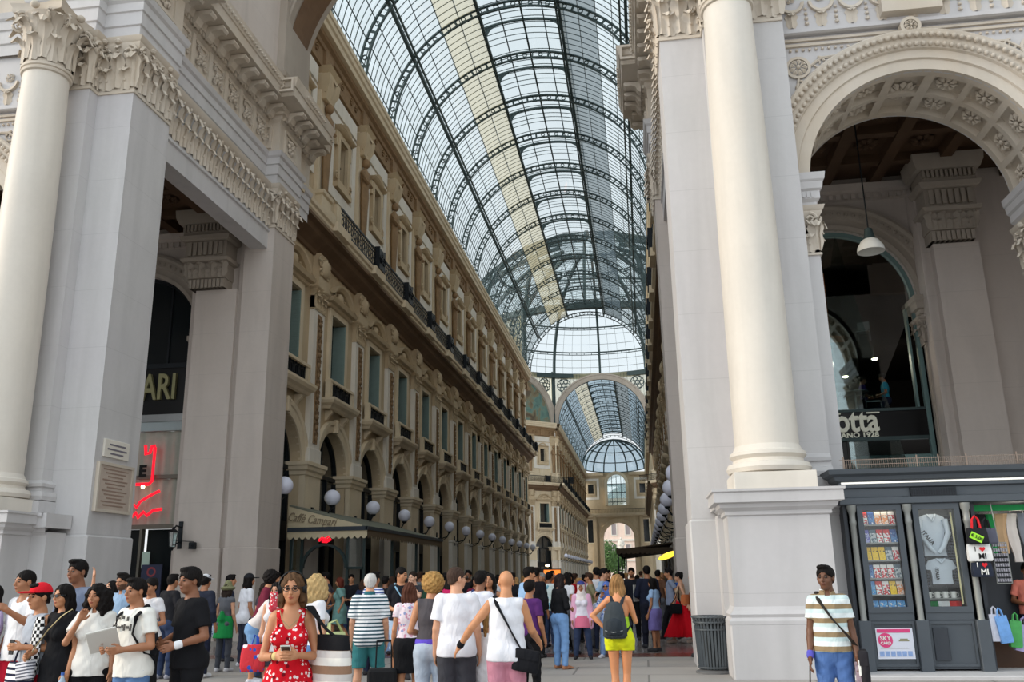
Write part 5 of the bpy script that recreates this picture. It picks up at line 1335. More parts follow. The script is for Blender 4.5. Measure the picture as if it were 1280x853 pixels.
b1 = bag('shopping_bag', 'black shopping bag with red handles hanging on the kiosk column', 'bag', 5.46,KY-.2,2.05,.3,.26,BBK,REDP,hl=.2)
t = thing('hanging_price_tag', 'bright green price tag on the black hanging bag', 'price tag', (5.42,KY-.29,2.16)); t.rotation_euler = (0,.5,0); m = MB(); m.box(-.1,.1,0,.008,-.055,.055); m.build('card', plain('fluo_green', (170,240,60), .5, 0, 0), t); txt('€ 5,00', .07, (0,-.006,0), 0, BLK, 'digits', t, .004, .001)
b4 = bag('shopping_bag', 'dark grey shopping bag hanging behind the black one on the kiosk', 'bag', 5.66,KY-.08,2.05,.26,.26,plain('grey_fabric',(92,92,106),.8),BBK)
def heart(m, x, y, z, s_):
    pts = []
    for i in range(28):
        a = 2*PI*i/28; pts.append((x+s_*16*sin(a)**3/16, y, z+s_*(13*cos(a)-5*cos(2*a)-2*cos(3*a)-cos(4*a))/16))
    m.add(pts, [tuple(range(28))])
for k, (nm_, lab, z, mt, ft) in enumerate((('tote_bag','white tote bag with red heart and black MI letters on the kiosk',1.78,BWH,BLK),('tote_bag','dark tote bag with red heart and white MI letters, below the white one',1.53,BNV,WHT))):
    b = bag(nm_, lab, 'bag', 5.47,KY-.16,z,.36 if k == 0 else .3,.27 if k == 0 else .23,mt,mt,.06,0,.1)
    m = MB(); m.text('I', .1, .004, 0, T3((-.08,-.066,.19)), .002); m.text('MI', .12, .004, 0, T3((0.02,-.066,.075)), .003); m.build('letters', ft, b)
    m = MB(); heart(m, .03, -.066, .19, .045); m.build('heart', REDP, b)
t = thing('keyring_rack', 'tall wire rack of small metal keyrings beside the kiosk opening', 'rack', (5.83,KY-.05,1.42)); m = MB(); m.frame(-.12,.12,0,.66,.012,-.01,.01); m.build('frame', SILV, t); m = MB(); r = random.Random(4)
for j in range(8):
    for i in range(6): m.box(-.11+.037*i,-.085+.037*i,-.03,-.01,.03+.08*j,.08+.08*j)
o = m.build('keyrings', plain('keyring_mix', (170,168,176), .35, .5, .5, 45), t); o['kind'] = 'stuff'
m = MB(); m.tube([(0,0,.66),(0,.1,1.3)], .008); m.build('hook', SILV, t)
# clothes on the rail inside the kiosk
t = thing('clothes_rail', 'metal rail inside the kiosk opening with clothes on it', 'rail', (6.9,KY+.35,2.62)); m = MB(); m.tube([(-1.3,0,0),(1.6,0,0)], .015); m.build('bar', SILV, t)
def garment(lab, x, y, zt, w, h, rgb, seed, name='hanging_scarf', cat='scarf'):
    t = thing(name, lab, cat, (x,y,zt)); r = random.Random(seed); m = MB(); rings = []
    for k in range(8):
        f = k/7; rings.append([((w/2*(1-.25*f)+.012*sin(f*9+seed))*cos(2*PI*i/14)+.02*sin(f*5+seed), (.05+.015*sin(5*2*PI*i/14+seed))*sin(2*PI*i/14), -h*f) for i in range(14)])
    m.loft(rings, 0, True); m.build('cloth', plain(name+str(rgb), rgb, .85, 0, .1), t, smooth=60); m = MB(); m.tube([(0,0,0),(0,0,.04),(.02,0,.07)], .006); m.build('hook', SILV, t)
for i, (lab, x, w, h, c) in enumerate((('black garment at the left of the kiosk rail',5.72,.2,.62,(34,34,36)),('bright green garment behind the black one on the kiosk rail',5.9,.16,.7,(40,150,80)),('tan shawl on the kiosk rail',6.05,.22,.66,(206,170,130)),('white and beige shawl next to the tan one on the kiosk rail',6.24,.2,.8,(226,216,208)),('grey shawl on the kiosk rail',6.44,.2,.85,(136,140,150)),('pale grey shawl on the kiosk rail, second from the right in view',6.62,.18,.9,(206,206,212)),('lilac shawl at the right of the kiosk rail',6.8,.2,.8,(190,160,190)))):
    garment(lab, x, KY+.35+.02*(i % 2), 2.56, w, h, c, i)
t = thing('green_valance', 'bright green strip across the top of the kiosk opening', 'strip', (6.0,KY+.12,2.6)); m = MB(); m.box(-.42,.42,0,.02,0,.1); m.build('cloth', FL[0], t)
for i, (lab, x, z, c) in enumerate((('sky blue plastic bag hanging low at the kiosk opening',5.74,.5,(110,160,220)),('white plastic bag hanging low at the kiosk opening, left of the blue one',5.62,.52,(226,226,236)),('green plastic bag hanging low at the kiosk opening, right of the blue one',5.9,.42,(80,170,90)),('lilac plastic bag hanging low at the kiosk opening, behind the green one',5.98,.36,(180,170,214)))):
    bag('plastic_bag', lab, 'bag', x, KY-.02+.06*i, z, .18, .42, plain('plastic'+str(c), c, .4, 0, .2, 14), plain('plastic'+str(c), c, .4), .05, .12*(i-1), .12)
t = thing('brown_handbag_pile', 'dark pile of leather goods inside the kiosk opening', 'goods', (6.6,KY+.7,.0))
m = MB(); m.box(-.9,1.2,-.15,.2,0,.5); m.build('table', WOOD, t); r = random.Random(2)
for i in range(9):
    m = MB(); m.sphere((0,0,.1), (.16,.1,.14), 6); m.build('leather_bag', plain('leather%d' % (i % 4), [(90,54,30),(150,80,40),(40,30,28),(110,40,36)][i % 4], .5), t, (-.75+.22*i,-.02+.08*(i % 2),.5+.05*(i % 3)))

for nm_, loc, en in (('cafe_fill', (RC+.3,29.2,8.2), 90), ('cafe_upper_fill', (RC-.3,31.5,11.6), 70), ('kiosk_fill', (6.4,16.35,2.55), 14)):  # point fills added to brighten the cafe and kiosk interiors
    l_ = bpy.data.lights.new(nm_, 'POINT'); l_.energy = en; l_.color = (1,.86,.68); l_.shadow_soft_size = .12
    o_ = bpy.data.objects.new(nm_, l_); COL.objects.link(o_); o_.location = loc
# ================================================================ people: smooth-union bodies meshed on a grid
V3 = lambda *a: np.array(a, float)
class Prim:
    __slots__ = ('t','a','b','ra','rb','k','fr','sc','op','mx')
    def __init__(s, t, a, b=None, ra=0., rb=None, k=.02, fr=None, sc=None, op='u', mx=None):
        s.t=t; s.a=np.asarray(a, float); s.b=None if b is None else np.asarray(b, float); s.ra=ra; s.rb=ra if rb is None else rb
        s.k=k; s.fr=fr; s.sc=sc; s.op=op; s.mx=mx
    def copy(s, inf):
        q = Prim(s.t, s.a, s.b, s.ra, s.rb, s.k, s.fr, s.sc, s.op, s.mx)
        if q.t == 'c': q.ra = q.ra+inf; q.rb = q.rb+inf
        elif q.t == 'e': q.b = q.b+inf
        return q
def cone(a, b, ra, rb=None, k=.03, fr=None, sc=None, op='u'): return Prim('c', a, b, ra, rb, k, fr, sc, op)
def ell(c, r, k=.03, fr=None, op='u'): return Prim('e', c, r, k=k, fr=fr, op=op)
def plane(p, n, op='x'): return Prim('p', p, n, op=op)      # keeps the side opposite to n
class Frame:
    """rotation + origin for torso / head prims"""
    def __init__(s, o, yaw=0, pitch=0, roll=0, scale=1.):
        cy, sy, cp, sp_, cr, sr = cos(yaw), sin(yaw), cos(pitch), sin(pitch), cos(roll), sin(roll)
        Rz = np.array([[cy,-sy,0],[sy,cy,0],[0,0,1]]); Rx = np.array([[1,0,0],[0,cp,-sp_],[0,sp_,cp]]); Ry = np.array([[cr,0,sr],[0,1,0],[-sr,0,cr]])
        s.R = Rz @ Rx @ Ry; s.o = np.asarray(o, float); s.s = scale
    def w(s, p): return s.o+s.R @ (np.asarray(p, float)*s.s)
def bounds(p):
    if p.t == 'c':
        r = max(p.ra, p.rb)
        if p.sc is not None: r = r*max(1, *p.sc)
        pts = np.array([p.a, p.b])
    elif p.t == 'e':
        r = max(p.b); pts = np.array([p.a])
    else: return None
    if p.fr is not None: pts = np.array([p.fr.w(q) for q in pts]); r = r*p.fr.s
    return pts.min(0)-r, pts.max(0)+r
def pdist(p, P):
    """P: (...,3) world-local points"""
    f = p.fr
    if f is not None: P = ((P-f.o) @ f.R)/f.s
    if p.t == 'c':
        q = P; a, b = p.a, p.b; m = 1.
        if p.sc is not None:
            s_ = np.asarray(p.sc); q = a+(P-a)/s_; b = a+(b-a)/s_; m = s_.min()**.6
        ba = b-a; L = max(ba @ ba, 1e-9); pa = q-a
        t = np.clip((pa @ ba)/L, 0, 1)
        d = (np.sqrt(((pa-t[...,None]*ba)**2).sum(-1))-(p.ra+(p.rb-p.ra)*t))*m
    elif p.t == 'e':
        q = (P-p.a)/p.b; k0 = np.sqrt((q**2).sum(-1)); k1 = np.sqrt(((q/p.b)**2).sum(-1))+1e-9
        d = k0*(k0-1)/k1
    else:
        n = p.b/np.linalg.norm(p.b); d = (P-p.a) @ n
    return d*(f.s if f is not None else 1.)
def axis(lo, hi, h, fine=(), hf=None):
    xs = [lo]
    while xs[-1] < hi:
        x = xs[-1]; st = h
        for a, b in fine:
            if a-h < x < b: st = hf
        xs.append(x+st)
    return np.array(xs)
def mesh_sdf(prims, h, fine=(), hf=None, noise_f=None, off=0.):
    """fine: list of (lo,hi) boxes to refine"""
    bb = [bounds(p) for p in prims if p.op == 'u' and p.t != 'p']
    lo = np.min([b[0] for b in bb], 0)-h*2.5; hi = np.max([b[1] for b in bb], 0)+h*2.5
    ax = [axis(lo[i], hi[i], h, [(f[0][i], f[1][i]) for f in fine], hf) for i in range(3)]
    sh = tuple(len(a) for a in ax); F = np.full(sh, .3, np.float32)
    G = np.stack(np.meshgrid(*ax, indexing='ij'), -1)
    for p in prims:
        if p.t == 'p' or p.op == 'x':
            F = np.maximum(F, pdist(p, G)); continue
        b = bounds(p); mg = p.k+3*h
        sl = tuple(slice(max(0, np.searchsorted(ax[i], b[0][i]-mg)-1), np.searchsorted(ax[i], b[1][i]+mg)+1) for i in range(3))
        if p.op == 'clipu': pass
        d = pdist(p, G[sl]).astype(np.float32)
        if p.mx is not None:
            for q in p.mx: d = np.maximum(d, pdist(q, G[sl]))
        if p.op == 'u':
            cur = F[sl]; k = max(p.k, 1e-4)
            hh = np.clip(.5+.5*(cur-d)/k, 0, 1); F[sl] = cur+(d-cur)*hh-k*hh*(1-hh)
        else:
            cur = F[sl]; k = max(p.k*.6, 1e-4); d2 = -d
            hh = np.clip(.5-.5*(cur-d2)/k, 0, 1); F[sl] = cur+(d2-cur)*hh+k*hh*(1-hh)
    if off: F = F+np.float32(off)
    if noise_f is not None: F = F+noise_f(G).astype(np.float32)
    F[[0,-1]] = .3; F[:,[0,-1]] = .3; F[:,:,[0,-1]] = .3
    I = F < 0
    nx, ny, nz = sh
    cnt = np.zeros((nx-1,ny-1,nz-1), np.int8)
    for dx in (0,1):
        for dy in (0,1):
            for dz in (0,1): cnt += I[dx:nx-1+dx, dy:ny-1+dy, dz:nz-1+dz]
    act = np.argwhere((cnt > 0) & (cnt < 8))
    if len(act) == 0: return np.zeros((0,3)), np.zeros((0,4), int)
    idx = np.full(cnt.shape, -1, np.int32); idx[tuple(act.T)] = np.arange(len(act))
    S_ = np.zeros((len(act),3)); n = np.zeros(len(act))
    i, j, k = act.T
    def fv(o): return F[i+o[0], j+o[1], k+o[2]]
    def pv(o): return np.stack([ax[0][i+o[0]], ax[1][j+o[1]], ax[2][k+o[2]]], -1)
    for d in range(3):
        for u in (0,1):
            for v in (0,1):
                o = [0,0,0]; o[(d+1)%3] = u; o[(d+2)%3] = v; o2 = list(o); o2[d] = 1
                fa, fb = fv(o), fv(o2); c = (fa < 0) != (fb < 0)
                t = np.where(c, fa/np.where(c, fa-fb, 1), 0)[:,None]
                S_ += np.where(c[:,None], pv(o)*(1-t)+pv(o2)*t, 0); n += c
    vs = S_/n[:,None]
    fs = []
    for d in range(3):
        e1, e2 = (d+1) % 3, (d+2) % 3
        A = [slice(None)]*3; B = [slice(None)]*3
        A[d] = slice(0,-1); B[d] = slice(1,None)
        for e in (e1, e2): A[e] = slice(1,-1); B[e] = slice(1,-1)
        a, b = I[tuple(A)], I[tuple(B)]
        for flip, msk in ((False, a & ~b), (True, ~a & b)):
            w = np.argwhere(msk)
            if not len(w): continue
            w[:,e1] += 1; w[:,e2] += 1
            q = []
            for du, dv in ((-1,-1),(0,-1),(0,0),(-1,0)):
                c = w.copy(); c[:,e1] += du; c[:,e2] += dv; q.append(idx[tuple(c.T)])
            q = np.stack(q, -1)
            fs.append(q[:,::-1] if flip else q)
    return vs, np.concatenate(fs)
def np_obj(name, vs, fs, mats, parent, mi=None):
    me = bpy.data.meshes.new(name); nf = len(fs)
    me.vertices.add(len(vs)); me.vertices.foreach_set('co', np.asarray(vs, np.float32).ravel())
    me.loops.add(nf*4); me.loops.foreach_set('vertex_index', np.asarray(fs, np.int32).ravel())
    me.polygons.add(nf); me.polygons.foreach_set('loop_start', np.arange(0, nf*4, 4, dtype=np.int32)); me.polygons.foreach_set('loop_total', np.full(nf, 4, np.int32))
    if not isinstance(mats, (list, tuple)): mats = [mats]
    for m in mats: me.materials.append(m)
    if mi is not None: me.polygons.foreach_set('material_index', np.asarray(mi, np.int32))
    me.polygons.foreach_set('use_smooth', np.ones(nf, bool))
    me.update(calc_edges=True); me.validate()
    o = bpy.data.objects.new(name, me); COL.objects.link(o)
    if parent: o.parent = parent
    return o
# ---- materials
def skin(rgb):
    n = 'skin%d_%d_%d' % rgb
    if n in MATS: return MATS[n]
    m, t = new(n); c = srgb(rgb)
    f = t.noise(9, t.obj(), 4)
    t.l(t.mix(f, tuple(x*.86 for x in c), (min(1, c[0]*1.08), c[1]*1.03, c[2])), t.b.inputs['Base Color'])
    t.b.inputs['Roughness'].default_value = .5; t.b.inputs['Subsurface Weight'].default_value = .0
    MATS[n] = m; return m
def cloth(rgb, kind='plain', c2=None, c3=None, scale=1.):
    n = 'cloth_%s_%s_%s_%s' % (kind, rgb, c2, scale)
    if n in MATS: return MATS[n]
    m, t = new(n); c = srgb(rgb); p = t.obj(); col = None
    if kind == 'stripe':
        z = t.xyz(p)[2]; fr = t.math('FRACT', t.math('DIVIDE', z, .09*scale)); col = t.mix(t.math('LESS_THAN', fr, .42), c, srgb(c2))
    elif kind == 'stripe3':
        z = t.xyz(p)[2]; fr = t.math('FRACT', t.math('DIVIDE', z, .13*scale)); col = t.mix(t.math('LESS_THAN', fr, .36), c, srgb(c2)); col = t.mix(t.math('GREATER_THAN', fr, .7), col, srgb(c3))
    elif kind == 'floral':
        v = t.n('ShaderNodeTexVoronoi'); v.inputs['Scale'].default_value = 26/scale; t.l(p, v.inputs['Vector'])
        v2 = t.n('ShaderNodeTexVoronoi'); v2.inputs['Scale'].default_value = 15/scale; t.l(p, v2.inputs['Vector'])
        col = t.mix(t.math('LESS_THAN', v.outputs['Distance'], .34), c, srgb(c2)); col = t.mix(t.math('LESS_THAN', v2.outputs['Distance'], .24), col, srgb(c3))
    elif kind == 'check':
        w = t.n('ShaderNodeTexChecker'); w.inputs['Scale'].default_value = 30/scale; t.l(p, w.inputs['Vector']); col = t.mix(w.outputs[1], c, srgb(c2))
    elif kind == 'denim':
        f = t.noise(3.5, p, 3); col = t.mix(f, tuple(x*.6 for x in c), tuple(min(1, x*1.35) for x in c))
    f = t.noise(5, p, 5, .5)
    base = col if col is not None else t.mix(f, tuple(x*.9 for x in c), tuple(min(1, x*1.06) for x in c))
    t.l(base, t.b.inputs['Base Color']); t.b.inputs['Roughness'].default_value = .85; t.b.inputs['Specular IOR Level'].default_value = .15
    mp = t.n('ShaderNodeMapping'); mp.inputs['Scale'].default_value = (1, 1, .45); t.l(p, mp.inputs[0])
    t.bump(t.noise(9, mp.outputs[0], 3, 1.2), .55, .035)
    MATS[n] = m; return m
def hairm(rgb, streak=None):
    n = 'hair%s%s' % (rgb, streak)
    if n in MATS: return MATS[n]
    m, t = new(n); c = srgb(rgb); p = t.obj()
    mp = t.n('ShaderNodeMapping'); mp.inputs['Scale'].default_value = (1, 1, .12); t.l(p, mp.inputs[0])
    f = t.noise(90, mp.outputs[0], 3)
    t.l(t.mix(f, tuple(x*.55 for x in c), srgb(streak) if streak else tuple(min(1, x*1.5) for x in c)), t.b.inputs['Base Color'])
    t.b.inputs['Roughness'].default_value = .62; t.b.inputs['Specular IOR Level'].default_value = .12; t.bump(f, .8, .012)
    MATS[n] = m; return m
SK = dict(pale=(226,178,150), fair=(214,160,128), tan=(196,138,100), med=(172,118,84), brown=(142,94,66), dark=(110,72,50))
HB, HD, HBR, HBL, HG = (22,18,17), (42,32,27), (86,60,42), (164,122,74), (150,146,142)
EYE = plain('eye_dark', (34,24,22), .3, 0, 0); LIP = {}
# ---- pose presets for the right arm in metres at 1.75 m tall: elbow, wrist, thumb direction, finger curl
ARM = dict(down=((.215,-.03,1.145),(.232,.05,.895),(0,1,.1),.45), front=((.25,-.02,1.15),(.09,.23,1.07),(0,.2,1),.7), phone=((.235,-.01,1.15),(.055,.25,1.15),(-.3,.3,1),.9),
           hip=((.40,-.12,1.19),(.19,-.12,1.06),(.2,.3,1),.9), face=((.24,.16,1.17),(.075,.19,1.44),(-.6,.0,.5),1.0), up=((.30,.16,1.58),(.20,.22,1.84),(-1,.2,0),.6),
           camera=((.27,.16,1.30),(.08,.25,1.53),(-.2,-.4,1),.9), out=((.36,-.03,1.19),(.50,.09,.99),(.2,1,.2),.35), swing=((.215,-.16,1.17),(.225,-.06,.93),(0,1,.1),.5),
           fwd=((.24,.08,1.16),(.24,.28,1.02),(-.2,.2,1),.7), book=((.245,.0,1.15),(.10,.26,1.10),(.2,.2,1),.8), side=((.25,-.02,1.15),(.16,.22,1.06),(-.2,.2,1),.8), shoulder=((.30,.14,1.22),(.24,.33,1.33),(-.4,.3,.7),.6))
LEG = dict(stand=(((.10,.015,.50),(.105,-.01,.09)),((-.10,.0,.50),(-.11,-.02,.09))), wide=(((.13,.02,.50),(.17,-.01,.09)),((-.13,.0,.50),(-.17,-.02,.09))),
           walk=(((.09,.15,.53),(.09,.24,.11)),((-.10,-.03,.50),(-.10,-.28,.16))), walk2=(((.09,-.03,.50),(.10,-.26,.15)),((-.09,.14,.53),(-.09,.22,.11))),
           relax=(((.11,.06,.50),(.15,.06,.09)),((-.09,-.01,.50),(-.09,-.03,.09))),
           sit=(((.12,.42,.52),(.12,.40,.09)),((-.12,.42,.52),(-.12,.40,.09))))
def lerp(a, b, t): return np.asarray(a, float)*(1-t)+np.asarray(b, float)*t
PCOUNT = [0]
CAMR = None
def cam_ray(px, py):
    global CAMR
    if CAMR is None:
        yw, pt, rl = [math.radians(a) for a in (7.98, 15.03, -.95)]
        f = np.array([-sin(yw)*cos(pt), cos(yw)*cos(pt), sin(pt)]); r0 = np.array([cos(yw), sin(yw), 0]); u0 = np.cross(r0, f)
        CAMR = (f, cos(rl)*r0+sin(rl)*u0, -sin(rl)*r0+cos(rl)*u0)
    f, r, u = CAMR
    return f+r*(px-640)/1100-u*(py-426.5)/1100
def spot(px, py, Y):
    d = cam_ray(px, py); return d[0]*Y/d[1], 1.65+d[2]*Y/d[1]
class P_: pass
def person(label, px, py, Y, face=0, q=1, sex='m', skn='tan', hair=('short', HB), top=None, bottom=None, shoes=('shoe', (60,58,60)), arms=('down','down'), legs='stand', look=(0,0), lean=0., build=1., group=None, hat=None, glasses=None, beard=None, H=None, extra=None, tw=0., z0=0.):
    """px,py: where the crown of the head is measured; face: heading, 0 = away along the gallery, 90 = to the right"""
    X, Z = spot(px, py, Y)
    if H is None: H = Z-.012-z0
    s = H/1.75
    hd = math.radians(face)
    root = thing('person', label, 'person', (X, Y, z0), -hd, group)
    h = {1: .0105, 2: .014, 3: .018}[q]; hf = {1: .0058, 2: .009, 3: .0125}[q]
    fem = sex == 'f'; kid = sex == 'k'
    b = build; sw = (.142 if fem else .160)*b; hw = (.088)
    if kid: sw = .138*b
    hs = 1.0*(1.13 if kid else 1.)/1.0
    sit = legs == 'sit'
    ln = math.radians(lean)
    pel = V3(0, 0, .95)
    T = Frame(pel, math.radians(tw), -ln)               # torso frame, origin at the pelvis
    A = lambda p: T.w(np.asarray(p, float)-pel)         # torso point given in upright coordinates
    tor = []
    hipw = (.160 if fem else .146)*b; waw = (.120 if fem else .138)*b; chw = (.138 if fem else .160)*b; dp = .5+.5*b
    def tp(z, y, w, d, hz, k=.03): return ell(V3(0,y,z)-pel, V3(w, d*dp, hz), k, T)
    tor += [ell(V3(0,-.012,.945), V3(hipw, .112*dp, .13), .03), tp(1.09,0,waw,.098,.17), tp(1.28,-.005,chw,.112,.19)]
    tor += [cone(V3(-sw*.82,-.012,1.415)-pel, V3(sw*.82,-.012,1.415)-pel, .056, None, .035, T), cone(V3(0,-.018,1.40)-pel, V3(0,-.012,1.50)-pel, .082, .056, .03, T)]
    tor += [ell(V3(sx*.072,-.062,.905), V3(.088,.085,.10), .04) for sx in (-1, 1)]
    if fem: tor += [ell(V3(sx*.073,.085,1.265)-pel, V3(.062,.055,.062), .04, T) for sx in (-1, 1)]
    hc = A((0, .012, 1.50))
    lk = (math.radians(-look[0]), math.radians(look[1]))
    HS = hs*(.98 if fem else 1.)
    head_o = hc+V3(0, .018+.11*sin(ln)*.4, .13*HS)
    N = Frame(head_o, lk[0], lk[1], 0, HS)
    hd_p = [ell((0,-.012,.03), V3(.074,.093,.087), .02, N), ell((0,.022,-.035), V3(.059,.067,.080), .025, N), ell((0,.046,-.086), V3(.034,.032,.028), .02, N)]
    hd_p += [ell((sx*.036,.052,-.03), V3(.028,.026,.028), .02, N) for sx in (-1, 1)]
    if q < 3:
        hd_p += [ell((sx*.031,.101,.004), V3(.016,.016,.012), .012, N, 's') for sx in (-1, 1)]
        hd_p += [cone((-.036,.079,.024), (.036,.079,.024), .010, None, .012, N), cone((0,.090,.008), (0,.106,-.028), .0075, .0125, .01, N), ell((0,.098,-.034), V3(.016,.011,.009), .006, N)]
        hd_p += [ell((0,.084,-.056), V3(.024,.012,.007), .006, N), ell((0,.083,-.068), V3(.020,.012,.007), .006, N)]
        hd_p += [ell((sx*.031,.076,.004), V3(.0135,.0135,.011), .001, N) for sx in (-1, 1)]
    else:
        hd_p += [cone((0,.088,.006), (0,.108,-.03), .009, .014, .01, N)]
    hd_p += [ell((sx*.077,-.008,-.008), V3(.011,.021,.032), .008, N) for sx in (-1, 1)]
    nk = [cone(A((0,-.02,1.43)), N.w((0,-.02,-.05)), .060 if not fem else .052, .053 if not fem else .046, .03)]
    # arms
    armp = {}; hands = []; arm_pr = []
    for side, nm_ in ((1, arms[0]), (-1, arms[1])):
        e = ARM[nm_] if isinstance(nm_, str) else nm_
        mir = V3(side, 1, 1); shd = A((side*sw, -.015, 1.405))
        hang = isinstance(nm_, str) and nm_ in ('down','out','swing')
        el = np.array(e[0])*mir; wr = np.array(e[1])*mir
        off = V3(side*(sw-.178+.006), 0, 0)
        el = el+off; wr = wr+off*(.6 if hang else .2)
        if lean and not hang: el, wr = A(el), A(wr)
        elif lean: d_ = shd-V3(side*sw, -.015, 1.405); el = el+d_*V3(1,.9,.9); wr = wr+d_*V3(1,.8,.8)
        # keep bone lengths
        ul, fl = .29, .255
        el = shd+(el-shd)/np.linalg.norm(el-shd)*ul
        wr = el+(wr-el)/np.linalg.norm(wr-el)*fl
        ra = (.041 if fem else .049)*(.45+.55*b)
        arm_pr += [cone(shd, el, ra*1.02, ra*.78, .02), cone(shd, lerp(shd, el, .55), ra*1.08, ra*.96, .006), cone(el, lerp(el, wr, .35), ra*.78, ra*.8, .012), cone(lerp(el, wr, .3), wr, ra*.8, ra*.52, .008)]
        armp[side] = (shd, el, wr, ra)
        d = (wr-el); d /= np.linalg.norm(d)
        if len(e) > 4: d = np.array(e[4])*mir; d = d/np.linalg.norm(d)
        th = np.array(e[2])*mir; th = th-d*(th @ d); th /= np.linalg.norm(th)+1e-9
        n_ = np.cross(d, th)*(-1 if side > 0 else 1); curl = e[3]
        pal = wr+d*.05
        hp = [cone(wr, wr+d*.03, ra*.55, ra*.55, .012)]
        rf = 1. if q < 3 else 1.25
        for fi, (o, L, r) in enumerate(((.030,.070,.0092),(.010,.078,.0094),(-.010,.073,.0090),(-.028,.058,.0080))):
            kb = wr+d*(.088-.004*abs(fi-1))+th*o
            hp.append(cone(wr+d*.018+th*o*.55, kb, .0135*rf, .0115*rf, .012))
            c = kb; ang = curl*.35
            for sg in range(3):
                dd = d*cos(ang)+n_*sin(ang); nx_ = c+dd*L*(.44,.32,.24)[sg]
                hp.append(cone(c, nx_, r*rf*(1-.06*sg), r*rf*(.95-.06*sg), .004)); c = nx_; ang += curl*.75
        tb = wr+d*.022+th*.022; t1 = tb+(d*.55+th*.75+n_*.2*curl)*.036; t2 = t1+(d*.9+th*.3+n_*.4*curl)*.030; t3 = t2+(d*.95-th*.0+n_*.4*curl)*.022
        hp += [cone(tb, t1, .0155*rf, .0115*rf, .012), cone(t1, t2, .0112*rf, .0098*rf, .004), cone(t2, t3, .0098*rf, .008*rf, .004)]
        hands.append((wr+d*.08, hp, d, th, n_))
    # legs
    lg = LEG[legs] if isinstance(legs, str) else legs
    leg_pr = []; legp = []
    for side, (kn, an) in ((1, lg[0]), (-1, lg[1])):
        hj = V3(side*hw*(1.03 if fem else 1)*(.6+.4*b), -.01, .90); kn = V3(*kn); an = V3(*an)
        lb = .35+.65*b
        leg_pr += [cone(hj, kn, .084*lb, .053*lb, .02), cone(hj+V3(0,-.01,-.05), lerp(hj, kn, .5), .086*lb, .068*lb, .008), cone(kn, lerp(kn, an, .35)+V3(0,-.018,0), .049*lb, .052*lb, .012), cone(lerp(kn, an, .3)+V3(0,-.015,0), an, .051*lb, .035, .008)]
        fd = V3(side*.10, 1, 0); fd /= np.linalg.norm(fd); tip = 0
        lift = an[2]-.09
        heel = an+V3(0,-.035,-.052); toe = heel+fd*.185+V3(0,0,-.012-lift*.55)
        leg_pr += [cone(an, heel, .036, .032, .02), cone(an+V3(0,.02,-.02), toe-fd*.03, .032, .026, .02), cone(heel, toe, .030, .026, .02, None, (1,1,.9))]
        legp.append((hj, kn, an, heel, toe, lb))
    G0 = plane((0,0,.002), (0,0,-1))
    S_ = lambda prims: prims
    body = tor+arm_pr+[p for hnd in hands for p in hnd[1]]+leg_pr+nk+hd_p+[G0]
    fb = [(head_o-.125*HS, head_o+.13*HS)]
    if q == 1: fb += [(hh[0]-.075, hh[0]+.075) for hh in hands]
    vs, fs = mesh_sdf(body, h, fb, hf)
    cen = (vs[fs].mean(1)-N.o) @ N.R/N.s
    mi = np.zeros(len(fs), int)
    def reg(c, r): return (((cen-np.array(c))/np.array(r))**2).sum(1) < 1
    if q < 3:
        for sx in (-1, 1):
            mi[reg((sx*.031,.09,.004), (.0165,.02,.0085))] = 1
            mi[reg((sx*.033,.085,.027), (.022,.024,.0045))] = 3
        mi[reg((0,.092,-.062), (.021,.02,.0095))] = 2
    else:
        for sx in (-1, 1): mi[reg((sx*.032,.09,.008), (.018,.03,.009))] = 1
    if beard: mi[(cen[:,2] < -.035) & (cen[:,2] > -.125) & (cen[:,1] > -.01) & (np.abs(cen[:,0]) < .075) & ~reg((0,.092,-.062), (.024,.03,.012)) & ~reg((0,.1,-.03), (.05,.05,.018))] = 3
    sc = SK[skn] if isinstance(skn, str) else skn
    lipc = (int(sc[0]*.82), int(sc[1]*.62), int(sc[2]*.64))
    hcol = hair[1]
    if isinstance(hcol, tuple) and hair[0] == 'bald': hcol = (90,70,56)
    bo = np_obj('body', vs*s, fs, [skin(sc), EYE, plain('lip%d_%d_%d' % lipc, lipc, .45, 0, 0), hairm(hcol) if not beard else plain('stubble%s%s' % (sc, hcol), tuple(int(.5*a_+.5*b_) for a_, b_ in zip(sc, hcol)), .7, 0, .1)], root, mi)
    R = P_(); R.shirt = None; R.root = root; R.s = s; R.hands = hands; R.N = N; R.A = A; R.armp = armp; R.legp = legp
    Mw = T3((X, Y, z0)) @ RZ(-hd); R.M = Mw
    R.w = lambda p: Mw @ Vector(np.asarray(p, float)*s)
    R.hd = -hd
    def part(name, prims, mt, hq=None, nf=None, fine=(), hff=None, off=0., up=None):
        v, f = mesh_sdf(prims, hq or h, fine, hff, nf, off)
        if len(f): return np_obj(name, v*s, f, mt, up or root)
    R.part = part
    def wr_n(amp, fq): return lambda G: amp*(np.sin(G[...,2]*fq+3*np.sin(G[...,0]*9)+G[...,1]*7)*np.sin(G[...,0]*fq*.6+G[...,2]*5))
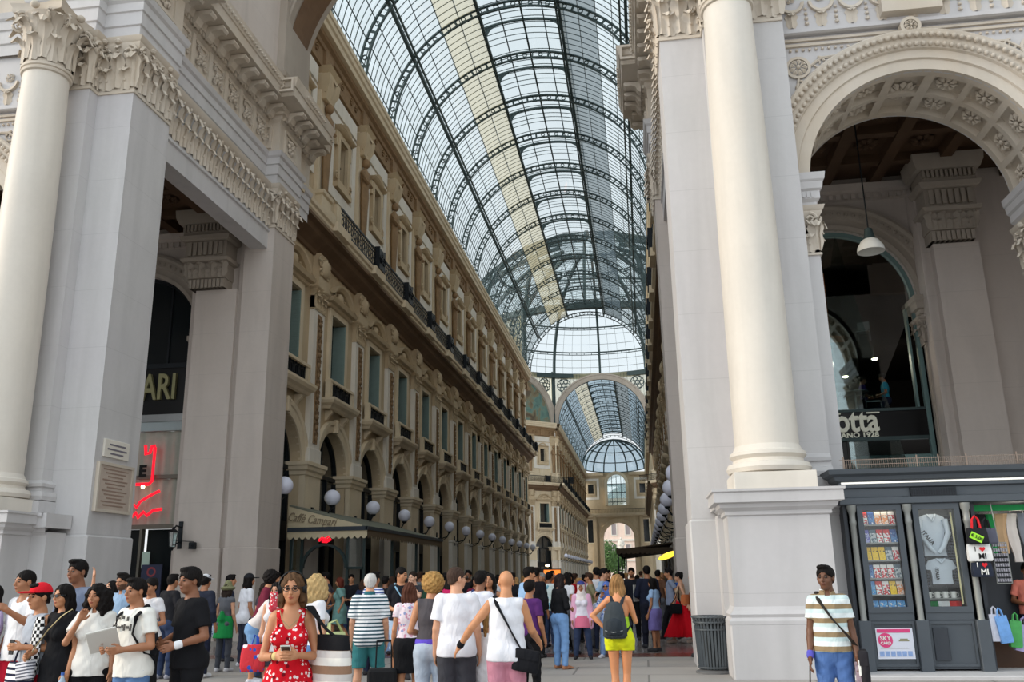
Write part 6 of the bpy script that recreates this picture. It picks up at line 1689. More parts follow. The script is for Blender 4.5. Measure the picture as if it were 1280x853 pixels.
    # clothes
    if bottom:
        kd = bottom.get('kind', 'pants'); e = bottom.get('e', .014)+.003; mt = bottom['m']; zt = bottom.get('top', 1.02)
        if kd in ('pants', 'shorts'):
            end = bottom.get('end', .06 if kd == 'pants' else .50); pr = [p.copy(e) for p in tor[:1]+tor[-(4 if fem else 2):][:2]] if False else [tor[0].copy(e), tor[1].copy(e-.002)]+[p.copy(e) for p in tor if p.t == 'e' and p.a[2] == .905 and p.fr is None]
            for hj, kn, an, heel, toe, lb in legp:
                fl = bottom.get('flare', 0)
                pr += [cone(hj, kn, .088*lb+e, .056*lb+e+fl*.5, .03), cone(hj+V3(0,-.01,-.05), lerp(hj, kn, .5), .090*lb+e, .073*lb+e, .008)]
                if end < kn[2]-.03: pr += [cone(kn, an+V3(0,0,-.03), .058*lb+e+fl*.5, .044+e*.8+fl, .02), cone(kn+V3(0,0,.03), lerp(kn, an, .4)+V3(0,-.018,0), .054*lb+e, .054*lb+e, .008)]
            if not sit: pr += [plane((0,0,end), (0,0,-1))] if legs in ('stand','wide','relax') or kd == 'shorts' else [plane((0,0,.05), (0,0,-1))]
            pr += [plane(A((0,0,zt)), T.R @ V3(0,0,1))]
            part('trousers' if kd == 'pants' else 'shorts', pr, mt, None, wr_n(.0035, 55))
        else:
            end = bottom.get('end', .55); fl = bottom.get('flare', .03); w0 = hipw+e; pr = [tor[0].copy(e), tor[1].copy(e)]+[p.copy(e) for p in tor if p.t == 'e' and p.a[2] == .905 and p.fr is None]
            lo_ = lerp(legp[0][2], legp[1][2], .5); kx = V3(0, 0, 0)
            for hj, kn, an, heel, toe, lb in legp:
                tgt = lerp(kn, an, max(0, (kn[2]-end)/max(.05, kn[2]-an[2]))) if end < kn[2] else lerp(hj, kn, (hj[2]-end)/(hj[2]-kn[2]))
                tgt = V3(tgt[0], tgt[1], end-.05); pr += [cone(hj+V3(0,.01,0), tgt, .098*lb+e, .075*lb+e+fl, .07), cone(V3(0,0,.93), V3(tgt[0]*.1, tgt[1], end-.05), .105+e, .085+e+fl, .07)]
            pr += [plane((0,0,end), (0,0,-1)), plane(A((0,0,zt)), T.R @ V3(0,0,1))]
            fq = bottom.get('folds', 0); nf = (lambda G: .008*np.sin(np.arctan2(G[...,0], G[...,1])*14)*np.clip((.95-G[...,2])*2, 0, 1)) if fq else wr_n(.003, 40)
            part('skirt', pr, mt, None, nf)
    if top:
        e = top.get('e', .014); mt = top['m']; hem = top.get('hem', .90); sl = top.get('sleeve', .55); nr = top.get('neck', .068); loose = top.get('loose', .012)
        pr = [p.copy(e) for p in tor]+[plane(A((0,0,1.482)), T.R @ V3(0,0,1))]
        be = (bottom or {}).get('e', .014)+.003
        if not sit: pr += [cone(V3(0,0,1.28 if not fem else 1.15)-pel, V3(0,-.005,max(hem, .80)-.06)-pel, (chw*.80 if not fem else waw*.84)+e, (max(hipw*.86+max(e+loose*.5, be+.008), (hw*(.6+.4*b)+.086*(.35+.65*b)+be+.012)/1.18) if hem < .93 else hipw*.86+max(e+loose*.5, be+.008)), .02, T, (1.18,.86,1))]
        if hem < .98 and not sit: pr += [tor[0].copy(max(e, be+.012))]+([q_.copy(max(e, be+.012)) for q_ in tor if q_.t == 'e' and q_.a[2] == .905 and q_.fr is None] if hem < .9 else [])
        if top.get('upto'): pr += [plane(A((0,0,top['upto'])), T.R @ V3(0,0,1))]
        if hem < .78: 
            pr += [cone(V3(0,0,.95), V3(0,0,hem-.05), .13+e, .13+e+top.get('flare', .03), .06, None, (1.25,.95,1))]
        if sl > 0:
            pass
            for side in (1, -1):
                shd, el, wr, ra = armp[side]; ew = e+loose*.35
                if sl <= 1:
                    en = lerp(shd, el, sl); d = (el-shd)/np.linalg.norm(el-shd); c = cone(shd, en+d*.05, ra*1.08+e, ra*.98+ew+.002, .02); c.mx = [plane(en, d)]; pr.append(c)
                else:
                    pr.append(cone(shd, el, ra*1.1+e, ra*.95+ew, .03)); en = lerp(el, wr, min(1, sl-1)); d = (wr-el)/np.linalg.norm(wr-el); c = cone(el, en+d*.04, ra*.95+ew, ra*.62+ew, .03); c.mx = [plane(en, d)]; pr.append(c)
        else:
            pr = [p for p in pr]
        pr += [plane(T.w(V3(0,0,hem)-pel) if hem > .8 else (0,0,hem), (T.R @ V3(0,0,-1)) if hem > .8 else (0,0,-1))]
        pr += [ell(A((0,.04 if top.get('v') else .018,1.505)), V3(nr, nr*(1.0), .05 if not top.get('v') else .10), .01, None, 's')]
        if sl <= 0:      # sleeveless: cut arm holes and a deeper neckline
            aw = top.get('strap', .03)
            for side in (1, -1): pr += [ell(A((side*(sw+.045),-.01,1.40)), V3(.085-aw*.5, .2, .11), .01, None, 's')]
            if aw < .05: pr += [ell(A((0,.12,1.47)), V3(.085,.10,.14), .01, None, 's'), ell(A((0,-.12,1.47)), V3(.08,.10,.10), .01, None, 's')]
        sho = part(top.get('name', 'shirt'), pr, mt, None, wr_n(.003, 48), off=.004)
        if top.get('polo'):
            part('collar', [cone(A((0,-.012,1.462)), A((0,-.008,1.515)), .084, .070, .01), plane(A((0,0,1.525)), (0,0,1)), plane(A((0,0,1.44)), (0,0,-1)), ell(A((0,.10,1.475)), V3(.028,.06,.06), .01, None, 's'), cone(A((0,-.012,1.40)), N.w((0,-.02,-.0)), .060, .060, .004, None, None, 's')], top.get('cm', mt), up=sho)
        if top.get('straps'):
            for side in (1, -1): part('shoulder_strap', [cone(A((side*.085,.125,1.30)), A((side*.105,.03,1.452)), .009, None, .005), cone(A((side*.105,.03,1.452)), A((side*.10,-.06,1.45)), .009, None, .005), cone(A((side*.10,-.06,1.45)), A((side*.07,-.125,1.28)), .009, None, .005)], mt, up=sho)
    if shoes:
        for hj, kn, an, heel, toe, lb in legp:
            if shoes[0] == 'shoe': pr = [cone(heel+V3(0,0,.004), toe+V3(0,.012,.004), .040, .037, .02), cone(an+V3(0,0,-.01), heel, .046, .042, .02), cone(an+V3(0,.02,-.03), toe, .040, .034, .02), plane(an+V3(0,0,.0), (0,0,1)), G0]
            else: pr = [cone(heel+V3(0,0,-.022), toe+V3(0,.02,-.006), .036, .036, .01, None, (1,1,.45)), cone(lerp(heel, toe, .6)+V3(-.035,0,.01), lerp(heel, toe, .6)+V3(.035,0,.012), .024, None, .01), G0]
            part('shoe', pr, cloth(shoes[1]), h if q > 1 else .009)
    # hair
    hk, hcl = hair[0], hair[1]; hm = hairm(hcl, hair[2] if len(hair) > 2 else None)
    if hk != 'bald' and hk != 'none':
        hh = hf if q < 3 else .0125
        fa = ell((0,.085,-.045), V3(.066,.075,.098), .012, N, 's'); vol = dict(buzz=.006, short=.011, thick=.018, bob=.009, long=.010).get(hk, .016)
        sk_ = ell((0,-.016,.034), V3(.076+vol, .094+vol, .086+vol), .01, N)
        pr = [sk_]
        nf = lambda G: .003*np.sin(G[...,0]*190+G[...,1]*60)*np.sin(G[...,1]*170+G[...,2]*50)
        if hk in ('buzz', 'short', 'thick', 'bun'):
            if hk != 'buzz' and hk != 'bun': pr += [ell((.01,.05,.105), V3(.055,.045,.025), .02, N)]
            pr += [ell((0,-.06,-.03), V3(.062,.045,.055), .02, N), fa, plane(N.w((0,0,-.012)), N.R @ V3(0,.55,-1))]
            for sx in (-1, 1): pr += [ell((sx*.085,.0,-.02), V3(.02,.03,.042), .005, N, 's')]
            if hk == 'bun': pr += [ell((0,-.085,.09), V3(.045,.045,.045), .01, N)]
        elif hk == 'afro':
            pr = [ell((0,-.03,.022), V3(.132,.135,.132), .02, N), fa]; nf = lambda G: .014*np.sin(G[...,0]*85+1)*np.sin(G[...,1]*80)*np.sin(G[...,2]*90)
        elif hk in ('long', 'curly', 'bob', 'pony', 'fall'):
            L = dict(long=.33, curly=.30, bob=.16, pony=.12, fall=.42)[hk] if len(hair) < 4 else hair[3]
            wd = .042 if hk != 'curly' else .078
            if hk == 'pony': pr += [ell((0,-.06,-.03), V3(.062,.045,.055), .02, N), cone((0,-.10,.03), (0,-.13,-.10), .03, .026, .02, N), cone((0,-.13,-.10), (0,-.12,-.26), .027, .012, .02, N)]
            elif hk == 'fall':
                for a_ in (-.05, 0, .05): pr += [cone(N.w((a_,-.03,.02)), N.w((a_,-.02,.02))+V3(0,.05,-L), .055, .035, .03)]
            else:
                for a_ in (-.062, -.02, .02, .062):
                    p0 = N.w((a_,-.055,.0)); yb = -.085 if abs(a_) < .05 else -.05
                    p1 = N.w((a_*1.15,-.06,-.10)); p2 = V3(hc[0]+a_*1.25, hc[1]+yb, head_o[2]-L); pr += [cone(p0, p1, wd, wd*.95, .03), cone(p1, p2, wd*.95, wd*.55, .03)]
                for sx in (-1, 1):
                    pr += [cone((sx*.075,-.005,.02), (sx*.082,.0,-.09), .021 if hk != 'curly' else .05, .020 if hk != 'curly' else .055, .02, N)]
                    if L > .2: pr += [cone(N.w((sx*.082,.0,-.09)), V3(hc[0]+sx*.09, hc[1]+.02, head_o[2]-L*.85), .021 if hk != 'curly' else .05, .02, .02)]
            pr += [ell((0.006,.090,-.038), V3(.061,.078,.108), .012, N, 's')]
            if hk == 'curly': nf = lambda G: .012*np.sin(G[...,0]*75+1)*np.sin(G[...,1]*70)*np.sin(G[...,2]*62)
            else: nf = lambda G: .0045*np.sin(G[...,0]*150+8*np.sin(G[...,2]*9))
        elif hk == 'fringe':          # hair round a bald crown
            pr += [fa, plane(N.w((0,0,.055)), N.R @ V3(0,.3,1)), ell((0,-.06,-.03), V3(.062,.045,.055), .02, N), plane(N.w((0,0,-.012)), N.R @ V3(0,.55,-1))]
        part('hair', pr, hm, hh, nf)
    if beard == 'full': part('beard', [ell((0,.045,-.075), V3(.062,.062,.05), .02, N), ell((0,.09,-.045), V3(.03,.05,.022), .01, N, 's'), plane(N.w((0,0,-.035)), N.R @ V3(0,0,1))], hm, hf)
    if hat:
        hk, hc_ = hat[0], hat[1]; hmt = cloth(hc_)
        if hk == 'cap': cp_ = part('cap', [ell((0,-.014,.040), V3(.092,.109,.100), .01, N), plane(N.w((0,0,.042)), N.R @ V3(0,0,-1), 'x')], hmt, hf); part('cap_brim', [ell((0,.125,.047), V3(.072,.085,.010), .01, N)], cloth(hat[2] if len(hat) > 2 else hc_), hf, up=cp_)
        elif hk == 'bucket': part('hat', [cone((0,-.012,.05), (0,-.012,.10), .094, .08, .02, N), cone((0,-.012,.030), (0,-.012,.055), .155, .10, .01, N, (1,1,.5)), ell((0,-.012,-.03), V3(.084,.10,.07), .01, N, 's')], hmt, hf)
        elif hk == 'hijab':
            part('headscarf', [ell((0,-.018,.025), V3(.094,.112,.108), .02, N), cone((0,-.01,-.03), (0,.0,-.13), .088, .085, .03, N), cone(A((0,-.01,1.46)), A((0,.0,1.34)), .10, .135, .05, None, (1.15,.95,1)), ell((0,.10,-.03), V3(.058,.07,.078), .012, N, 's')], hmt, hf)
            if len(hat) > 2: part('headscarf_edge', [ell((0,.07,-.115), V3(.085,.05,.04), .02, N), cone(A((-.05,.11,1.40)), A((.05,.12,1.36)), .04, None, .03)], cloth(hat[2]), hf)
    if glasses:
        m = MB(); W_ = lambda p: tuple(N.w(p)*s)
        for sx in (-1, 1):
            if glasses == 'sun': m.loft([[W_((sx*.033+.024*cos(a), .103-.02*abs(cos(a))*0, .006+.018*sin(a))) for a in [2*PI*i/14 for i in range(14)]], [W_((sx*.033+.024*cos(a), .110, .006+.018*sin(a))) for a in [2*PI*i/14 for i in range(14)]]], 0, True)
            else: m.tube([W_((sx*.033+.023*cos(2*PI*i/14), .108, .004+.017*sin(2*PI*i/14))) for i in range(15)], .0028, 5)
            m.tube([W_((sx*.056,.104,.012)), W_((sx*.083,.03,.012)), W_((sx*.084,-.02,.002))], .003, 5)
        m.tube([W_((-.012,.110,.010)), W_((.012,.110,.010))], .003, 5)
        m.build('sunglasses' if glasses == 'sun' else 'glasses', plain('dark_lens', (18,18,20), .15, 0, 0, spec=.6), root)
    if extra: extra(R)
    return R
# ================================================================ who is standing where
C_ = cloth
def carried(R, name, label, cat, at, group=None):
    return thing(name, label, cat, tuple(R.w(at)), R.hd, group), np.asarray(at, float), R.s
def strapbag(R, name, label, at, size, mt, strap=None, smt=None, tilt=0., flap=True, sw_=.02, cat='bag', extra=None):
    """soft bag with its centre at 'at' (person coordinates), strap = points in person coordinates"""
    t, o, s = carried(R, name, label, cat, at)
    w, d, hh = [x/2 for x in size]
    pr = [ell((0,0,0), V3(w*1.18,d*1.25,hh*1.18), .02)]
    n = 16; m = MB(); rings = []
    for z, k in ((-1,.86),(-.96,.96),(-.5,1.03),(.2,1.0),(.7,.93),(.97,.86),(1,.8)):
        rings.append([(w*k*(abs(cos(a))**.55)*(1 if cos(a) > 0 else -1), d*k*(abs(sin(a))**.6)*(1 if sin(a) > 0 else -1), hh*z) for a in [2*PI*i/n for i in range(n)]])
    m.loft(rings, 0, True); b = m.build('bag_body', mt, t, smooth=50); b.rotation_euler = (0, tilt, 0)
    if flap:
        m = MB(); m.box(-w*.9,w*.9,-d*1.12,d*1.0,hh*.15,hh*1.03,0,.012); f = m.build('flap', mt, t, smooth=40); f.rotation_euler = (0, tilt, 0)
    if strap:
        m = MB(); m.tube([tuple((np.asarray(p, float)-o)*s) for p in strap], sw_, 6, 0, None, (1.3,.45)); m.build('strap', smt or mt, t, smooth=60)
    if extra: extra(t)
    return t
def xstrap(R, sd, front=True, lo=.98, w=.155):
    """points of a strap from hip over the opposite shoulder; sd = side of the bag"""
    A = R.A
    return [A((sd*.215,-.02,lo)), A((sd*.15,-.135,1.08)), A((sd*.02,-.150,1.25)), A((-sd*.085,-.115,1.39)), A((-sd*.10,-.02,1.492)), A((-sd*.085,.085,1.41)), A((sd*.02,.150,1.24)), A((sd*.15,.135,1.08)), A((sd*.215,.03,lo))]
DEN, DEND, BLKC, NAV = C_((96,130,176),'denim'), C_((52,64,92),'denim'), C_((26,26,29)), C_((40,46,66))
WHC = C_((238,238,240))
# ---------------- the waiting group on the left
person('woman with long dark hair in a lilac top at the left edge of the picture', -3, 718, 9.2, 225, 1, 'f', 'med', ('long', HB), dict(m=C_((206,190,226)), sleeve=.6), dict(kind='pants', m=DEND), group=None, H=1.66)
person('man in a white V neck shirt behind the boy in the red cap', 36, 712, 9.2, 196, 1, 'm', 'med', ('buzz', HB), dict(m=WHC, sleeve=.75, v=1, hem=.84), dict(m=C_((196,30,52)), e=.022), arms=('down','shoulder'), look=(8,0), build=1.02)
R = person('boy in a red cap and grey tank top holding a phone in front of him', 54, 733, 8.5, 202, 1, 'k', 'tan', ('short', HB), dict(m=C_((178,184,194)), sleeve=0, strap=.06, hem=.86, e=.02), dict(m=C_((196,30,52)), kind='shorts'), arms=('phone','phone'), hat=('cap', (220,34,48)), build=1.05)
t, o, s = carried(R, 'mobile_phone', 'dark mobile phone in the hands of the boy in the red cap', 'phone', (0.0,.27,1.14)); m = MB(); m.box(-.036,.036,-.006,.006,-.06,.08,0,.004); m.build('phone_body', BLK, t); m = MB(); m.box(-.03,.03,-.008,-.006,-.05,.07); m.build('screen', DGL, t)
# striped shopping bag
STRB = C_((236,234,232),'stripe',(32,36,58),None,.62)
t, o, s = carried(R, 'striped_bag', 'white and navy striped beach bag hanging before the boy in the red cap', 'bag', (-.04,.17,.80)); m = MB(); m.loft([[(w*cos(a)**1,d*sin(a),z) for a in [2*PI*i/14 for i in range(14)]] for w, d, z in ((.19,.06,-.26),(.22,.08,-.1),(.2,.06,.12),(.19,.03,.18))], 0, True); m.build('bag_body', STRB, t, smooth=60)
m = MB(); m.tube([(-.12,0,.16),(-.08,-.02,.3),(.02,-.04,.36),(.1,-.02,.28),(.12,0,.16)], .01); m.build('handle', NAV, t)
R = person('woman in sunglasses and a black dress with long black hair', 84, 729, 8.4, 198, 1, 'f', 'tan', ('long', HB, None, .40), dict(m=BLKC, sleeve=.62, hem=.55, flare=.02, name='dress', e=.02, loose=.02), None, arms=('side','down'), glasses='sun', build=1.08)
CHEV = C_((214,214,220),'stripe',(90,92,104),None,.32)
strapbag(R, 'chain_handbag', 'grey chevron handbag on a pale chain strap, held by the woman in black', (.20,.22,.90), (.21,.09,.17), CHEV, [(.20,.22,.98),(.10,.20,1.15),(-.02,.175,1.3),(-.10,.10,1.43),(-.12,0,1.495),(-.10,-.1,1.42)], C_((214,196,150)), .15, True, .009)
t, o, s = carried(R, 'patterned_scarf', 'black and white chequered scarf hanging between the boy and the woman in black', 'scarf', (.19,.12,1.36))
m = MB(); m.loft([[(x+w*cos(2*PI*i/10), .03*sin(2*PI*i/10), z) for i in range(10)] for x, w, z in ((0,.05,.06),(.01,.08,-.05),(.03,.07,-.2),(.02,.06,-.36),(.04,.05,-.5))], 0, True); m.build('cloth', C_((232,232,232),'check',(20,20,24)), t, smooth=60)
t, o, s = carried(R, 'water_bottle', 'small clear water bottle in the hand of the woman in black', 'bottle', R.hands[1][0]+V3(0,.03,-.05)); m = MB(); m.lathe([(.028,-.10),(.031,-.08),(.031,.05),(.014,.09),(.014,.11)], 14); m.build('bottle_body', plain('pale_plastic', (176,196,214), .15, 0, 0), t, smooth=50); m = MB(); m.lathe([(.016,.1),(.016,.125)], 12); m.build('lid', plain('blue_lid', (70,110,190), .4), t)
person('tall man in a grey blue T shirt behind the waiting group', 101, 696, 9.6, 186, 1, 'm', 'brown', ('short', HB), dict(m=C_((120,130,152)), sleeve=.7), dict(m=NAV), build=1.12, look=(6,0), H=1.92)
R = person('woman with long curly dark hair in a white polo shirt, hand at her chin', 124, 729, 8.4, 166, 1, 'f', 'med', ('curly', HB), dict(m=C_((234,232,226)), sleeve=.62, polo=1, hem=.84, e=.02), dict(m=BLKC), arms=('face','down'), look=(14,0), build=1.08)
PRT = C_((238,236,228))
R = person('man in a white printed T shirt and blue jeans holding a pale booklet', 174, 722, 8.1, 198, 1, 'm', 'med', ('short', HB), dict(m=PRT, sleeve=.62, hem=.84, loose=.02, e=.018), dict(m=DEN), arms=('book','book'), build=1.0, look=(4,0))
t, o, s = carried(R, 'booklet', 'pale grey booklet held open by the man in the printed shirt', 'booklet', (.06,.30,1.19)); m = MB(); m.M = RZ(.8) @ Matrix.Rotation(-.45, 4, 'X') @ Matrix.Rotation(.25, 4, 'Y'); m.box(-.13,.13,-.008,.008,-.10,.10,0,.004); m.build('cover', plain('pale_paper', (196,192,184), .7, 0, .05), t); m = MB(); m.M = RZ(.8) @ Matrix.Rotation(-.45, 4, 'X') @ Matrix.Rotation(.25, 4, 'Y'); m.box(-.125,.128,-.004,.004,.09,.106); m.build('pages', WHT, t)
t, o, s = carried(R, 'rucksack', 'dark rucksack on the back of the man with the booklet', 'backpack', (0,-.185,1.2)); m = MB(); m.loft([[(w*cos(a),d*sin(a),z) for a in [2*PI*i/14 for i in range(14)]] for w, d, z in ((.08,.025,-.2),(.11,.04,-.16),(.11,.045,0),(.09,.035,.12),(.05,.02,.16))], 0, True); m.build('bag_body', C_((52,54,60)), t, smooth=60)
for sd in (-1, 1):
    m = MB(); m.tube([tuple((np.asarray(p)-o)*s) for p in ((sd*.10,-.15,1.36),(sd*.115,-.03,1.50),(sd*.125,.10,1.40),(sd*.13,.135,1.24),(sd*.17,.02,1.06),(sd*.14,-.14,1.02))], .02, 6, 0, None, (1.4,.4)); m.build('strap', BLKC, t, smooth=60)
m = MB()
mk = lambda x, z, w, hh: m.box(x-w,x+w,-.003,.003,z-hh,z+hh)
for x, z, w, hh in ((-.11,.0,.012,.03),(-.07,.0,.016,.012),(-.03,.0,.01,.03),(.0,.01,.012,.012),(.04,.0,.02,.01),(.08,.0,.012,.03),(.11,.0,.01,.02),(-.06,.075,.012,.02),(.0,.09,.016,.016),(.06,.08,.02,.008)): mk(x, z, w, hh)
o_ = m.build('shirt_print', BLK, R.root); o_.location = tuple(np.asarray(R.A((0,.152,1.30)))*R.s); o_.rotation_euler = (.12,0,0)
R = person('young man in a black T shirt and black trousers, white band on his wrist', 242, 709, 8.4, 212, 1, 'm', 'brown', ('thick', HB), dict(m=BLKC, sleeve=.72, hem=.84, loose=.025, e=.018), dict(m=BLKC), arms=('front','side'), look=(-4,0))
el, wr = R.armp[-1][1], R.armp[-1][2]; d_ = (wr-el)/np.linalg.norm(wr-el)
def wristband(R, side, rgb, label=None, w=.014, t=.93, nm='wristband'):
    el, wr = R.armp[side][1], R.armp[side][2]; p = lerp(el, wr, t); d = (wr-el)/np.linalg.norm(wr-el); ra = R.armp[side][3]
    R.part(nm, [cone(p-d*w, p+d*w, ra*.64+.006, None, .002)], C_(rgb), .006)
wristband(R, -1, (236,236,238))
person('bearded man in a light blue shirt looking over the group', 157, 709, 12.6, 190, 2, 'm', 'med', ('short', HB), dict(m=C_((150,176,204)), sleeve=1.9, polo=1), dict(m=DEND), beard=True, H=1.80)
R = person('person raising both arms to take a photograph behind the woman with curly hair', 143, 714, 13.2, 205, 2, 'f', 'fair', ('bob', HB), dict(m=C_((60,60,70)), sleeve=.5), dict(m=DEND), arms=('up','camera'), look=(0,20), H=1.70)
t, o, s = carried(R, 'compact_camera', 'small dark compact camera held up behind the curly haired woman', 'camera', (.06,.33,1.58)); m = MB(); m.box(-.055,.055,-.015,.015,-.035,.035,0,.006); m.build('camera_body', BLK, t); m = MB(); m.M = Matrix.Rotation(-PI/2, 4, 'X'); m.lathe([(.024,0),(.022,.04)], 14, (0,0,.01)); m.build('lens', IRON, t)
person('woman in a white top with her hand at her mouth', 191, 722, 12.2, 185, 2, 'f', 'med', ('bun', HB), dict(m=C_((226,224,226)), sleeve=.5), dict(m=BLKC), arms=('face','front'))
person('man seen from behind in a black shirt and dark jeans, near the bar doorway', 216, 714, 15.6, 20, 2, 'm', 'med', ('short', HB), dict(m=C_((34,34,38)), sleeve=.8), dict(m=DEND), ('shoe',(150,150,160)), arms=('front','down'), H=1.80)
person('person in a white cap and navy clothes seen from behind, with white shoes', 257, 718, 15.8, 8, 2, 'm', 'med', ('thick', HB), dict(m=C_((44,48,62)), sleeve=1.8), dict(m=C_((38,42,60))), ('shoe',(230,230,232)), hat=('cap',(220,220,224)), H=1.78, build=1.05)
R = person('person in an olive bucket hat with a green jacket tied round the waist', 285, 728, 16.8, 5, 2, 'f', 'fair', ('bob', HD), dict(m=C_((96,98,104)), sleeve=.2), dict(m=C_((74,78,86)), e=.006), ('shoe',(196,196,200)), hat=('bucket',(124,124,92)), H=1.63, legs='stand')
GRN = C_((34,140,74))
R.part('tied_jacket', [R_.copy(.02) for R_ in ()]+[cone((0,-.03,.98), (0,-.07,.66), .16, .185, .05, None, (1.15,.75,1)), cone((-.12,.09,1.02), (.12,.09,1.02), .05, None, .03), cone((.0,-.14,1.04), (.0,-.15,1.16), .07, .04, .04), plane((0,0,.66), (0,0,-1))], GRN)
strapbag(R, 'patterned_shoulder_bag', 'blue and white shoulder bag beside the person in the bucket hat', (-.27,.0,.86), (.26,.12,.34), C_((190,200,220),'floral',(90,100,160),(240,240,244)), [(-.26,-.02,1.0),(-.2,-.08,1.25),(-.14,0,1.47),(-.2,.08,1.25),(-.26,.02,1.0)], NAV)
person('dark haired man standing behind the bucket hat', 288, 714, 19.0, 60, 2, 'm', 'tan', ('short', HB), dict(m=C_((52,56,76)), sleeve=.7), dict(m=NAV), H=1.80)
person('person in a black cap and white T shirt to the right of the bucket hat', 311, 714, 17.8, 40, 2, 'm', 'med', ('long', HB), dict(m=C_((228,228,234)), sleeve=.7, hem=.8), dict(m=C_((56,60,76))), ('shoe',(220,220,224)), hat=('cap',(36,36,40)), H=1.80)
person('man with dark bushy hair in a maroon jacket, leaning forward', 330, 710, 15.6, 70, 2, 'm', 'tan', ('afro', HB), dict(m=C_((112,38,58)), sleeve=1.9), dict(m=DEND), lean=12, H=1.84)
person('man in a pale shirt behind the maroon jacket', 344, 712, 18.5, 80, 2, 'm', 'med', ('short', HB), dict(m=C_((214,220,232)), sleeve=.7), dict(m=NAV), H=1.82)
person('woman bending forward in a white top and blue denim knee shorts', 321, 737, 14.9, 75, 1, 'f', 'tan', ('fall', (52,36,30)), dict(m=C_((228,218,214)), sleeve=.25, hem=.95), dict(kind='shorts', m=C_((126,164,208),'denim'), end=.46, e=.016), ('shoe',(214,214,220)), lean=34, H=1.66, arms=('fwd','fwd'), look=(0,-25))
person('person in denim shorts half hidden behind the bending woman', 331, 722, 16.6, 30, 2, 'f', 'fair', ('long', HD), dict(m=C_((66,62,72)), sleeve=.4), dict(kind='shorts', m=C_((60,80,120),'denim'), end=.56), ('sandal',(150,110,80)), H=1.62)
R = person('woman in a white tank top, red and white scarf over her face', 347, 727, 11.8, 178, 1, 'f', 'fair', ('long', HB), dict(m=C_((232,228,230)), sleeve=0, strap=.05, hem=.80), dict(kind='shorts', m=C_((74,74,84)), end=.6), arms=('down','side'), build=1.05)
R.part('face_scarf', [ell(R.N.w((0,.03,-.05)), V3(.076,.085,.062), .01), cone(R.N.w((0,.03,-.10)), R.A((0,.09,1.40)), .066, .075, .03)], C_((206,70,84),'floral',(240,230,226),(190,40,60)), .009)
strapbag(R, 'colourful_shopping_bag', 'red blue and white plastic shopping bag of the woman with the scarf', (.26,.12,.72), (.32,.14,.34), C_((214,60,70),'floral',(60,90,190),(240,240,244),2.2), [(.2,.10,.88),(.22,.08,1.0),(.26,.08,1.03),(.3,.10,.88)], C_((60,90,190)), 0, False)
# ---------------- woman in the red romper
REDF = C_((206,22,38),'floral',(238,222,222),(120,10,26),.9)
R = person('woman in glasses and a red flowered playsuit looking at her phone hands', 367, 714, 6.7, 164, 1, 'f', 'tan', ('bob', (60,42,32), (120,88,60), .19), dict(m=REDF, sleeve=0, strap=.02, hem=.92, straps=1, e=.012, name='playsuit_top'), dict(kind='shorts', m=REDF, end=.60, e=.03, flare=.04), arms=('phone','phone'), glasses='clear', look=(0,-3), build=.93)
wristband(R, 1, (214,190,130)); wristband(R, 1, (120,80,60), None, .008, .86)
m = MB(); W_ = lambda p: tuple(R.N.w(p)*R.s)
m.tube([W_((.105*cos(a), -.012, .02+.112*sin(a))) for a in [PI*i/14 for i in range(15)]], .009, 6); m.build('headphone_band', BLK, R.root, smooth=60)
for sd in (-1, 1):
    m = MB(); m.tube([W_((sd*.082,-.01,-.005)), W_((sd*.112,-.01,-.005))], .034, 14); m.build('headphone_cup', BLK, R.root, smooth=40)
m = MB(); m.tube([tuple(np.asarray(R.A(p))*R.s) for p in ((.085,.03,1.47),(.06,.11,1.40),(.0,.135,1.345),(-.06,.11,1.40),(-.085,.03,1.47))], .003, 5); m.build('necklace', GOLD, R.root)
t, o, s = carried(R, 'mobile_phone', 'white mobile phone held by the woman in the red playsuit', 'phone', (0,.29,1.19)); m = MB(); m.M = Matrix.Rotation(-1.0, 4, 'X'); m.box(-.036,.036,-.005,.005,-.07,.07,0,.004); m.build('phone_body', WHT, t); m = MB(); m.M = Matrix.Rotation(-1.0, 4, 'X'); m.box(-.031,.031,.005,.006,-.06,.06); m.build('screen', DGL, t)
TOTE = C_((232,228,220),'stripe3',(150,118,96),(206,200,196),1.25)
t, o, s = carried(R, 'tote_bag', 'big white and brown striped tote bag on the shoulder of the woman in red', 'bag', (-.31,.02,1.0)); t.rotation_euler[2] += .75
m = MB(); m.loft([[(w*cos(a),d*sin(a),z) for a in [2*PI*i/18 for i in range(18)]] for w, d, z in ((.07,.15,-.24),(.10,.20,-.21),(.105,.22,.0),(.09,.21,.14),(.075,.20,.17))], 0, True); m.build('bag_body', TOTE, t, smooth=60)
m = MB(); m.loft([[(w*cos(a),d*sin(a),z) for a in [2*PI*i/18 for i in range(18)]] for w, d, z in ((.079,.205,.165),(.07,.195,.26),(.06,.18,.27))], 0, True); m.build('black_band', BLKC, t, smooth=60)
for yy in (-.10, .10):
    m = MB(); m.M = RZ(-.75); m.tube([tuple((np.asarray(p)-o)*s) for p in ((-.31-yy*.68,yy*.73,1.24),(-.245-yy*.3,yy*.7,1.32),(-.20,yy*.65,1.41),(-.150,yy*.45,1.475),(-.135,0,1.488))], .034, 6, 0, None, (1.2,.3)); m.build('strap', BLKC, t, smooth=60)
R = person('blonde woman in a white T shirt just behind the woman in red', 394, 717, 9.8, 30, 1, 'f', 'fair', ('curly', HBL, (226,196,140), .16), dict(m=C_((232,232,238)), sleeve=.55), dict(kind='shorts', m=DEN), arms=('down','front'), look=(-35,0))
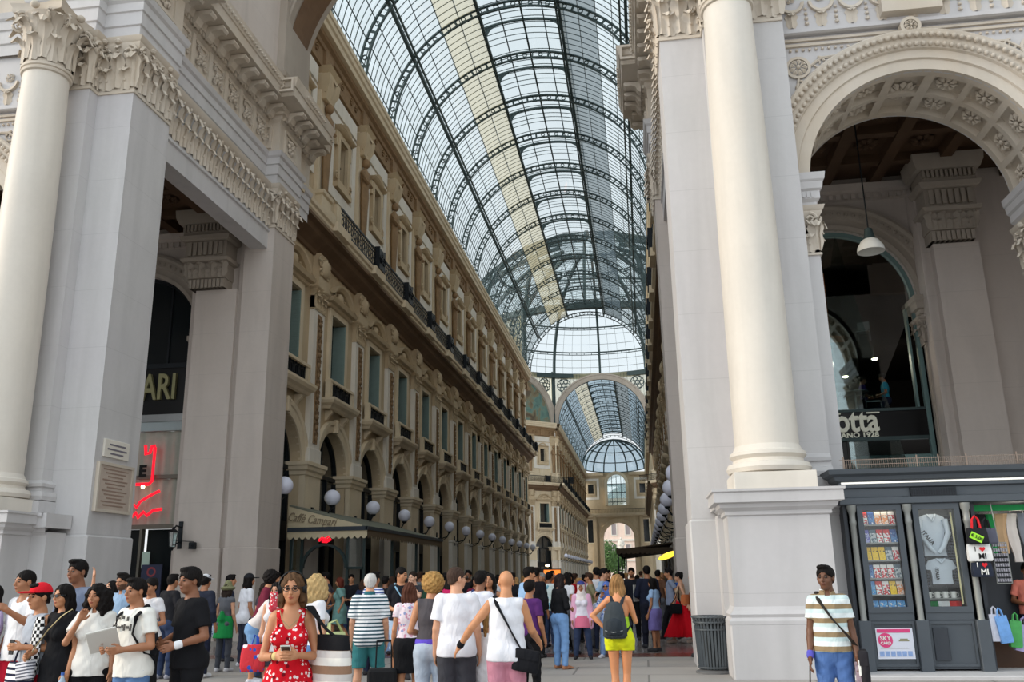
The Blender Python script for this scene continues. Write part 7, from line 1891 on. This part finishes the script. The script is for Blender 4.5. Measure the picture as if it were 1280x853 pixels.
strapbag(R, 'pale_green_handbag', 'pale green leather handbag on the arm of the blonde woman', (.27,.10,.99), (.13,.26,.26), C_((196,206,150)), [(.27,-.0,1.1),(.25,.02,1.22),(.27,.1,1.25),(.28,.2,1.1)], C_((196,206,150)), 0, False)
# ---------------- walking couple and people before the cafe
person('man in a dark grey T shirt and blue shorts walking left before the cafe', 409, 706, 23.5, 262, 2, 'm', 'tan', ('short', HB), dict(m=C_((74,72,84)), sleeve=.7), dict(kind='shorts', m=C_((120,150,180),'denim'), end=.46), ('shoe',(90,70,60)), arms=('swing','swing'), legs='walk', glasses='sun', H=1.86)
person('red haired woman in a loose teal dress walking before the cafe', 426, 715, 23.0, 268, 2, 'f', 'tan', ('bob', (96,44,32)), dict(m=C_((118,158,152)), sleeve=.7, hem=.56, flare=.06, name='dress', e=.03, loose=.03), None, ('shoe',(176,150,120)), arms=('fwd','swing'), legs='walk2', H=1.72)
STP = C_((236,238,240),'stripe',(54,84,96),None,.52)
R = person('elderly man with white hair in a striped polo and teal shorts, seen from behind', 463, 717, 12.0, 348, 1, 'm', 'fair', ('short', (206,202,198)), dict(m=STP, sleeve=.85, polo=1, cm=C_((48,104,112)), hem=.80, loose=.03, e=.026), dict(kind='shorts', m=C_((62,128,132)), end=.53, e=.022, flare=.02), ('shoe',(110,90,80)), build=1.1, legs='wide')
person('dark haired man in a blue and white striped shirt behind the elderly man', 468, 713, 16.2, 20, 2, 'm', 'med', ('short', HB), dict(m=C_((220,224,236),'stripe',(70,90,150),None,.6), sleeve=.8), dict(m=NAV), H=1.78)
R = person('man in a black T shirt and light shorts handling a pale blue strap', 502, 707, 15.5, 160, 2, 'm', 'tan', ('buzz', HB), dict(m=C_((30,30,36)), sleeve=.7), dict(kind='shorts', m=C_((176,200,226)), end=.45), arms=('front','front'), look=(-50,-10), H=1.85)
strapbag(R, 'pale_blue_bag', 'pale blue strap bag across the man in black with light shorts', (-.16,.17,1.02), (.2,.1,.2), C_((150,190,214)), xstrap(R, -1), C_((150,190,214)))
R = person('pale man holding a camera near the cafe', 517, 712, 18.6, 200, 2, 'm', 'pale', ('buzz', HD), dict(m=C_((60,60,66)), sleeve=.7), dict(m=NAV), arms=('camera','camera'), H=1.80)
t, o, s = carried(R, 'black_camera', 'black camera held up by the pale man near the cafe', 'camera', (0,.30,1.57)); m = MB(); m.box(-.06,.06,-.02,.03,-.04,.04,0,.006); m.build('camera_body', BLK, t); m = MB(); m.M = Matrix.Rotation(-PI/2, 4, 'X'); m.lathe([(.032,.02),(.03,.09)], 14); m.build('lens', IRON, t)
FLO = C_((232,218,226),'floral',(208,150,170),(150,160,200),1.3)
R = person('woman with brown hair in a flowered blouse and black skirt, seen from behind', 512, 727, 11.4, 350, 1, 'f', 'tan', ('bob', (62,40,34), (110,66,50), .22), dict(m=FLO, sleeve=.45, hem=.98, e=.018), dict(kind='skirt', m=BLKC, end=.56, flare=.0), ('shoe',(60,50,50)), arms=('down','down'), build=1.05)
R_ = R
t, o, s = carried(R, 'rolling_suitcase', 'black rolling suitcase pulled by the woman in the flowered blouse', 'suitcase', (-.34,-.10,0))
m = MB(); m.box(-.18,.18,-.11,.11,.06,.58,0,.03); m.build('case_body', C_((34,34,36)), t); m = MB()
for x in (-.1,.1): m.tube([(x,.12,.55),(x*.9,.12,.9)], .01)
m.tube([(-.09,.12,.9),(.09,.12,.9)], .016); m.build('handle', IRON, t)
for x in (-.14,.14):
    m = MB(); m.M = T3((x,.09,.035)) @ Matrix.Rotation(PI/2, 4, 'Y'); m.lathe([(.035,-.015),(.035,.015)], 14); m.build('wheel', BLK, t)
m = MB(); m.box(-.13,.13,-.125,-.105,.12,.42,0,.01); m.build('front_pocket', C_((34,34,36)), t)
R = person('woman with curly blonde hair in a grey vest and pale jeans, seen from behind', 540, 716, 9.9, 352, 1, 'f', 'tan', ('afro', (150,104,58), (214,170,104)), dict(m=C_((84,80,84)), sleeve=0, strap=.09, hem=1.0, e=.016), dict(m=C_((178,190,206),'denim'), e=.012), ('shoe',(200,200,200)), look=(-20,0), arms=('down','front'), build=1.08)
R.part('purple_waistband', [q_.copy(.022) for q_ in ()]+[ell((0,-.005,1.0), V3(.185,.135,.16), .02), plane((0,0,1.045), (0,0,1)), plane((0,0,.93), (0,0,-1))], C_((104,84,206)))
WT = C_((236,236,242))
R = person('man in a white T shirt and dark shorts with sunglasses, looking right, seen from behind', 571, 708, 9.7, 352, 1, 'm', 'fair', ('buzz', (70,54,46)), dict(m=WT, sleeve=.72, hem=.84, loose=.03, e=.024), dict(kind='shorts', m=C_((66,66,72)), end=.50, e=.026, flare=.015), ('shoe',(150,150,150)), arms=('down','down'), look=(58,0), glasses='sun', build=1.05)
R = person('shaven headed man in a white sleeveless shirt and pink trousers, seen from behind', 632, 712, 9.3, 354, 1, 'm', (206,146,104), ('bald', HD), dict(m=WT, sleeve=0, strap=.11, hem=.85, loose=.02, e=.018), dict(m=C_((206,140,158)), e=.024, flare=.01), ('shoe',(120,100,90)), arms=(((.26,.05,1.16),(.33,.26,1.02),(-.2,.2,1),.35),'out'), look=(-12,0), build=1.04)
wristband(R, -1, (30,30,34), nm='watch')
strapbag(R, 'black_messenger_bag', 'black messenger bag slung across the man in pink trousers', (.20,-.12,.86), (.27,.11,.21), C_((30,30,34)), [(.16,-.12,.95),(.09,-.155,1.08),(-.0,-.160,1.25),(-.085,-.12,1.40),(-.115,-.02,1.49),(-.09,.09,1.41),(.03,.15,1.22),(.2,.13,1.05),(.27,-.02,.94)], C_((30,30,34)), .2)
R = person('child with tied fair hair in a white shirt beside the shaven headed man', 610, 766, 9.9, 12, 1, 'k', 'tan', ('pony', (150,112,66)), dict(m=WHC, sleeve=.5, hem=.72, loose=.03, e=.03), dict(m=C_((44,48,62)), e=.012), ('shoe',(200,200,206)), arms=('down','side'))
person('woman in a dark grey vest facing the camera with her chin raised', 612, 714, 14.2, 182, 2, 'f', 'med', ('long', HB), dict(m=C_((78,78,84)), sleeve=0, strap=.03, hem=.86, straps=1), dict(m=NAV), look=(0,10), H=1.72)
R = person('man in a white shirt with a blue strap behind the man in sunglasses', 600, 714, 12.6, 20, 2, 'm', 'brown', ('short', HB), dict(m=C_((226,228,240)), sleeve=.7), dict(m=NAV), H=1.74)
strapbag(R, 'blue_sling_bag', 'navy sling bag of the man in white behind the man in sunglasses', (.2,.06,.95), (.2,.1,.2), C_((52,64,110)), xstrap(R, 1), C_((52,64,110)))
person('person in a bright fuchsia top beyond the man in sunglasses', 563, 713, 17.6, 30, 2, 'f', 'med', ('bob', HB), dict(m=C_((190,40,96)), sleeve=.6), dict(m=NAV), H=1.72)
person('stooping man in a light blue shirt behind the shaven headed man', 653, 708, 17.0, 60, 2, 'm', 'tan', ('short', HB), dict(m=C_((150,184,222)), sleeve=1.8), dict(m=DEND), lean=10, H=1.84)
person('dark haired person in a purple T shirt, right of the shaven headed man', 661, 726, 13.2, 20, 2, 'm', 'med', ('thick', HB), dict(m=C_((86,44,106)), sleeve=.7), dict(m=BLKC), H=1.60)
person('tall person in black beyond the purple T shirt', 669, 706, 19.5, 10, 3, 'm', 'med', ('short', HB), dict(m=C_((28,26,30)), sleeve=1.8), dict(m=BLKC), H=1.84)
R = person('man in a pale T shirt with a blue print and blue jeans', 686, 713, 22.3, 30, 2, 'm', 'brown', ('short', HB), dict(m=C_((216,228,224),'floral',(120,176,196),(216,228,224),2.4), sleeve=.75, hem=.84), dict(m=DEND), ('shoe',(80,80,90)), H=1.76, build=1.1)
R = person('woman with very long dark hair in a black top and light blue jeans', 699, 714, 17.2, 45, 2, 'f', 'med', ('long', (36,28,28), None, .52), dict(m=BLKC, sleeve=1.3, hem=.98), dict(m=C_((120,158,206),'denim')), ('sandal',(170,120,90)), arms=('front','down'), H=1.70)
R = person('woman in a white headscarf and blue cap with a long pink cardigan', 726, 729, 19.2, 178, 2, 'f', 'med', ('none', HB), dict(m=C_((232,228,240)), sleeve=.5, hem=.8, name='blouse'), dict(m=DEND), ('shoe',(50,50,56)), arms=('down','down'), hat=('hijab',(236,226,224)), H=1.53, legs='wide', build=1.1)
PK = C_((232,176,206))
for sd in (-1, 1):
    shd, el, wr, ra = R.armp[sd]
    R.part('cardigan_side', [cone(shd, el, ra*1.1+.024, ra+.022, .03), cone(el, wr, ra+.022, ra*.6+.022, .03), cone((sd*.13,-.02,1.38), (sd*.17,-.02,.75), .075, .10, .05), plane((0,0,.66), (0,0,-1))], PK)
R.part('pink_skirt', [cone((0,0,.98), (0,.01,.70), .165, .185, .05, None, (1.1,.85,1)), plane((0,0,.70), (0,0,-1)), plane((0,0,.98), (0,0,1))], C_((224,120,150)))
R.part('cap', [ell(R.N.w((0,-.005,.055)), V3(.102,.118,.098), .01), cone(R.N.w((0,.11,.075)), R.N.w((0,.19,.065)), .045, .03, .02, None, (1.3,1,.3)), plane(R.N.w((0,0,.065)), (0,0,-1))], C_((62,72,140)), .010)
R = person('woman in a blue headscarf and sunglasses with light blue jeans', 758, 728, 19.4, 195, 2, 'f', 'med', ('none', HB), dict(m=C_((176,196,226),'floral',(90,110,180),(236,240,246),1.5), sleeve=1.9, hem=.84), dict(m=C_((136,166,212),'denim')), ('shoe',(222,222,228)), arms=('face','front'), hat=('hijab',(92,116,186)), glasses='sun', H=1.53, legs='wide')
person('small person with dark hair just left of the blue headscarf', 748, 738, 21.0, 185, 3, 'k', 'med', ('short', HB), dict(m=C_((190,196,206)), sleeve=.6), dict(m=NAV), H=1.25)
YEL = C_((226,232,40))
R = person('woman with long fair hair, tiny green top and neon yellow shorts, seen from behind', 771, 717, 11.9, 6, 1, 'f', (220,150,104), ('long', (120,84,52), (196,150,98), .36), dict(m=C_((170,216,60)), sleeve=0, strap=.0, hem=1.0, e=.012, upto=1.20), dict(kind='shorts', m=YEL, end=.77, e=.020, flare=.02, top=1.04), ('shoe',(200,160,130)), arms=(((.24,.04,1.16),(.14,.26,1.30),(-.3,.1,1),.8),'hip'), legs=(((.075,.02,.50),(.06,.0,.09)),((-.085,-.0,.50),(-.06,-.02,.09))), look=(10,6))
t, o, s = carried(R, 'daypack', 'dark grey daypack on the back of the woman in yellow shorts', 'backpack', (-.03,-.215,1.16))
m = MB(); m.loft([[(w*cos(a)*(1 if abs(cos(a)) > .0 else 1),d*sin(a),z) for a in [2*PI*i/18 for i in range(18)]] for w, d, z in ((.12,.06,-.22),(.155,.095,-.19),(.15,.10,-.05),(.125,.09,.1),(.10,.07,.19),(.05,.03,.225))], 0, True); m.build('bag_body', C_((66,72,76)), t, smooth=60)
m = MB(); m.loft([[(w*cos(a),-.055+d*sin(a),z) for a in [2*PI*i/16 for i in range(16)]] for w, d, z in ((.09,.04,-.19),(.115,.075,-.15),(.11,.075,-.02),(.06,.04,.03))], 0, True); m.build('front_pocket', C_((52,58,64)), t, smooth=60)
m = MB(); m.tube([(-.11,-.09,-.12),(0,-.135,-.14),(.11,-.09,-.12)], .006); m.build('zip', STEEL, t)
for sd in (-1, 1):
    m = MB(); m.tube([tuple((np.asarray(p)-o)*s) for p in ((sd*.06,-.15,1.36),(sd*.085,-.03,1.48),(sd*.10,.085,1.40),(sd*.115,.11,1.26),(sd*.15,.0,1.10),(sd*.10,-.14,1.0))], .016, 6, 0, None, (1.5,.4)); m.build('strap', C_((48,52,58)), t, smooth=60)
# ---------------- right half of the entrance
R = person('tall man in dark navy holding a white paper, right of the woman in yellow shorts', 808, 706, 22.0, 350, 2, 'm', 'med', ('short', HB), dict(m=C_((32,36,52)), sleeve=1.9), dict(m=C_((36,38,50))), ('shoe',(60,60,64)), arms=('down','side'), H=1.86, build=1.1)
t, o, s = carried(R, 'paper_sheet', 'white sheet of paper held by the tall man in navy', 'paper', (-.24,.16,1.16)); m = MB(); m.M = RZ(.9); m.box(-.13,.13,-.004,.004,-.19,.19); m.build('sheet', WHT, t)
person('bearded man in black facing the camera, behind the woman in yellow shorts', 789, 709, 24.5, 186, 2, 'm', 'tan', ('short', HB), dict(m=C_((30,32,40)), sleeve=.8), dict(m=BLKC), beard=True, H=1.84)
person('woman in a pale blue top with a purple skirt by the entrance', 816, 728, 21.0, 300, 2, 'f', 'med', ('long', HB), dict(m=C_((160,190,226)), sleeve=.5), dict(kind='skirt', m=C_((120,110,170)), end=.5), H=1.58)
R = person('man in a grey T shirt with a raised yellow visor before the red skirt', 836, 704, 24.6, 268, 2, 'm', 'tan', ('short', HB), dict(m=C_((140,150,172)), sleeve=.6, hem=.84), dict(m=BLKC), ('shoe',(60,50,50)), legs='walk', H=1.80, arms=('swing','swing'))
strapbag(R, 'blue_rucksack', 'blue bag on the back of the man in the grey T shirt', (-.02,-.2,1.2), (.26,.16,.4), C_((40,80,150)))
R = person('woman with bare back in a long red skirt striding left', 849, 715, 23.2, 276, 2, 'f', 'fair', ('bun', HB), dict(m=C_((196,168,140)), sleeve=0, strap=.0, hem=1.02, e=.008), dict(kind='skirt', m=C_((216,20,36)), end=.17, flare=.15, folds=1, top=1.08, e=.016), ('shoe',(206,186,170)), arms=('down',((.30,-.12,1.16),(.40,-.20,.94),(0,1,.1),.4)), legs='walk', H=1.70)
strapbag(R, 'black_handbag', 'black square handbag carried beside the long red skirt', (-.26,.12,.86), (.12,.30,.24), C_((24,24,28)), [(-.26,.0,.97),(-.24,.05,1.12),(-.2,.02,1.4),(-.24,.12,1.12),(-.26,.24,.97)], C_((24,24,28)), 0, False)
R = person('person in a navy top half hidden behind the granite pier', 868, 712, 19.6, 280, 2, 'm', 'fair', ('short', HD), dict(m=C_((50,56,80)), sleeve=.5), dict(m=C_((130,160,200),'denim')), H=1.72, arms=('down','front'))
strapbag(R, 'brown_leather_bag', 'round brown leather bag of the person behind the granite pier', (-.18,.20,1.16), (.24,.2,.2), C_((150,84,50)), [(-.16,.14,1.24),(-.13,.06,1.42),(-.12,-.02,1.49)], C_((110,60,40)), 0, False)
# ---------------- man by the right pedestal
RP = C_((232,240,240),'stripe3',(150,130,100),(206,226,226),1.0)
R = person('man in a brown and white striped polo and blue jeans by the right pedestal', 1030, 706, 9.4, 190, 1, 'm', 'dark', ('short', HB), dict(m=RP, sleeve=.62, polo=1, hem=.92, e=.014), dict(m=C_((84,116,172),'denim'), e=.014), ('shoe',(70,60,56)), arms=('down','down'), look=(18,2), build=.93)
R.part('belt', [ell((0,-.005,.975), V3(.170,.130,.10), .02), plane((0,0,.945), (0,0,-1)), plane((0,0,.905+.08), (0,0,1))], C_((46,34,30)))
wristband(R, 1, (96,92,190)); 
strapbag(R, 'dark_document_bag', 'dark shoulder bag hanging at the hip of the man in the striped polo', (-.27,.0,.78), (.10,.30,.30), C_((44,42,46)), xstrap(R, -1), C_((58,52,48)))
t, o, s = carried(R, 'selfie_stick', 'blue and black selfie stick in the hand of the man in the striped polo', 'stick', R.hands[0][0]); m = MB(); m.tube([(0,-.02,.04),(.03,.02,-.3)], .008); m.build('pole', BLK, t); m = MB(); m.tube([(.03,.02,-.3),(.045,.04,-.55)], .015); m.build('grip', plain('cyan_grip', (70,170,220), .4, 0, 0), t)
t, o, s = carried(R, 'photo_stack', 'bundle of pictures and a white phone in the other hand of the striped polo man', 'pictures', R.hands[1][0]+V3(-.01,.03,-.03)); m = MB(); m.box(-.05,.05,-.02,.02,-.16,.06,0,.004); m.build('cards', plain('mixed_cards', (170,150,160), .4, 0, .5, 30), t); m = MB(); m.box(-.055,.02,.02,.032,-.06,.08,0,.004); m.build('white_card', WHT, t)
# vendor and cafe guests
person('vendor in a salmon T shirt inside the kiosk opening at the right edge', 1281, 700, 16.75, 200, 2, 'm', 'brown', ('short', HB), dict(m=C_((244,142,124)), sleeve=.7, loose=.03), dict(m=NAV), arms=('front','front'), H=1.74, build=1.15)
person('cafe guest in a turquoise shirt sitting behind the lettered sign', 1106, 487, 27.75, 285, 2, 'm', 'med', ('short', HB), dict(m=C_((60,160,190)), sleeve=.7, hem=.86), dict(m=NAV), legs='sit', arms=('front','front'), H=1.75, z0=5.75)
person('cafe guest in a purple shirt sitting left of the turquoise shirt', 1079, 490, 28.0, 90, 2, 'm', 'med', ('short', HB), dict(m=C_((72,56,140)), sleeve=.7, hem=.86), dict(m=NAV), legs='sit', arms=('front','front'), H=1.75, z0=5.75)
# ---------------- the crowd deeper in the gallery
rc = random.Random(21)
TOPS = [('red',(196,30,40)),('khaki',(150,142,108)),('white',(232,232,236)),('black',(32,32,36)),('grey',(120,124,130)),('navy',(44,52,80)),('pale blue',(160,186,214)),('beige',(206,188,160)),('dark green',(52,84,66)),('pink',(224,150,170)),('brown',(104,74,56)),('orange',(224,120,60)),('striped',None),('burgundy',(110,34,50)),('mustard',(206,164,60)),('turquoise',(70,160,160))]
HAIRS = [('dark haired',HB),('brown haired',(66,46,36)),('fair haired',(176,136,88)),('grey haired',(160,156,150))]
spots_ = [(711,712,23,'red',0,'f'),(737,714,22,'khaki',1,'m'),(745,716,23.5,'white',0,'m'),(753,713,21.5,'pale blue',0,'m'),(717,708,26,'burgundy',1,'m'),(724,716,24,'beige',2,'f'),(703,718,21,'grey',1,'f'),(708,722,20.2,'white',0,'f'),(678,714,24,'navy',3,'m'),(640,716,22,'black',0,'m'),(645,718,26,'grey',2,'f'),(586,715,24,'black',0,'m'),(594,717,20,'burgundy',0,'f'),(573,716,28,'brown',1,'f'),(556,708,22,'black',0,'m'),(548,714,26,'navy',0,'f'),(532,716,22,'dark green',0,'m'),(525,713,26,'grey',1,'m'),(490,716,24,'brown',1,'f'),(482,714,20.5,'black',0,'m'),(622,716,27,'white',0,'f'),(628,718,31,'beige',1,'m'),(664,717,30,'striped',2,'f'),(690,717,31,'orange',0,'m'),(730,717,34,'pink',0,'f'),(760,716,30,'black',0,'m'),(768,717,35,'turquoise',1,'f'),(777,716,28,'mustard',0,'m'),(783,717,40,'grey',2,'m'),(796,716,33,'striped',0,'f'),(801,717,42,'white',1,'m'),(812,715,30,'black',1,'f'),(822,715,27,'brown',0,'m'),(827,716,36,'navy',2,'f'),(750,717,44,'red',1,'m'),(720,717,46,'pale blue',0,'m'),(700,717,38,'khaki',0,'f'),(672,718,42,'grey',0,'m'),(654,717,36,'dark green',2,'f'),(635,717,44,'orange',1,'f'),(608,717,36,'navy',0,'m'),(580,717,36,'beige',0,'f'),(774,717,52,'burgundy',0,'m'),(789,717,58,'pale blue',2,'f'),(740,717,60,'black',2,'m'),(708,717,58,'mustard',0,'f'),(440,714,25.5,'black',0,'m'),(385,713,22.5,'grey',0,'f'),(455,714,22,'navy',1,'f'),(375,714,26,'black',1,'m')]
seen = {}
TD = dict(TOPS)
for i, (px, py, Y, tc_, hi, sx) in enumerate(spots_):
    hn, hcol = HAIRS[hi]; c = TD[tc_]; mt = C_(c) if c else C_((226,226,232),'stripe',(70,80,120),None,.7)
    key = (hn, tc_, sx); k_ = seen.get(key, 0); seen[key] = k_+1
    bt = rc.choice([('dark jeans',DEND),('black trousers',BLKC),('light jeans',C_((140,166,204),'denim')),('grey trousers',C_((96,98,104)))])
    near = 'by the veranda' if px < 460 else 'before the awning' if px < 560 else 'left of the crowd' if px < 640 else 'middle of the crowd' if px < 740 else 'right of the crowd'
    far = 'near' if Y < 25 else 'halfway' if Y < 38 else 'far'
    lab = f'{hn} {"woman" if sx == "f" else "man"}, {tc_} top, {bt[0]}, {near}, {far} back'
    x, z = spot(px, 718, Y)
    person(lab, px, py, Y, rc.choice([0,10,350,20,180,200,160,90,270]), 3, sx, rc.choice(['fair','tan','med','tan','brown']), (('long' if sx == 'f' and i % 3 else 'bob' if sx == 'f' else 'short'), hcol), dict(m=mt, sleeve=rc.choice([.6,.7,1.9]) if c else .7), dict(m=bt[1]), arms=rc.choice([('down','down'),('down','front'),('phone','down'),('front','front'),('swing','swing')]), legs=rc.choice(['stand','relax','walk']), look=(rc.uniform(-30,30),0), H=rc.uniform(1.72,1.86) if sx == 'm' else rc.uniform(1.60,1.74), group='people in the gallery crowd')
# ================================================================ camera, sky, sun
cam = bpy.data.cameras.new('camera'); co = bpy.data.objects.new('camera', cam); COL.objects.link(co); S.camera = co
cam.sensor_width = 36; cam.lens = 36*1100/1280; cam.clip_end = 2000; cam.clip_start = .1
yaw, pitch, roll = [math.radians(a) for a in (7.98, 15.03, -.95)]
fwv = Vector((-sin(yaw)*cos(pitch), cos(yaw)*cos(pitch), sin(pitch))); r_ = Vector((cos(yaw), sin(yaw), 0)); u_ = r_.cross(fwv)
r2 = cos(roll)*r_+sin(roll)*u_; u2 = -sin(roll)*r_+cos(roll)*u_
Mx = Matrix((r2, u2, -fwv)).transposed().to_4x4(); Mx.translation = (0, 0, 1.65)
co.matrix_world = Mx
W = bpy.data.worlds.new('sky'); S.world = W; W.use_nodes = True
wt = W.node_tree; bg = wt.nodes['Background']
SUN = Vector((-.93, -.27, .31)).normalized()
tc = wt.nodes.new('ShaderNodeTexCoord'); sp = wt.nodes.new('ShaderNodeSeparateXYZ'); wt.links.new(tc.outputs['Generated'], sp.inputs[0])
rp = wt.nodes.new('ShaderNodeValToRGB'); wt.links.new(sp.outputs[2], rp.inputs[0])
cr = rp.color_ramp; cr.elements[0].position = 0; cr.elements[0].color = (.93,.95,.96,1); cr.elements[1].position = 1; cr.elements[1].color = (.74,.88,.97,1)
e = cr.elements.new(.25); e.color = (.86,.93,.98,1); e = cr.elements.new(.55); e.color = (.86,.95,1.0,1)
dt = wt.nodes.new('ShaderNodeVectorMath'); dt.operation = 'DOT_PRODUCT'; wt.links.new(tc.outputs['Generated'], dt.inputs[0]); dt.inputs[1].default_value = Vector((-.6,-.75,.3)).normalized()
mr = wt.nodes.new('ShaderNodeMapRange'); mr.inputs[1].default_value = -.2; mr.inputs[2].default_value = 1; wt.links.new(dt.outputs['Value'], mr.inputs[0])
pw = wt.nodes.new('ShaderNodeMath'); pw.operation = 'POWER'; pw.inputs[1].default_value = 1.6; wt.links.new(mr.outputs[0], pw.inputs[0])
mx = wt.nodes.new('ShaderNodeMix'); mx.data_type = 'RGBA'; mx.blend_type = 'ADD'; mx.inputs[7].default_value = (.74,.76,.80,1)
wt.links.new(pw.outputs[0], mx.inputs[0]); wt.links.new(rp.outputs[0], mx.inputs[6]); wt.links.new(mx.outputs[2], bg.inputs[0])
bg.inputs[1].default_value = 1.0
sl = bpy.data.lights.new('evening_sun', 'SUN'); so = bpy.data.objects.new('evening_sun', sl); COL.objects.link(so)
sl.energy = 1.9; sl.angle = math.radians(14); sl.color = (1,.87,.70)
so.rotation_euler = SUN.to_track_quat('Z', 'Y').to_euler()
vs = S.view_settings
S.display_settings.display_device = 'sRGB'
vs.view_transform = 'Standard'; vs.look = 'None'; vs.gamma = 1; vs.use_curve_mapping = False; vs.exposure = 0.0
S.cycles.max_bounces = 8; S.cycles.diffuse_bounces = 4; S.cycles.glossy_bounces = 3; S.cycles.transparent_max_bounces = 16; S.cycles.transmission_bounces = 4
S.cycles.use_denoising = True
